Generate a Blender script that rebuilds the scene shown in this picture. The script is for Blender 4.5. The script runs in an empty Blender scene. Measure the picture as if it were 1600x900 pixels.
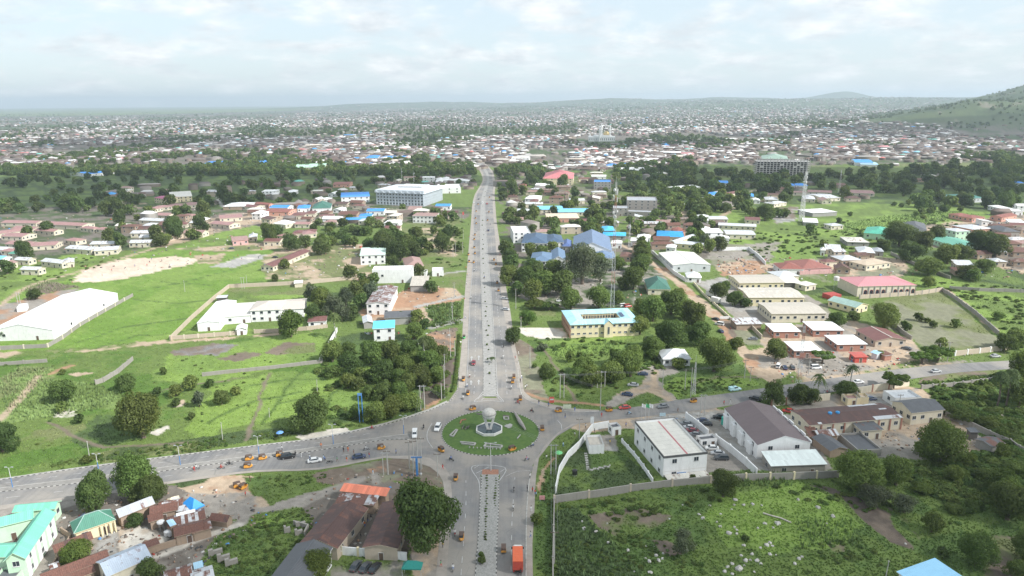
import bpy, math, random, zlib
import numpy as np
from mathutils import Matrix, Vector
random.seed(7); np.random.seed(7)
SC = bpy.context.scene
COL = SC.collection
# ------------------------------------------------------------------ camera
CAMH, FPX, PITCH, ROLL = 112.0, 1081.0, 15.1, -0.35
cam = bpy.data.objects.new('camera', bpy.data.cameras.new('camera')); COL.objects.link(cam)
CR = Matrix.Rotation(math.radians(90 - PITCH), 3, 'X') @ Matrix.Rotation(math.radians(ROLL), 3, 'Z')
cam.matrix_world = Matrix.Translation((0, 0, CAMH)) @ CR.to_4x4()
cam.data.sensor_width = 36.0; cam.data.lens = FPX / 1600 * 36.0
cam.data.clip_start = 1.0; cam.data.clip_end = 90000.0
SC.camera = cam
# ------------------------------------------------------------------ light
SUN_AZ, SUN_EL = -24.0, 40.0        # azimuth from +X, elevation
sd = Vector((math.cos(math.radians(SUN_EL)) * math.cos(math.radians(SUN_AZ)),
             math.cos(math.radians(SUN_EL)) * math.sin(math.radians(SUN_AZ)), math.sin(math.radians(SUN_EL))))
sun = bpy.data.objects.new('sun', bpy.data.lights.new('sun', 'SUN')); COL.objects.link(sun)
sun.data.energy = 4.7; sun.data.angle = math.radians(0.53); sun.data.color = (1.0, 0.98, 0.945)
sun.rotation_euler = sd.to_track_quat('Z', 'Y').to_euler()
W = bpy.data.worlds.new("World"); SC.world = W; W.use_nodes = True
def world_nodes():
 nt = W.node_tree; N = nt.nodes; L = nt.links; N.clear()
 out = N.new('ShaderNodeOutputWorld'); bg = N.new('ShaderNodeBackground'); bg.inputs[1].default_value = 0.115
 sky = N.new('ShaderNodeTexSky'); sky.sky_type = 'NISHITA'; sky.sun_disc = False
 sky.sun_elevation = math.radians(SUN_EL); sky.sun_rotation = math.radians(90 - SUN_AZ)
 sky.air_density = 1.0; sky.dust_density = 1.0; sky.ozone_density = 1.2; sky.altitude = 100
 tc = N.new('ShaderNodeTexCoord'); sep = N.new('ShaderNodeSeparateXYZ'); L.new(tc.outputs['Generated'], sep.inputs[0])
 mx = N.new('ShaderNodeMath'); mx.operation = 'MAXIMUM'; L.new(sep.outputs[2], mx.inputs[0]); mx.inputs[1].default_value = 0.0
 ad = N.new('ShaderNodeMath'); ad.operation = 'ADD'; L.new(mx.outputs[0], ad.inputs[0]); ad.inputs[1].default_value = 0.28
 dx = N.new('ShaderNodeMath'); dx.operation = 'DIVIDE'; L.new(sep.outputs[0], dx.inputs[0]); L.new(ad.outputs[0], dx.inputs[1])
 dy = N.new('ShaderNodeMath'); dy.operation = 'DIVIDE'; L.new(sep.outputs[1], dy.inputs[0]); L.new(ad.outputs[0], dy.inputs[1])
 cb = N.new('ShaderNodeCombineXYZ'); L.new(dx.outputs[0], cb.inputs[0]); L.new(dy.outputs[0], cb.inputs[1])
 n1 = N.new('ShaderNodeTexNoise'); n1.inputs['Scale'].default_value = 3.2; n1.inputs['Detail'].default_value = 9; n1.inputs['Roughness'].default_value = 0.6
 n1.inputs['Distortion'].default_value = 0.25
 L.new(cb.outputs[0], n1.inputs['Vector'])
 r1 = N.new('ShaderNodeValToRGB'); r1.color_ramp.elements[0].position = 0.42; r1.color_ramp.elements[1].position = 0.61
 L.new(n1.outputs[0], r1.inputs[0])
 n2 = N.new('ShaderNodeTexNoise'); n2.inputs['Scale'].default_value = 5.5; n2.inputs['Detail'].default_value = 8; n2.inputs['Roughness'].default_value = 0.62
 L.new(cb.outputs[0], n2.inputs['Vector'])
 r2 = N.new('ShaderNodeValToRGB'); r2.color_ramp.elements[0].position = 0.38; r2.color_ramp.elements[1].position = 0.68
 r2.color_ramp.elements[0].color = (4.9, 5.2, 5.5, 1); r2.color_ramp.elements[1].color = (7.5, 7.5, 7.5, 1)
 L.new(n2.outputs[0], r2.inputs[0])
 mp = N.new('ShaderNodeMix'); mp.data_type = 'RGBA'; mp.inputs['Factor'].default_value = 0.7
 L.new(sky.outputs[0], mp.inputs['A']); mp.inputs['B'].default_value = (5.3, 6.1, 6.6, 1)       # thin high veil
 mc = N.new('ShaderNodeMix'); mc.data_type = 'RGBA'; ml = N.new('ShaderNodeMath'); ml.operation = 'MULTIPLY'
 L.new(r1.outputs[0], ml.inputs[0]); ml.inputs[1].default_value = 0.78; L.new(ml.outputs[0], mc.inputs['Factor'])
 L.new(mp.outputs['Result'], mc.inputs['A']); L.new(r2.outputs[0], mc.inputs['B'])
 L.new(mc.outputs['Result'], bg.inputs[0]); L.new(bg.outputs[0], out.inputs[0])
world_nodes()
SC.view_settings.view_transform = 'Standard'; SC.view_settings.look = 'None'
SC.view_settings.gamma = 1.0; SC.view_settings.exposure = 0.52; SC.view_settings.use_curve_mapping = False
HAZE_DENS = 0.0001
# ------------------------------------------------------------------ measuring: picture point -> place on the ground
def ray(x, y):
 return CR @ Vector(((x - 800) / FPX, (450 - y) / FPX, -1.0))
def vnoise(x, y, s=0):
 x = np.asarray(x, float); y = np.asarray(y, float)
 xi = np.floor(x).astype(np.int64); yi = np.floor(y).astype(np.int64); fx = x - xi; fy = y - yi
 fx = fx * fx * (3 - 2 * fx); fy = fy * fy * (3 - 2 * fy)
 def hs(a, b):
  n = (a * 374761393 + b * 668265263 + s * 974634777) & 0xffffffff
  n = ((n ^ (n >> 13)) * 1274126177) & 0xffffffff
  return ((n ^ (n >> 16)) & 0xffff) / 65535.0
 return (hs(xi, yi) * (1 - fx) + hs(xi + 1, yi) * fx) * (1 - fy) + (hs(xi, yi + 1) * (1 - fx) + hs(xi + 1, yi + 1) * fx) * fy
def fbm(x, y, o=4, s=0):
 r = 0; a = 0.5; t = 0
 for k in range(o):
  r = r + a * vnoise(np.asarray(x) * 2 ** k, np.asarray(y) * 2 ** k, s + k); t += a; a *= 0.5
 return r / t
def gau(X, Y, cx, cy, sx, sy, rot=0):
 c, s = math.cos(rot), math.sin(rot); dx = X - cx; dy = Y - cy
 return np.exp(-(((dx * c + dy * s) / sx) ** 2 + ((-dx * s + dy * c) / sy) ** 2) / 2)
def hgt(X, Y):
 X = np.asarray(X, float); Y = np.asarray(Y, float)
 z = 3.0 * gau(X, Y, 66, 172, 26, 20) * (1 - np.exp(-np.maximum(0, X - 26) ** 2 / 120.0)) * (X > 26)
 far = np.clip((Y - 2000) / 1500, 0, 1)
 n = fbm(X / 420, Y / 420, 5, 3)
 n2 = fbm(X / 1300, Y / 1300, 4, 9)
 z = z + 290 * gau(X, Y, 3180, 3450, 540, 640, 0.2) * (0.72 + 0.56 * n)
 z = z + 74 * gau(X, Y, 2120, 3000, 330, 320, 0.3) * (0.5 + 1.0 * n)
 z = z + 22 * gau(X, Y, 1450, 2700, 420, 240) * (0.5 + n)
 sm = 1 / (1 + np.exp(-(X - 900) / 900.0))
 rise = np.clip((Y - 4200) / 4500, 0, 1); rise = rise * rise * (3 - 2 * rise)
 z = z + sm * rise * (95 + 150 * n2) * 0.62
 z = z + 85 * gau(X, Y, -1700, 12500, 1500, 900) * (0.5 + n2)
 z = z + 60 * gau(X, Y, -600, 6300, 160, 160) * far * .45
 z = z + 120 * gau(X, Y, 5750, 12500, 330, 500) + 60 * gau(X, Y, 1700, 11000, 2600, 900) * (0.4 + n2)
 return z
def G(x, y, z=0.0):
 d = ray(x, y); t = (z - CAMH) / d.z
 return Vector((d.x * t, d.y * t, z))
def P(x, y):
 """where the line of sight of a picture point meets the terrain"""
 d = ray(x, y)
 ts = np.concatenate([np.linspace(60, 2000, 600), np.geomspace(2003, 26000, 900)])
 zz = CAMH + ts * d.z; hh = hgt(ts * d.x, ts * d.y)
 k = np.argmax(zz <= hh) if (zz <= hh).any() else len(ts) - 1
 if k > 0 and zz[k] <= hh[k]:
  a = zz[k - 1] - hh[k - 1]; b = zz[k] - hh[k]; t = ts[k - 1] + (ts[k] - ts[k - 1]) * a / max(a - b, 1e-9)
 else: t = ts[k]
 X, Y = t * d.x, t * d.y
 return Vector((X, Y, float(hgt(X, Y))))
CF = CR @ Vector((0, 0, -1))
def mpp(p):                                  # metres per photo pixel at a place
 return (p - Vector((0, 0, CAMH))).dot(CF) / FPX
def pix(p):
 q = CR.transposed() @ (Vector(p) - Vector((0, 0, CAMH)))
 return (800 + FPX * q.x / -q.z, 450 - FPX * q.y / -q.z)
# ------------------------------------------------------------------ naming, labels
REG = []
def tag(o, label=None, cat=None, group=None, kind=None):
 if label: o['label'] = label
 if cat: o['category'] = cat
 if group: o['group'] = group
 if kind: o['kind'] = kind
 return o
def later(o, look, cat, group, px):          # the label is finished once everything stands
 REG.append((o, look, px)); tag(o, look, cat, group)
 return o
def empty(name, loc, rz=0.0, sc=1.0):
 o = bpy.data.objects.new(name, None); COL.objects.link(o); o.location = loc; o.rotation_euler = (0, 0, rz)
 o.empty_display_size = 0.5
 if sc != 1.0: o.scale = (sc,) * 3
 return o
def place(name, me, parent=None, loc=(0, 0, 0), rz=0.0, sc=(1, 1, 1)):
 o = bpy.data.objects.new(name, me); COL.objects.link(o); o.location = loc; o.rotation_euler = (0, 0, rz); o.scale = sc
 if parent: o.parent = parent
 return o
# ------------------------------------------------------------------ mesh collecting
class MB:
 def __init__(s): s.v = []; s.f = []; s.m = []; s.u = []
 def quad(s, a, b, c, d, m=0, uv=None):
  n = len(s.v); s.v += [tuple(a), tuple(b), tuple(c), tuple(d)]; s.f.append((n, n + 1, n + 2, n + 3)); s.m.append(m)
  s.u += uv or [(0, 0), (1, 0), (1, 1), (0, 1)]
 def tri(s, a, b, c, m=0, uv=None):
  n = len(s.v); s.v += [tuple(a), tuple(b), tuple(c)]; s.f.append((n, n + 1, n + 2)); s.m.append(m)
  s.u += uv or [(0, 0), (1, 0), (0.5, 1)]
 def ngon(s, pts, m=0, uv=None):
  n = len(s.v); s.v += [tuple(p) for p in pts]; s.f.append(tuple(range(n, n + len(pts)))); s.m.append(m)
  s.u += uv or [(p[0], p[1]) for p in pts]
 def box(s, x0, x1, y0, y1, z0, z1, m=0, mt=None, bottom=True):
  mt = m if mt is None else mt
  s.quad((x0, y0, z0), (x1, y0, z0), (x1, y0, z1), (x0, y0, z1), m, [(x0, z0), (x1, z0), (x1, z1), (x0, z1)])
  s.quad((x1, y1, z0), (x0, y1, z0), (x0, y1, z1), (x1, y1, z1), m, [(x1, z0), (x0, z0), (x0, z1), (x1, z1)])
  s.quad((x0, y1, z0), (x0, y0, z0), (x0, y0, z1), (x0, y1, z1), m, [(y1, z0), (y0, z0), (y0, z1), (y1, z1)])
  s.quad((x1, y0, z0), (x1, y1, z0), (x1, y1, z1), (x1, y0, z1), m, [(y0, z0), (y1, z0), (y1, z1), (y0, z1)])
  s.quad((x0, y0, z1), (x1, y0, z1), (x1, y1, z1), (x0, y1, z1), mt, [(x0, y0), (x1, y0), (x1, y1), (x0, y1)])
  if bottom: s.quad((x0, y1, z0), (x1, y1, z0), (x1, y0, z0), (x0, y0, z0), m)
 def tube(s, p, q, r0, r1=None, n=6, m=0, cap=True):
  r1 = r0 if r1 is None else r1; p = Vector(p); q = Vector(q); d = (q - p)
  if d.length < 1e-6: return
  d.normalize(); a = d.orthogonal().normalized(); b = d.cross(a)
  A = [p + (a * math.cos(t) + b * math.sin(t)) * r0 for t in [2 * math.pi * k / n for k in range(n)]]
  B = [q + (a * math.cos(t) + b * math.sin(t)) * r1 for t in [2 * math.pi * k / n for k in range(n)]]
  i = len(s.v); s.v += [tuple(x) for x in A + B]; s.u += [(k / n, 0) for k in range(n)] + [(k / n, 1) for k in range(n)]
  base_u = s.u[i:]; s.u = s.u[:i]
  # loops need uv per face corner
  s.v = s.v[:i]
  for k in range(n):
   k2 = (k + 1) % n
   s.quad(A[k], A[k2], B[k2], B[k], m)
  if cap: s.ngon(B, m, [(0, 0)] * n); s.ngon(A[::-1], m, [(0, 0)] * n)
 def lathe(s, prof, n=16, m=0, cx=0, cy=0):
  for (r0, z0, *mm), (r1, z1, *_) in zip(prof[:-1], prof[1:]):
   for k in range(n):
    a = 2 * math.pi * k / n; b = 2 * math.pi * (k + 1) / n
    pa = (cx + r0 * math.cos(a), cy + r0 * math.sin(a), z0); pb = (cx + r0 * math.cos(b), cy + r0 * math.sin(b), z0)
    pc = (cx + r1 * math.cos(b), cy + r1 * math.sin(b), z1); pd = (cx + r1 * math.cos(a), cy + r1 * math.sin(a), z1)
    mi = mm[0] if mm else m
    if r0 < 1e-6: s.tri(pa, pc, pd, mi)
    elif r1 < 1e-6: s.tri(pa, pb, pc, mi)
    else: s.quad(pa, pb, pc, pd, mi)
 def mesh(s, name, mats, smooth=False):
  me = bpy.data.meshes.new(name); me.from_pydata(s.v, [], s.f)
  for x in mats if isinstance(mats, (list, tuple)) else [mats]: me.materials.append(x)
  if s.f:
   me.polygons.foreach_set('material_index', s.m)
   uv = me.uv_layers.new(name='UVMap'); uv.data.foreach_set('uv', np.array(s.u, 'f').ravel())
   if smooth: me.polygons.foreach_set('use_smooth', [True] * len(s.f))
  me.update(); return me
 def build(s, name, mats, parent=None, loc=(0, 0, 0), rz=0.0, smooth=False):
  return place(name, s.mesh(name, mats, smooth), parent, loc, rz)
def np_mesh(name, V, F, mats, cols=None, matidx=None, smooth=False):
 """V (n,3), F (m,3 or 4) arrays, optional per-vertex colour"""
 me = bpy.data.meshes.new(name); k = F.shape[1]
 me.vertices.add(len(V)); me.vertices.foreach_set('co', np.ascontiguousarray(V, 'f').ravel())
 me.loops.add(F.size); me.loops.foreach_set('vertex_index', np.ascontiguousarray(F, 'i').ravel())
 me.polygons.add(len(F)); me.polygons.foreach_set('loop_start', np.arange(0, F.size, k, dtype='i'))
 for x in mats: me.materials.append(x)
 if matidx is not None: me.polygons.foreach_set('material_index', np.ascontiguousarray(matidx, 'i'))
 me.update(calc_edges=True)
 if smooth: me.polygons.foreach_set('use_smooth', np.ones(len(F), bool))
 if cols is not None:
  c = me.color_attributes.new(name='Col', type='FLOAT_COLOR', domain='POINT')
  if cols.shape[1] == 3: cols = np.concatenate([cols, np.ones((len(cols), 1))], 1)
  c.data.foreach_set('color', np.ascontiguousarray(cols, 'f').ravel())
 me.validate(); return me
# ------------------------------------------------------------------ materials
MATS = {}
class NB:
 def __init__(s, name):
  s.m = bpy.data.materials.new(name); s.m.use_nodes = True; s.nt = s.m.node_tree; s.N = s.nt.nodes; s.L = s.nt.links
  s.b = s.N['Principled BSDF']; s.out = s.N['Material Output']
 def n(s, t, **k):
  x = s.N.new(t)
  for a, v in k.items():
   if a[0] == '_': x.inputs[a[1:].replace('_', ' ')].default_value = v
   else: setattr(x, a, v)
  return x
 def noise(s, vec, scale, detail=4, rough=0.55, dist=0.0):
  x = s.n('ShaderNodeTexNoise', _Scale=scale, _Detail=detail, _Roughness=rough, _Distortion=dist)
  if vec: s.L.new(vec, x.inputs['Vector'])
  return x.outputs['Fac']
 def ramp(s, fac, stops):
  r = s.n('ShaderNodeValToRGB'); e = r.color_ramp.elements
  while len(e) < len(stops): e.new(0.5)
  for k, (p, c) in enumerate(stops):
   e[k].position = p; e[k].color = c if len(c) == 4 else (*c, 1)
  s.L.new(fac, r.inputs[0]); return r.outputs[0]
 def mix(s, fac, a, b, bt='MIX'):
  x = s.n('ShaderNodeMix', data_type='RGBA', blend_type=bt)
  for v, k in ((fac, 'Factor'), (a, 'A'), (b, 'B')):
   if hasattr(v, 'is_linked') or hasattr(v, 'links'): s.L.new(v, x.inputs[k])
   else: x.inputs[k].default_value = v if (k == 'Factor' or len(v) == 4) else (*v, 1)
  return x.outputs['Result']
 def math(s, op, a, b=None):
  x = s.n('ShaderNodeMath', operation=op)
  for v, i in ((a, 0), (b, 1)):
   if v is None: continue
   if isinstance(v, (int, float)): x.inputs[i].default_value = v
   else: s.L.new(v, x.inputs[i])
  return x.outputs[0]
 def base(s, c): s.L.new(c, s.b.inputs['Base Color'])
 def bump(s, h, st=0.4, d=0.1):
  x = s.n('ShaderNodeBump', _Strength=st, _Distance=d); s.L.new(h, x.inputs['Height']); s.L.new(x.outputs[0], s.b.inputs['Normal'])
 def pos(s): return s.n('ShaderNodeNewGeometry').outputs['Position']
 def obj(s): return s.n('ShaderNodeTexCoord').outputs['Object']
 def uv(s): return s.n('ShaderNodeTexCoord').outputs['UV']
 def rnd(s): return s.n('ShaderNodeObjectInfo').outputs['Random']
def g3(v): return (v, v, v, 1)
def wall_mat(c, dirt=0.35):
 key = ('wall', tuple(round(x, 3) for x in c), dirt)
 if key in MATS: return MATS[key]
 b = NB('painted wall'); p = b.pos()
 n = b.noise(p, 0.35, 6, 0.65)
 mp = b.n('ShaderNodeMapping'); mp.inputs['Scale'].default_value = (1.6, 1.6, 0.25); b.L.new(p, mp.inputs[0])
 st = b.noise(mp.outputs[0], 0.8, 6, 0.75)
 f = b.math('MULTIPLY', b.ramp(st, [(0.5, g3(0)), (0.8, g3(1))]), dirt * .8)
 c1 = b.mix(b.ramp(n, [(0.3, g3(0)), (0.75, g3(1))]), [x * 0.88 for x in c], [min(1, x * 1.04) for x in c])
 c2 = b.mix(f, c1, (0.19, 0.17, 0.15))
 b.base(c2); b.b.inputs['Roughness'].default_value = 0.85
 MATS[key] = b.m; return b.m
def roof_mat(c, rust=0.0, gloss=0.5, patch=0.12, seam=1.0):
 """sheet metal: UV in metres, u along the ridge, v down the slope"""
 key = ('roof', tuple(round(x, 3) for x in c), rust, gloss, patch, seam)
 if key in MATS: return MATS[key]
 b = NB('sheet metal roof'); uv = b.uv()
 mp = b.n('ShaderNodeMapping'); mp.inputs['Scale'].default_value = (1 / 0.85 * seam, 1 / 3.0, 1); b.L.new(uv, mp.inputs[0])
 fl = b.n('ShaderNodeVectorMath', operation='FLOOR'); b.L.new(mp.outputs[0], fl.inputs[0])
 ad = b.n('ShaderNodeVectorMath', operation='ADD'); b.L.new(fl.outputs[0], ad.inputs[0])
 cx = b.n('ShaderNodeCombineXYZ'); b.L.new(b.rnd(), cx.inputs[2]); b.L.new(cx.outputs[0], ad.inputs[1])
 wn = b.n('ShaderNodeTexWhiteNoise'); b.L.new(ad.outputs[0], wn.inputs['Vector'])
 p = b.pos()
 n = b.noise(p, 0.5, 6, 0.65); nf = b.noise(p, 3.0, 4, 0.6)
 lo = [x * (1 - patch) for x in c]; hi = [min(1, x * (1 + patch)) for x in c]
 c0 = b.mix(wn.outputs['Value'], lo, hi)
 c1 = b.mix(b.math('MULTIPLY', b.ramp(nf, [(0.35, g3(0)), (0.8, g3(1))]), 0.25), c0, [x * 0.72 for x in c])
 if rust > 0:
  thr = 0.78 - 0.5 * rust
  s = b.math('ADD', b.math('MULTIPLY', n, 0.8), b.math('MULTIPLY', wn.outputs['Value'], 0.35))
  f = b.ramp(s, [(thr - 0.05, g3(0)), (thr + 0.08, g3(1))])
  rc = b.ramp(nf, [(0.3, (0.085, 0.04, 0.03)), (0.7, (0.19, 0.085, 0.06))])
  c1 = b.mix(f, c1, rc)
 b.base(c1)
 sp = b.n('ShaderNodeSeparateXYZ'); b.L.new(uv, sp.inputs[0])
 w = b.math('SINE', b.math('MULTIPLY', sp.outputs[0], 2 * math.pi / 0.42 * seam))
 b.bump(w, 0.35, 0.05)
 b.b.inputs['Roughness'].default_value = 1 - gloss * 0.9; b.b.inputs['Metallic'].default_value = 0.0
 MATS[key] = b.m; return b.m
def plain(name, c, rough=0.8, metal=0.0, var=0.15, scale=2.0, bump=0.0, spec=None):
 key = (name, tuple(round(x, 3) for x in c), rough, metal)
 if key in MATS: return MATS[key]
 b = NB(name); n = b.noise(b.pos(), scale, 5, 0.6)
 b.base(b.mix(b.ramp(n, [(0.3, g3(0)), (0.7, g3(1))]), [x * (1 - var) for x in c], [min(1, x * (1 + var)) for x in c]))
 b.b.inputs['Roughness'].default_value = rough; b.b.inputs['Metallic'].default_value = metal
 if spec is not None: b.b.inputs['Specular IOR Level'].default_value = spec
 if bump: b.bump(n, bump, 0.1)
 MATS[key] = b.m; return b.m
def asphalt_mat():
 b = NB('asphalt'); p = b.pos()
 big = b.noise(p, 0.045, 5, 0.6); mid = b.noise(p, 0.35, 5, 0.65); fine = b.noise(p, 6.0, 3, 0.6)
 mp = b.n('ShaderNodeMapping'); mp.inputs['Scale'].default_value = (0.9, 0.03, 1); b.L.new(p, mp.inputs[0])
 trk = b.noise(mp.outputs[0], 1.0, 3, 0.5)
 c = b.mix(b.ramp(mid, [(0.3, g3(0)), (0.7, g3(1))]), (0.165, 0.165, 0.168), (0.22, 0.217, 0.213))
 c = b.mix(b.math('MULTIPLY', b.ramp(trk, [(0.42, g3(0)), (0.62, g3(1))]), 0.6), c, (0.125, 0.125, 0.13))
 c = b.mix(b.math('MULTIPLY', b.ramp(big, [(0.43, g3(0)), (0.62, g3(1))]), 0.7), c, (0.34, 0.31, 0.27))
 dd = b.n('ShaderNodeVectorMath', operation='DISTANCE'); b.L.new(p, dd.inputs[0]); dd.inputs[1].default_value = (-6, 232, 0)
 mr = b.n('ShaderNodeMapRange'); b.L.new(dd.outputs['Value'], mr.inputs[0]); mr.inputs[1].default_value = 22; mr.inputs[2].default_value = 75; mr.inputs[3].default_value = .58; mr.inputs[4].default_value = .1
 c = b.mix(b.math('MULTIPLY', mr.outputs[0], b.ramp(b.noise(p, .09, 6, .65), [(.36, g3(.15)), (.6, g3(1))])), c, (.31, .27, .225))
 ck = b.n('ShaderNodeTexVoronoi', feature='DISTANCE_TO_EDGE', _Scale=0.22); b.L.new(p, ck.inputs['Vector'])
 c = b.mix(b.math('MULTIPLY', b.ramp(ck.outputs[0], [(0.0, g3(1)), (0.008, g3(0))]), 0.45), c, (0.11, 0.11, 0.11))
 b.base(b.mix(b.math('MULTIPLY', fine, 0.2), c, (0.13, 0.13, 0.13))); b.b.inputs['Roughness'].default_value = 0.88
 b.bump(fine, 0.15, 0.02); return b.m
def dusty_mat(name, a, c, sc=0.5):
 b = NB(name); p = b.pos()
 n = b.noise(p, sc, 6, 0.65); f = b.noise(p, 5.0, 3, 0.6)
 col = b.mix(b.ramp(n, [(0.33, g3(0)), (0.66, g3(1))]), a, c)
 b.base(b.mix(b.math('MULTIPLY', f, 0.25), col, [x * 0.6 for x in a])); b.b.inputs['Roughness'].default_value = 0.95
 b.bump(f, 0.3, 0.04); return b.m
def attr_mat(name, rough=0.9, lo=0.72, hi=1.25, scale=0.9, bump=0.5, fine=6.0):
 b = NB(name); a = b.n('ShaderNodeVertexColor', layer_name='Col'); p = b.pos()
 n = b.noise(p, scale, 6, 0.7); f = b.noise(p, fine, 3, 0.65); g = b.noise(p, 0.06, 4, 0.6)
 s = b.math('ADD', b.math('MULTIPLY', n, 0.45), b.math('ADD', b.math('MULTIPLY', f, 0.3), b.math('MULTIPLY', g, 0.25)))
 k = b.n('ShaderNodeMapRange'); b.L.new(s, k.inputs[0])
 k.inputs[1].default_value = 0.3; k.inputs[2].default_value = 0.7; k.inputs[3].default_value = lo; k.inputs[4].default_value = hi
 vm = b.n('ShaderNodeVectorMath', operation='SCALE'); b.L.new(a.outputs[0], vm.inputs[0]); b.L.new(k.outputs[0], vm.inputs['Scale'])
 b.L.new(vm.outputs[0], b.b.inputs['Base Color']); b.b.inputs['Roughness'].default_value = rough
 b.b.inputs['Specular IOR Level'].default_value = 0.2
 if bump: b.bump(s, bump, 0.6)
 return b.m
def leaf_mat(name, dark, light, trans=0.34):
 b = NB(name); a = b.n('ShaderNodeVertexColor', layer_name='Col'); sp = b.n('ShaderNodeSeparateColor'); b.L.new(a.outputs[0], sp.inputs[0])
 c = b.mix(sp.outputs[0], dark, light)
 hs = b.n('ShaderNodeHueSaturation'); r = b.rnd()
 b.L.new(b.math('ADD', b.math('MULTIPLY', r, 0.05), 0.475), hs.inputs['Hue']); b.L.new(b.math('ADD', b.math('MULTIPLY', b.math('FRACT', b.math('MULTIPLY', r, 7.3)), 0.6), 0.75), hs.inputs['Value'])
 b.L.new(c, hs.inputs['Color']); b.base(hs.outputs[0]); b.b.inputs['Roughness'].default_value = 0.65; b.b.inputs['Specular IOR Level'].default_value = 0.25
 tr = b.n('ShaderNodeBsdfTranslucent'); b.L.new(b.mix(0.5, hs.outputs[0], (0.2, 0.3, 0.03)), tr.inputs[0])
 ms = b.n('ShaderNodeMixShader'); ms.inputs[0].default_value = trans; b.L.new(b.b.outputs[0], ms.inputs[1]); b.L.new(tr.outputs[0], ms.inputs[2]); b.L.new(ms.outputs[0], b.out.inputs[0])
 return b.m
M_ASPH = asphalt_mat()
M_PAVE = dusty_mat('dusty paving', (0.27, 0.245, 0.215), (0.38, 0.34, 0.30), 0.25)
M_CONC = dusty_mat('grey concrete', (0.30, 0.29, 0.27), (0.42, 0.41, 0.39), 0.4)
M_WHITE = plain('white road paint', (0.46, 0.46, 0.45), 0.7, var=0.25, scale=1.5)
M_BLACK = plain('black kerb paint', (0.07, 0.068, 0.065), 0.8, var=.5, scale=.6)
M_GLASS = plain('window glass', (0.03, 0.04, 0.05), 0.15, var=0.3, spec=0.6)
M_FRAME = plain('window frame', (0.55, 0.55, 0.54), 0.6)
M_DOOR = plain('dark door', (0.12, 0.08, 0.06), 0.6)
M_POLE = plain('concrete pole', (0.42, 0.41, 0.38), 0.85, var=0.12)
M_STEEL = plain('galvanised steel', (0.45, 0.47, 0.48), 0.45, 0.3)
M_BLUE = plain('blue painted steel', (0.05, 0.20, 0.48), 0.5)
M_RUBBER = plain('black rubber', (0.02, 0.02, 0.02), 0.9)
M_TRUNK = plain('bark', (0.14, 0.11, 0.085), 0.95, var=0.35, scale=3, bump=0.5)
M_PTRUNK = plain('pale bark', (0.5, 0.46, 0.40), 0.9, var=0.2, scale=3, bump=0.3)
M_GROUND = attr_mat('earth and grass', lo=0.66, hi=1.34, scale=0.55, fine=3.0)
M_TUFT = attr_mat('grass blades', lo=0.8, hi=1.2, bump=0)
M_FAR = attr_mat('town buildings', lo=0.9, hi=1.1, bump=0, scale=0.2)
# ================================================================== THE GROUND
LIME = (0.172, 0.25, 0.058); GRASS = (0.118, 0.168, 0.045); LG = (0.142, 0.212, 0.052); DGRASS = (0.062, 0.092, 0.034); OLIVE = (0.15, 0.17, 0.07)
DIRT = (0.40, 0.31, 0.225); RED = (0.34, 0.205, 0.13); SOIL = (0.17, 0.135, 0.105); DSOIL = (0.105, 0.085, 0.07)
PALE = (0.55, 0.51, 0.45); CONC = (0.33, 0.32, 0.30); MAIZE = (0.17, 0.235, 0.075); GREYG = (0.20, 0.20, 0.135); LUSH = (0.085, 0.135, 0.038)
CITY = (0.155, 0.135, 0.115); YARD = (0.27, 0.245, 0.215); SAND = (0.60, 0.50, 0.405)
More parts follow.
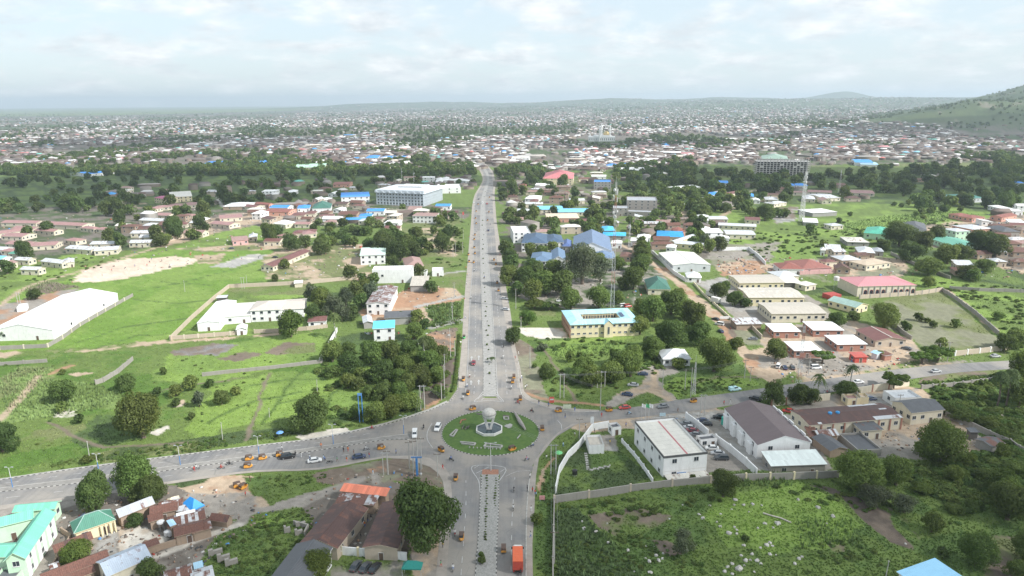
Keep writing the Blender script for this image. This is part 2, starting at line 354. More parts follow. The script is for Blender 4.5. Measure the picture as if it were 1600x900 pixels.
# outlines measured in the photograph: (colour, ragged edge in metres, mottling colour or None, outline)
PAINT = [
 (CITY, 18, DGRASS, [(-400,172),(2000,172),(2000,262),(-400,262)]),
 (GRASS, 30, OLIVE, [(-400,160),(560,160),(700,168),(520,172),(180,180),(-400,186)]),
 (DGRASS, 18, GRASS, [(-400,268),(0,278),(90,270),(210,268),(340,272),(420,266),(560,264),(745,262),(745,282),(560,338),(330,330),(140,345),(-400,350)]),
 (GRASS, 12, DGRASS, [(640,262),(735,256),(745,270),(740,276),(560,285),(520,280)]),
 (CITY, 14, DGRASS, [(-400,332),(150,322),(270,318),(330,328),(560,318),(720,322),(730,345),(480,352),(440,365),(330,372),(250,380),(190,395),(60,408),(-400,430)]),
 (DIRT, 6, CITY, [(300,352),(330,338),(400,330),(480,332),(470,348),(410,352),(320,372),(250,386)]),
 (CITY, 12, GRASS, [(770,262),(1100,258),(1200,300),(1180,350),(1120,410),(1000,420),(790,420),(782,320)]),
 (DGRASS, 14, GRASS, [(870,262),(1180,258),(1290,290),(1180,340),(960,300)]),
 (OLIVE, 10, GRASS, [(1085,266),(1190,258),(1190,278),(1110,282)]),
 (GRASS, 12, OLIVE, [(1260,258),(1600,252),(2000,250),(2000,300),(1480,272),(1300,280),(1266,276)]),
 (DGRASS, 14, GRASS, [(1180,285),(1480,268),(2000,280),(2000,345),(1560,340),(1400,330),(1300,345),(1200,340)]),
 (GRASS, 10, LIME, [(1100,330),(1260,318),(1400,318),(1480,320),(1600,345),(1600,360),(1500,360),(1440,350),(1330,385),(1240,412),(1160,395),(1130,370),(1120,350)]),
 (LIME, 6, LG, [(1290,356),(1380,338),(1480,330),(1540,336),(1530,345),(1450,352),(1390,360),(1330,370)]),
 (LIME, 5, LG, [(1150,388),(1250,376),(1330,384),(1300,405),(1220,412),(1170,402)]),
 (SOIL, 5, CONC, [(1200,325),(1245,322),(1240,345),(1210,350)]),
 (YARD, 6, GREYG, [(1100,385),(1230,378),(1200,410),(1130,430),(1110,410)]),
 (RED, 4, DIRT, [(1118,415),(1160,405),(1200,410),(1212,425),(1160,430),(1128,430)]),
 (DIRT, 5, CITY, [(1440,352),(1600,335),(2000,330),(2000,460),(1600,440),(1540,400),(1480,390),(1420,378)]),
 (DGRASS, 8, GRASS, [(1330,395),(1420,378),(1560,425),(2000,440),(2000,470),(1480,452),(1400,430)]),
 (DIRT, 4, GREYG, [(1190,415),(1330,395),(1420,405),(1420,430),(1300,440),(1210,440)]),
 # left middle
 (LIME, 4, (0.13,0.215,0.04), [(-400,470),(0,440),(60,432),(118,420),(200,400),(290,382),(400,352),(440,356),(430,400),(420,436),(362,464),(265,534),(95,550),(-400,575)]),
 (GRASS, 4, LIME, [(-400,440),(20,422),(110,398),(170,392),(200,402),(120,432),(0,470),(-400,490)]),
 (YARD, 4, RED, [(-200,500),(0,478),(55,462),(130,450),(120,470),(0,512)]),
 (OLIVE, 3, SOIL, [(40,455),(70,440),(130,448),(80,458)]),
 (GRASS, 3, LIME, [(285,383),(330,366),(400,352),(420,356),(405,374),(330,386)]),
 (SAND, 2.5, (.54,.44,.35), [(116,441),(122,430),(135,420),(200,404),(272,401),(306,404),(300,412),(250,424),(196,436),(150,441)]),
 (DIRT, 3, OLIVE, [(300,400),(350,396),(340,412),(310,412)]),
 (DIRT, 5, DGRASS, [(142,322),(170,316),(232,316),(226,324),(160,327)]),
 (CONC, 1.5, PALE, [(324,417),(392,397),(432,398),(365,418)]),
 (OLIVE, 2.5, DIRT, [(410,400),(470,384),(600,380),(640,402),(600,440),(470,440),(412,436),(408,420)]),
 (DIRT, 2, OLIVE, [(250,388),(330,386),(425,376),(500,386),(500,392),(425,388),(330,394)]),
 (GRASS, 3, OLIVE, [(355,452),(480,444),(480,462),(350,470)]),
 (GRASS, 2, LIME, [(275,528),(360,462),(480,460),(500,520),(430,530)]),
 (GRASS, 3, DGRASS, [(475,450),(585,440),(590,520),(600,560),(540,570),(490,520)]),
 (DIRT, 2.5, RED, [(560,490),(640,450),(700,446),(722,462),(715,470),(680,478),(668,505),(640,505),(590,510)]),
 (GRASS, 3, OLIVE, [(640,345),(722,340),(724,452),(668,446),(600,440),(560,400),(600,380)]),
 (OLIVE, 3, DIRT, [(646,360),(712,350),(712,400),(650,402),(640,380)]),
 (SOIL, 1.5, RED, [(668,520),(715,510),(712,548),(700,560),(676,545)]),
 (LUSH, 2, GRASS, [(660,480),(720,470),(720,506),(680,512)]),
 (LUSH, 4, DGRASS, [(500,545),(600,510),(700,545),(708,590),(690,620),(640,650),(520,660),(480,620),(480,580)]),
 (DSOIL, 1.5, SOIL, [(690,565),(712,560),(706,600),(690,622),(664,636),(650,620),(680,595)]),
 (RED, 1, GRASS, [(662,634),(690,622),(680,634),(655,644)]),
 (GRASS, 4, (0.085,0.15,0.03), [(-400,572),(95,552),(270,540),(520,512),(545,575),(520,600),(480,680),(0,750),(-400,810)]),
 (LIME, 4, LG, [(270,552),(420,530),(510,520),(500,560),(420,580),(300,598),(230,590)]),
 (LIME, 4, LG, [(300,640),(330,600),(420,585),(515,580),(600,575),(592,610),(560,640),(520,652),(470,676),(400,668),(330,690),(290,690)]),
 (GRASS, 2, DGRASS, [(340,672),(470,650),(480,676),(330,700)]),
 (MAIZE, 3, GRASS, [(-100,660),(0,612),(60,590),(150,598),(200,618),(185,636),(150,640),(95,646),(20,662)]),
 (MAIZE, 3, OLIVE, [(0,590),(30,574),(90,572),(90,590),(30,612),(0,622)]),
 (OLIVE, 3, GRASS, [(20,690),(60,675),(130,662),(140,670),(120,692),(60,706),(20,712)]),
 (LUSH, 3, DGRASS, [(110,690),(150,650),(200,650),(230,680),(170,700),(120,700)]),
 (DGRASS, 2, OLIVE, [(130,712),(300,684),(420,668),(480,678),(300,704),(150,728)]),
 (SOIL, 2, (0.2,0.19,0.19), [(268,548),(330,538),(372,540),(340,556),(275,556)]),
 (SOIL, 1.5, OLIVE, [(412,552),(446,535),(492,537),(488,551),(430,556)]),
 (SOIL, 2, OLIVE, [(340,560),(390,548),(410,556),(370,565)]),
 (PALE, 1.5, GRASS, [(88,650),(102,642),(140,641),(118,650),(104,652)]),
 (PALE, 3, GRASS, [(30,562),(60,556),(100,555),(90,562),(50,566)]),
 (PALE, 2, DIRT, [(112,584),(128,580),(150,582),(130,587)]),
 (PALE, 1.5, GRASS, [(232,676),(262,664),(268,668),(240,682)]),
 (DIRT, 1.5, PALE, [(268,628),(284,626),(282,636),(270,638)]),
 (PALE, 1, CONC, [(458,682),(500,674),(540,668),(545,674),(480,690)]),
 (DIRT, 2, GRASS, [(-100,560),(0,552),(60,549),(150,543),(180,538),(200,534),(300,530),(395,525),(490,517),(395,530),(260,536),(120,550),(0,560)]),
 # bottom left
 (YARD, 3, CITY, [(-400,820),(0,790),(120,772),(300,750),(330,760),(360,800),(330,850),(340,900),(340,1000),(-400,1000)]),
 (CONC, 2, YARD, [(-40,800),(0,790),(120,772),(124,782),(80,800),(95,812),(80,830),(20,830)]),
 (CONC, 1, YARD, [(151,836),(176,833),(177,848),(184,862),(150,866)]),
 (DIRT, 2, PALE, [(176,826),(225,822),(262,838),(250,852),(186,862),(178,848)]),
 (RED, 2, DIRT, [(282,758),(300,746),(330,742),(395,742),(402,764),(350,772),(320,772)]),
 (DIRT, 2, YARD, [(300,772),(400,764),(420,790),(390,810),(330,806),(310,798)]),
 (GRASS, 1.5, DGRASS, [(270,750),(332,744),(322,752),(280,760)]),
 (GRASS, 2, LUSH, [(375,745),(500,738),(512,762),(490,780),(430,782),(400,770)]),
 (YARD, 2, SOIL, [(430,782),(520,762),(560,752),(540,800),(500,800),(470,790),(420,795)]),
 (GRASS, 2, LUSH, [(340,838),(400,800),(470,785),(495,790),(490,815),(450,860),(420,920),(330,920),(320,870)]),
 (LIME, 1.5, LUSH, [(400,812),(440,802),(450,810),(420,825),(395,830)]),
 (SOIL, 2, GREYG, [(490,742),(520,728),(620,712),(668,716),(712,752),(690,760),(620,752),(560,756),(505,752)]),
 (RED, 1.2, SOIL, [(570,732),(600,726),(602,736),(580,742)]),
 (CITY, 1.5, SOIL, [(470,790),(560,752),(640,756),(640,862),(520,862)]),
 (YARD, 1.2, GRASS, [(520,868),(640,874),(640,930),(500,930)]),
 (YARD, 1.5, DIRT, [(640,820),(706,752),(712,758),(704,820),(690,930),(650,930)]),
 # right of the avenue
 (GREYG, 2, SOIL, [(800,520),(828,538),(840,560),(856,610),(870,628),(840,626),(818,610),(808,560)]),
 (GRASS, 3, LUSH, [(826,530),(1000,515),(1090,560),(1195,575),(1190,604),(1060,622),(990,632),(940,638),(880,636),(856,612)]),
 (LIME, 2.5, LG, [(838,534),(985,524),(968,550),(900,560),(860,556)]),
 (DIRT, 2, PALE, [(806,512),(880,512),(888,528),(850,530),(822,524)]),
 (OLIVE, 2, GRASS, [(828,486),(868,484),(872,508),(828,508)]),
 (DIRT, 2, SOIL, [(850,455),(900,452),(900,470),(860,476)]),
 (YARD, 3, DGRASS, [(800,420),(1030,410),(1040,440),(1000,480),(880,484),(800,460)]),
 (DIRT, 2, YARD, [(996,574),(1050,570),(1060,580),(1030,590),(1050,612),(1060,624),(1028,628),(1010,612),(990,618),(984,622),(960,636),(945,634),(970,610),(1004,598),(1012,588),(992,580)]),
 (GRASS, 1.2, LUSH, [(1006,618),(1024,612),(1040,620),(1030,628),(1010,628)]),
 (LUSH, 3, LIME, [(1034,600),(1060,586),(1110,588),(1190,582),(1186,602),(1060,620)]),
 (GRASS, 1.5, LIME, [(1066,440),(1086,440),(1140,490),(1128,500),(1100,480)]),
 (DIRT, 2, RED, [(1018,418),(1040,418),(1090,462),(1140,504),(1165,530),(1180,545),(1200,572),(1196,590),(1176,584),(1150,545),(1120,510),(1092,480),(1050,440)]),
 (DIRT, 2, SOIL, [(1120,500),(1146,500),(1170,520),(1150,530)]),
 (YARD, 2, CONC, [(1086,440),(1130,432),(1165,445),(1170,470),(1200,490),(1205,505),(1150,505),(1120,470)]),
 (YARD, 2, GREYG, [(1225,455),(1290,465),(1300,500),(1200,504)]),
 (GRASS, 2, DGRASS, [(1255,440),(1345,462),(1340,490),(1300,480),(1260,460)]),
 (GREYG, 3, GRASS, [(1200,432),(1300,420),(1320,440),(1250,440)]),
 (DIRT, 2.5, YARD, [(1180,545),(1195,508),(1340,500),(1420,530),(1440,556),(1560,560),(1430,574),(1300,596),(1215,604),(1195,590)]),
 (GRASS, 1.5, DIRT, [(1216,594),(1240,580),(1262,590),(1330,582),(1440,562),(1440,570),(1330,592),(1220,606)]),
 (GRASS, 1.5, GREYG, [(1145,516),(1180,518),(1190,540),(1170,548)]),
 (GREYG, 3, OLIVE, [(1360,480),(1390,466),(1472,454),(1560,530),(1556,548),(1450,546),(1385,512)]),
 (GRASS, 4, LIME, [(1395,432),(1460,430),(1600,450),(2000,450),(2000,560),(1566,548),(1560,528),(1475,455)]),
 (OLIVE, 2, GRASS, [(1440,552),(1570,548),(1572,562),(1450,566)]),
 # east, below the road
 (DIRT, 2, YARD, [(880,660),(905,650),(1120,636),(1140,650),(990,668),(920,676),(890,672)]),
 (YARD, 1, CONC, [(985,656),(1135,640),(1260,650),(1300,738),(1160,748),(1040,756)]),
 (YARD, 1.5, DIRT, [(1230,630),(1400,600),(1440,606),(1500,650),(1562,690),(1540,712),(1480,722),(1380,716),(1310,706),(1260,660)]),
 (CONC, 1.2, YARD, [(1340,618),(1440,606),(1400,630),(1350,630)]),
 (LUSH, 4, GRASS, [(1440,598),(1560,585),(2000,570),(2000,900),(1600,900),(1500,800),(1420,740),(1500,722),(1590,712),(1560,690),(1480,640)]),
 (OLIVE, 2, SOIL, [(1440,590),(1480,578),(1560,578),(1550,586),(1480,594),(1440,602)]),
 (SAND, 3, PALE, [(1560,650),(1600,648),(1700,650),(1700,668),(1590,662)]),
 (SAND, 2, PALE, [(1585,600),(1640,596),(1640,620),(1592,614)]),
 (DGRASS, 1.2, GRASS, [(862,790),(868,730),(905,690),(960,690),(1015,752),(960,768),(880,780)]),
 (LUSH, 1, GRASS, [(924,710),(975,708),(985,720),(925,734)]),
 (YARD, 1, CONC, [(925,682),(958,678),(970,704),(930,704)]),
 (GRASS, 3, LUSH, [(868,790),(960,772),(1130,745),(1260,745),(1420,780),(1600,900),(1600,1000),(868,1000)]),
 (LIME, 3, LG, [(1100,790),(1240,765),(1300,790),(1340,830),(1290,860),(1200,870),(1130,850),(1090,820)]),
 (SOIL, 1.5, GRASS, [(922,806),(985,792),(1010,800),(1045,815),(1000,838),(968,842),(935,820)]),
 (DSOIL, 1.2, SOIL, [(1018,846),(1040,850),(1068,862),(1050,874),(1030,862)]),
 (DSOIL, 1.5, SOIL, [(1262,768),(1290,768),(1350,790),(1392,812),(1392,828),(1425,862),(1380,850),(1345,822),(1310,786)]),
 (SOIL, 1.5, GRASS, [(1380,798),(1420,806),(1500,820),(1500,836),(1440,850),(1400,812)]),
 (SOIL, 1.5, OLIVE, [(1282,856),(1312,858),(1310,870),(1290,868)]),
 (SOIL, 2.5, OLIVE, [(1530,870),(1560,840),(1620,830),(1640,900),(1640,960),(1540,940)]),
 (DGRASS, 2, LUSH, [(866,800),(900,790),(960,850),(1010,900),(1010,960),(866,960)]),
 (LUSH, 1, GRASS, [(832,880),(842,770),(866,700),(872,700),(864,780),(864,960),(830,960)]),
 (RED, 1, DIRT, [(836,760),(846,735),(866,712),(868,716),(850,738),(842,770)]),
]
# footpaths: (colour, width m, line)
TRACKS = [
 *[((.085,.135,.035), 1.1, l) for l in ([(262,533),(300,512),(350,480),(380,460)],[(120,535),(190,512),(270,500),(335,492)],[(205,468),(280,474),(352,466)],[(150,545),(215,524),(290,520)],[(245,440),(330,446),(410,440)],[(215,455),(300,438),(400,412)],[(575,560),(540,590),(500,650)],[(480,572),(445,610),(410,660)],[(395,602),(460,592),(560,592)],[(325,660),(390,628),(470,612)],[(430,630),(520,618)],[(850,540),(960,536)])],
 *[(SOIL, .8, l) for l in ([(420,585),(400,640),(380,690)],[(210,620),(300,600),(380,590)],[(70,660),(160,700),(300,690)],[(845,540),(880,590),(900,632)],[(1080,600),(1120,590),(1190,590)])],
 (DIRT, 3.0, [(0,478),(25,458),(50,445),(110,428),(170,410),(240,388),(330,366)]),
 (DIRT, 2.6, [(60,588),(40,612),(14,640),(-20,668)]), (RED, 2.2, [(80,585),(112,571)]),
 (DIRT, 5.5, [(255,382),(310,362),(352,345),(400,336),(450,330)]),
 (DIRT, 3.0, [(300,390),(370,392),(440,388),(500,392)]),
 (YARD, 3.2, [(300,775),(345,778),(370,795),(385,805),(400,800),(470,788),(520,765),(560,750)]),
 (YARD, 3.0, [(385,805),(372,820),(330,835),(290,850),(250,868)]),
 (PALE, 2.0, [(370,822),(335,833),(300,846),(255,866)]),
 (YARD, 2.2, [(580,742),(584,756)]),
 (CONC, 3.6, [(652,480),(690,470),(722,463)]), (CONC, 3.2, [(674,512),(700,506),(720,499)]), (CONC, 3.5, [(690,428),(722,424)]),
 (DIRT, 2.0, [(1026,580),(1020,600),(1010,612),(1040,622),(1060,632)]),
 (DIRT, 5.0, [(1120,346),(1140,328),(1180,316),(1230,306)]), (DIRT, 6.0, [(1030,350),(1058,342),(1070,330)]),
 (DIRT, 4.0, [(950,378),(980,386),(1000,396),(1030,418)]), (DIRT, 4.0, [(835,348),(848,362)]),
 (RED, 1.6, [(825,614),(846,622),(880,628),(940,634)]),
 (DIRT, 2.2, [(1476,452),(1510,478),(1560,520)]),
 (CONC, 4.0, [(340,300),(342,315),(352,325)]),
 (GREYG, 2.0, [(1180,400),(1220,380)]),
]
def in_poly(X, Y, poly):
 r = np.zeros(X.shape, bool); n = len(poly); j = n - 1
 for i in range(n):
  xi, yi = poly[i]; xj, yj = poly[j]
  if yi != yj:
   c = ((yi > Y) != (yj > Y)) & (X < (xj - xi) * (Y - yi) / (yj - yi) + xi); r ^= c
  j = i
 return r
def gy(x, y): q = G(x, max(y, 166.5 + (400 - x) * 0.004)); return (q.x, q.y)
WPAINT = [(c, e, m, [gy(*p) for p in poly]) for c, e, m, poly in PAINT]
WTRACK = [(c, w, [gy(*p) for p in line]) for c, w, line in TRACKS]
def ground_colour(X, Y):
 n = len(X); C = np.tile(np.array(GRASS), (n, 1)); veg = np.ones(n)
 wa = [fbm(X / 9, Y / 9, 4, 11) - 0.5, fbm(X / 9, Y / 9, 4, 29) - 0.5]
 wl = [fbm(X / 45, Y / 45, 3, 41) - 0.5, fbm(X / 45, Y / 45, 3, 59) - 0.5]
 mo = fbm(X / 16, Y / 16, 5, 77); mo2 = fbm(X / 3.2, Y / 3.2, 3, 83)
 far = np.clip((Y - 700) / 1200, 0, 1); mof = fbm(X / 120, Y / 160, 4, 91); mo = mo * (1 - far) + mof * far
 mixf = np.clip((mo * 0.75 + mo2 * 0.25 - 0.46) / 0.10, 0, 1)[:, None]
 for c, e, m, poly in WPAINT:
  pa = np.array(poly); x0, y0 = pa.min(0) - 3 * e - 3; x1, y1 = pa.max(0) + 3 * e + 3
  k = np.nonzero((X > x0) & (X < x1) & (Y > y0) & (Y < y1))[0]
  if not len(k): continue
  a = e * 2.2; xx = X[k] + wa[0][k] * a + wl[0][k] * a * 0.8; yy = Y[k] + wa[1][k] * a + wl[1][k] * a * 0.8
  ins = k[in_poly(xx, yy, poly)]
  cc = np.array(c); mm = np.array(m) if m else cc
  C[ins] = cc * (1 - mixf[ins]) + mm * mixf[ins]
 for c, w, line in WTRACK:
  for (ax, ay), (bx, by) in zip(line[:-1], line[1:]):
   k = np.nonzero((X > min(ax, bx) - w - 3) & (X < max(ax, bx) + w + 3) & (Y > min(ay, by) - w - 3) & (Y < max(ay, by) + w + 3))[0]
   if not len(k): continue
   xx = X[k] + wa[0][k] * 4; yy = Y[k] + wa[1][k] * 4
   dx, dy = bx - ax, by - ay; t = np.clip(((xx - ax) * dx + (yy - ay) * dy) / (dx * dx + dy * dy + 1e-9), 0, 1)
   d = np.hypot(xx - ax - t * dx, yy - ay - t * dy); f = np.clip((w / 2 + 0.6 - d) / 0.8, 0, 1)[:, None]
   C[k] = C[k] * (1 - f) + np.array(c) * f
 # hills and plain
 z = hgt(X, Y); hillf = np.clip((z - 8) / 25, 0, 1)[:, None] * np.clip((Y - 2000) / 500, 0, 1)[:, None]
 hn = fbm(X / 90, Y / 90, 5, 15)[:, None]
 hc = np.array((0.04, 0.07, 0.025)) * (1 - hn) + np.array((0.10, 0.125, 0.05)) * hn
 hc = np.where(hn > 0.75, np.array((0.19, 0.17, 0.125)), hc); hc = np.where(hn < 0.40, np.array((0.05, 0.075, 0.03)), hc)
 C = C * (1 - hillf) + hc * hillf
 veg = (C[:, 1] > C[:, 0] * 1.12)
 return C * (0.86 + 0.28 * vnoise(X / 1.3, Y / 1.3, 5))[:, None], veg
def build_ground():
 r = [CAMH / math.tan(math.radians(a)) for a in np.linspace(46, 2.9, 470)]
 r += list(np.geomspace(r[-1] * 1.01, 24000, 120)); r = np.array([8, 40] + r)
 az = list(np.arange(-48, 48.01, 0.17)); az = [-180, -150, -120, -100, -80, -65, -55] + az + [55, 65, 80, 100, 120, 150]
 az = np.radians(np.array(az)); A, R = np.meshgrid(az, r)
 X = (np.sin(A) * R).ravel(); Y = (np.cos(A) * R).ravel(); Z = hgt(X, Y)
 na, nr = len(az), len(r)
 i = np.arange(nr - 1)[:, None] * na; j = np.arange(na)[None, :]; j2 = (j + 1) % na
 F = np.stack([i + j, i + na + j, i + na + j2, i + j2], -1).reshape(-1, 4)[:, ::-1]
 C, _ = ground_colour(X, Y)
 V = np.stack([X, Y, Z], 1)
 V = np.vstack([V, [[0, 0, 0]]]); C = np.vstack([C, C[:1]])
 me = np_mesh('ground', V, F, [M_GROUND], C, smooth=True)
 tag(place('ground', me), kind='structure')
 b = MB(); b.ngon([(V[k][0], V[k][1], 0.0) for k in range(na)][::-1], 0)
build_ground()
# ------------------------------------------------------------------ haze and clouds
hb = NB('air'); hb.N.remove(hb.b); pv = hb.n('ShaderNodeVolumePrincipled'); pv.inputs['Color'].default_value = (0.77, 0.905, 1.0, 1)
pv.inputs['Density'].default_value = HAZE_DENS; pv.inputs['Anisotropy'].default_value = 0.2
hb.L.new(pv.outputs[0], hb.out.inputs['Volume'])
b = MB(); b.box(-24500, 24500, -24500, 24500, -3.0, 290.0)
tag(b.build('haze', hb.m), kind='stuff')
cb_ = NB('thin cloud'); cb_.b.inputs['Base Color'].default_value = (0.9, 0.9, 0.9, 1); tr_ = cb_.n('ShaderNodeBsdfTransparent'); mx_ = cb_.n('ShaderNodeMixShader')
mx_.inputs[0].default_value = 0.45; cb_.L.new(tr_.outputs[0], mx_.inputs[1]); cb_.L.new(cb_.b.outputs[0], mx_.inputs[2]); cb_.L.new(mx_.outputs[0], cb_.out.inputs[0])
def cloud(cx, cy, rx, ry, z=900.0, seed=0):
 sx, sy = sd.x / sd.z * z, sd.y / sd.z * z          # stands sunward of the ground it shades
 b = MB(); n = 40; rnd = random.Random(seed); ph = [rnd.uniform(0, 6.28) for _ in range(4)]
 def rad(a): return 1 + 0.13 * math.sin(3 * a + ph[0]) + 0.09 * math.sin(5 * a + ph[1]) + 0.06 * math.sin(9 * a + ph[2])
 rings = [(0.0, 40), (0.35, 37), (0.65, 27), (0.88, 13), (1.0, 0), (0.9, -7), (0.6, -11), (0.0, -12)]
 for (r0, z0), (r1, z1) in zip(rings[:-1], rings[1:]):
  for k in range(n):
   a, c = 2 * math.pi * k / n, 2 * math.pi * (k + 1) / n
   q = [(r0 * rx * rad(t) * math.cos(t), r0 * ry * rad(t) * math.sin(t), z0) for t in (a, c)] + [(r1 * rx * rad(t) * math.cos(t), r1 * ry * rad(t) * math.sin(t), z1) for t in (c, a)]
   b.quad(*q[::-1])
 o = b.build('cloud', cb_.m, loc=(cx + sx, cy + sy, z), smooth=True); tag(o, kind='structure')
cloud(140, 140, 235, 125, seed=1)
cloud(-560, 960, 560, 190, seed=2); cloud(640, 1010, 560, 200, seed=3)
cloud(-900, 2100, 600, 330, seed=4); cloud(1500, 2300, 700, 420, seed=5); cloud(250, 1900, 330, 180, seed=6)
# ================================================================== ROADS
ZR = [0.03]; ROADW = []
def nz(): ZR[0] += 0.004; return ZR[0]
def sheet(name, pts, mat, z=None, kind='structure'):
 z = nz() if z is None else z
 w = [G(x, y) for x, y in pts]; ROADW.append([(p.x, p.y) for p in w])
 import mathutils.geometry as mg
 tris = mg.tessellate_polygon([[Vector((p.x, p.y, 0)) for p in w]])
 me = bpy.data.meshes.new(name); me.from_pydata([(p.x, p.y, z) for p in w], [], [tuple(t) for t in tris]); me.materials.append(mat)
 for p in me.polygons:
  if p.normal.z < 0: p.flip()
 me.update(); return tag(place(name, me), kind=kind)
def smooth_line(pts, step=4.0):
 out = []
 for i in range(len(pts) - 1):
  p0 = pts[max(i - 1, 0)]; p1 = pts[i]; p2 = pts[i + 1]; p3 = pts[min(i + 2, len(pts) - 1)]
  n = max(1, int((p2 - p1).length / step))
  for k in range(n):
   t = k / n
   out.append(0.5 * ((2 * p1) + (p2 - p0) * t + (2 * p0 - 5 * p1 + 4 * p2 - p3) * t * t + (3 * p1 - p0 - 3 * p2 + p3) * t ** 3))
 out.append(pts[-1]); return out
def ribbon(name, left, right, mat, z=None, kind='structure', n=None):
 """strip between two edges given as matching lists of picture points"""
 z = nz() if z is None else z
 A = [G(*p) for p in left]; B = [G(*p) for p in right]
 sa, sb = [], []
 for i in range(len(A) - 1):
  m = max(1, int(max((A[i + 1] - A[i]).length, (B[i + 1] - B[i]).length) / 6))
  def cr(P_, t):
   p0 = P_[max(i - 1, 0)]; p1 = P_[i]; p2 = P_[i + 1]; p3 = P_[min(i + 2, len(P_) - 1)]
   return 0.5 * ((2 * p1) + (p2 - p0) * t + (2 * p0 - 5 * p1 + 4 * p2 - p3) * t * t + (3 * p1 - p0 - 3 * p2 + p3) * t ** 3)
  for k in range(m): sa.append(cr(A, k / m)); sb.append(cr(B, k / m))
 sa.append(A[-1]); sb.append(B[-1])
 V = [(p.x, p.y, z) for p in sa] + [(p.x, p.y, z) for p in sb]; m = len(sa)
 ROADW.append([(p.x, p.y) for p in sa] + [(p.x, p.y) for p in sb[::-1]])
 F = [(k, k + 1, m + k + 1, m + k) for k in range(m - 1)]
 me = bpy.data.meshes.new(name); me.from_pydata(V, [], F); me.materials.append(mat)
 for p in me.polygons:
  if p.normal.z < 0: p.flip()
 me.update(); return tag(place(name, me), kind=kind)
def kerb(name, line, seg=0.8, w=0.22, h=0.16, painted=True, closed=False, world=None, parent=None):
 """raised kerb, its blocks painted black and white in turn"""
 L = world or smooth_line([G(*p) for p in line], 2.0)
 d = [0.0]
 for a, c in zip(L[:-1], L[1:]): d.append(d[-1] + (c - a).length)
 tot = d[-1]; n = max(2, int(tot / seg)); pts = []
 xs = np.interp(np.linspace(0, tot, n + 1), d, [p.x for p in L]); ys = np.interp(np.linspace(0, tot, n + 1), d, [p.y for p in L])
 b = MB()
 for k in range(n):
  a = Vector((xs[k], ys[k], 0)); c = Vector((xs[k + 1], ys[k + 1], 0)); t = (c - a)
  if t.length < 1e-4: continue
  s = Vector((-t.y, t.x, 0)).normalized() * w / 2; u = Vector((0, 0, h)); z0 = Vector((0, 0, -0.05)); m = (k % 2) if painted else 0
  b.quad(a - s + u, c - s + u, c + s + u, a + s + u, m); b.quad(a - s + z0, c - s + z0, c - s + u, a - s + u, m); b.quad(c + s + z0, a + s + z0, a + s + u, c + s + u, m)
 o = b.build(name, [M_KERB, M_BLACK], parent)
 if not parent: tag(o, kind='structure')
 return o
M_KERB = plain('pale kerb', (0.42, 0.41, 0.38), 0.85, var=0.35, scale=.8)
# -- avenue, north arm
mainL = [(716,640),(716,612),(718,575),(722,530),(724,490),(727,450),(730,416),(733,380),(736,345),(738,320),(742,304),(750,290),(754,280),(750,268),(742,258),(734,250)]
mL0 = [(722,640),(726,612),(729,575),(731,530),(732.5,490),(735,450),(738,416),(739.5,380),(740,345),(741,320),(745,304),(753,290),(757,280),(753,268),(745,258),(737,250)]
mL1 = [(747,640),(755,620),(755.6,575),(754,530),(752.8,490),(751.8,450),(750.5,416),(750,380),(750,345),(751,320),(753.5,304),(758.5,290),(761,280),(757,268),(748.5,258),(740,250)]
mR0 = [(782,640),(775.5,620),(774,575),(771,530),(769,490),(766,450),(763.3,416),(760.5,380),(758.5,345),(757.5,320),(759,304),(763,290),(764.5,280),(761.5,268),(753,258),(744,250)]
mR1 = [(812,640),(809,612),(806,575),(796,530),(787.5,490),(782,450),(777.5,416),(774.5,380),(771.5,345),(770,320),(769.5,304),(771,290),(769.5,280),(767,268),(758,258),(748.5,250)]
mainR = [(826,640),(819,612),(813,575),(803,530),(798,490),(791,450),(786,416),(781,380),(776,345),(774,320),(773,304),(774,290),(773,280),(770,268),(761,258),(752,250)]
ribbon('pavement', mainL, mL0, M_PAVE); ribbon('pavement', mR1, mainR, M_PAVE)
ribbon('road', mL0, mL1, M_ASPH); ribbon('road', mR0, mR1, M_ASPH)
M_MED = dusty_mat('pale median paving', (0.24, 0.235, 0.225), (0.37, 0.36, 0.34), 0.8)
medN = ribbon('median', mL1[1:], mR0[1:], M_MED, z=0.15)
kerb('kerb', mL1[1:9]); kerb('kerb', mR0[1:9])
# -- south arm
sL0 = [(660,720),(690,732),(704,750),(706,790),(703,830),(700,870),(697,910),(694,960)]
sL1 = [(735,725),(750,738),(752,752),(750,790),(748,830),(745,870),(742,910),(738,960)]
sR0 = [(795,725),(782,738),(780,752),(779,790),(777,830),(776,870),(775,910),(774,960)]
sR1 = [(850,722),(836,728),(829,740),(826,760),(823,800),(822,850),(822,910),(822,960)]
ribbon('road', sL0[1:], sL1[1:], M_ASPH); ribbon('road', sR0[1:], sR1[1:], M_ASPH)
ribbon('pavement', [(678,728),(692,752),(695,790),(688,830),(684,870),(680,910),(676,960)], [(690,732),(704,752),(706,790),(703,830),(700,870),(697,910),(694,960)], M_PAVE)
ribbon('pavement', [(829,740),(826,760),(823,800),(822,850),(822,910),(822,960)], [(838,740),(836,770),(835,800),(832,850),(833,910),(834,960)], M_PAVE, z=0.14)
b_med = dusty_mat('cobbled median', (0.22, 0.22, 0.205), (0.38, 0.37, 0.35), 2.2)
ribbon('median', [(753,742)] + sL1[3:], [(779,742)] + sR0[3:], b_med, z=0.15)
kerb('kerb', [(753,742)] + sL1[3:]); kerb('kerb', [(779,742)] + sR0[3:])
kerb('kerb', [(829,740),(826,760),(823,800),(822,850),(822,910),(822,960)], painted=False)
sheet('median_tip', [(754,734),(779,734),(779,742),(753,742)], plain('red soil', (0.30, 0.15, 0.10), 0.95, var=0.3), z=0.16)
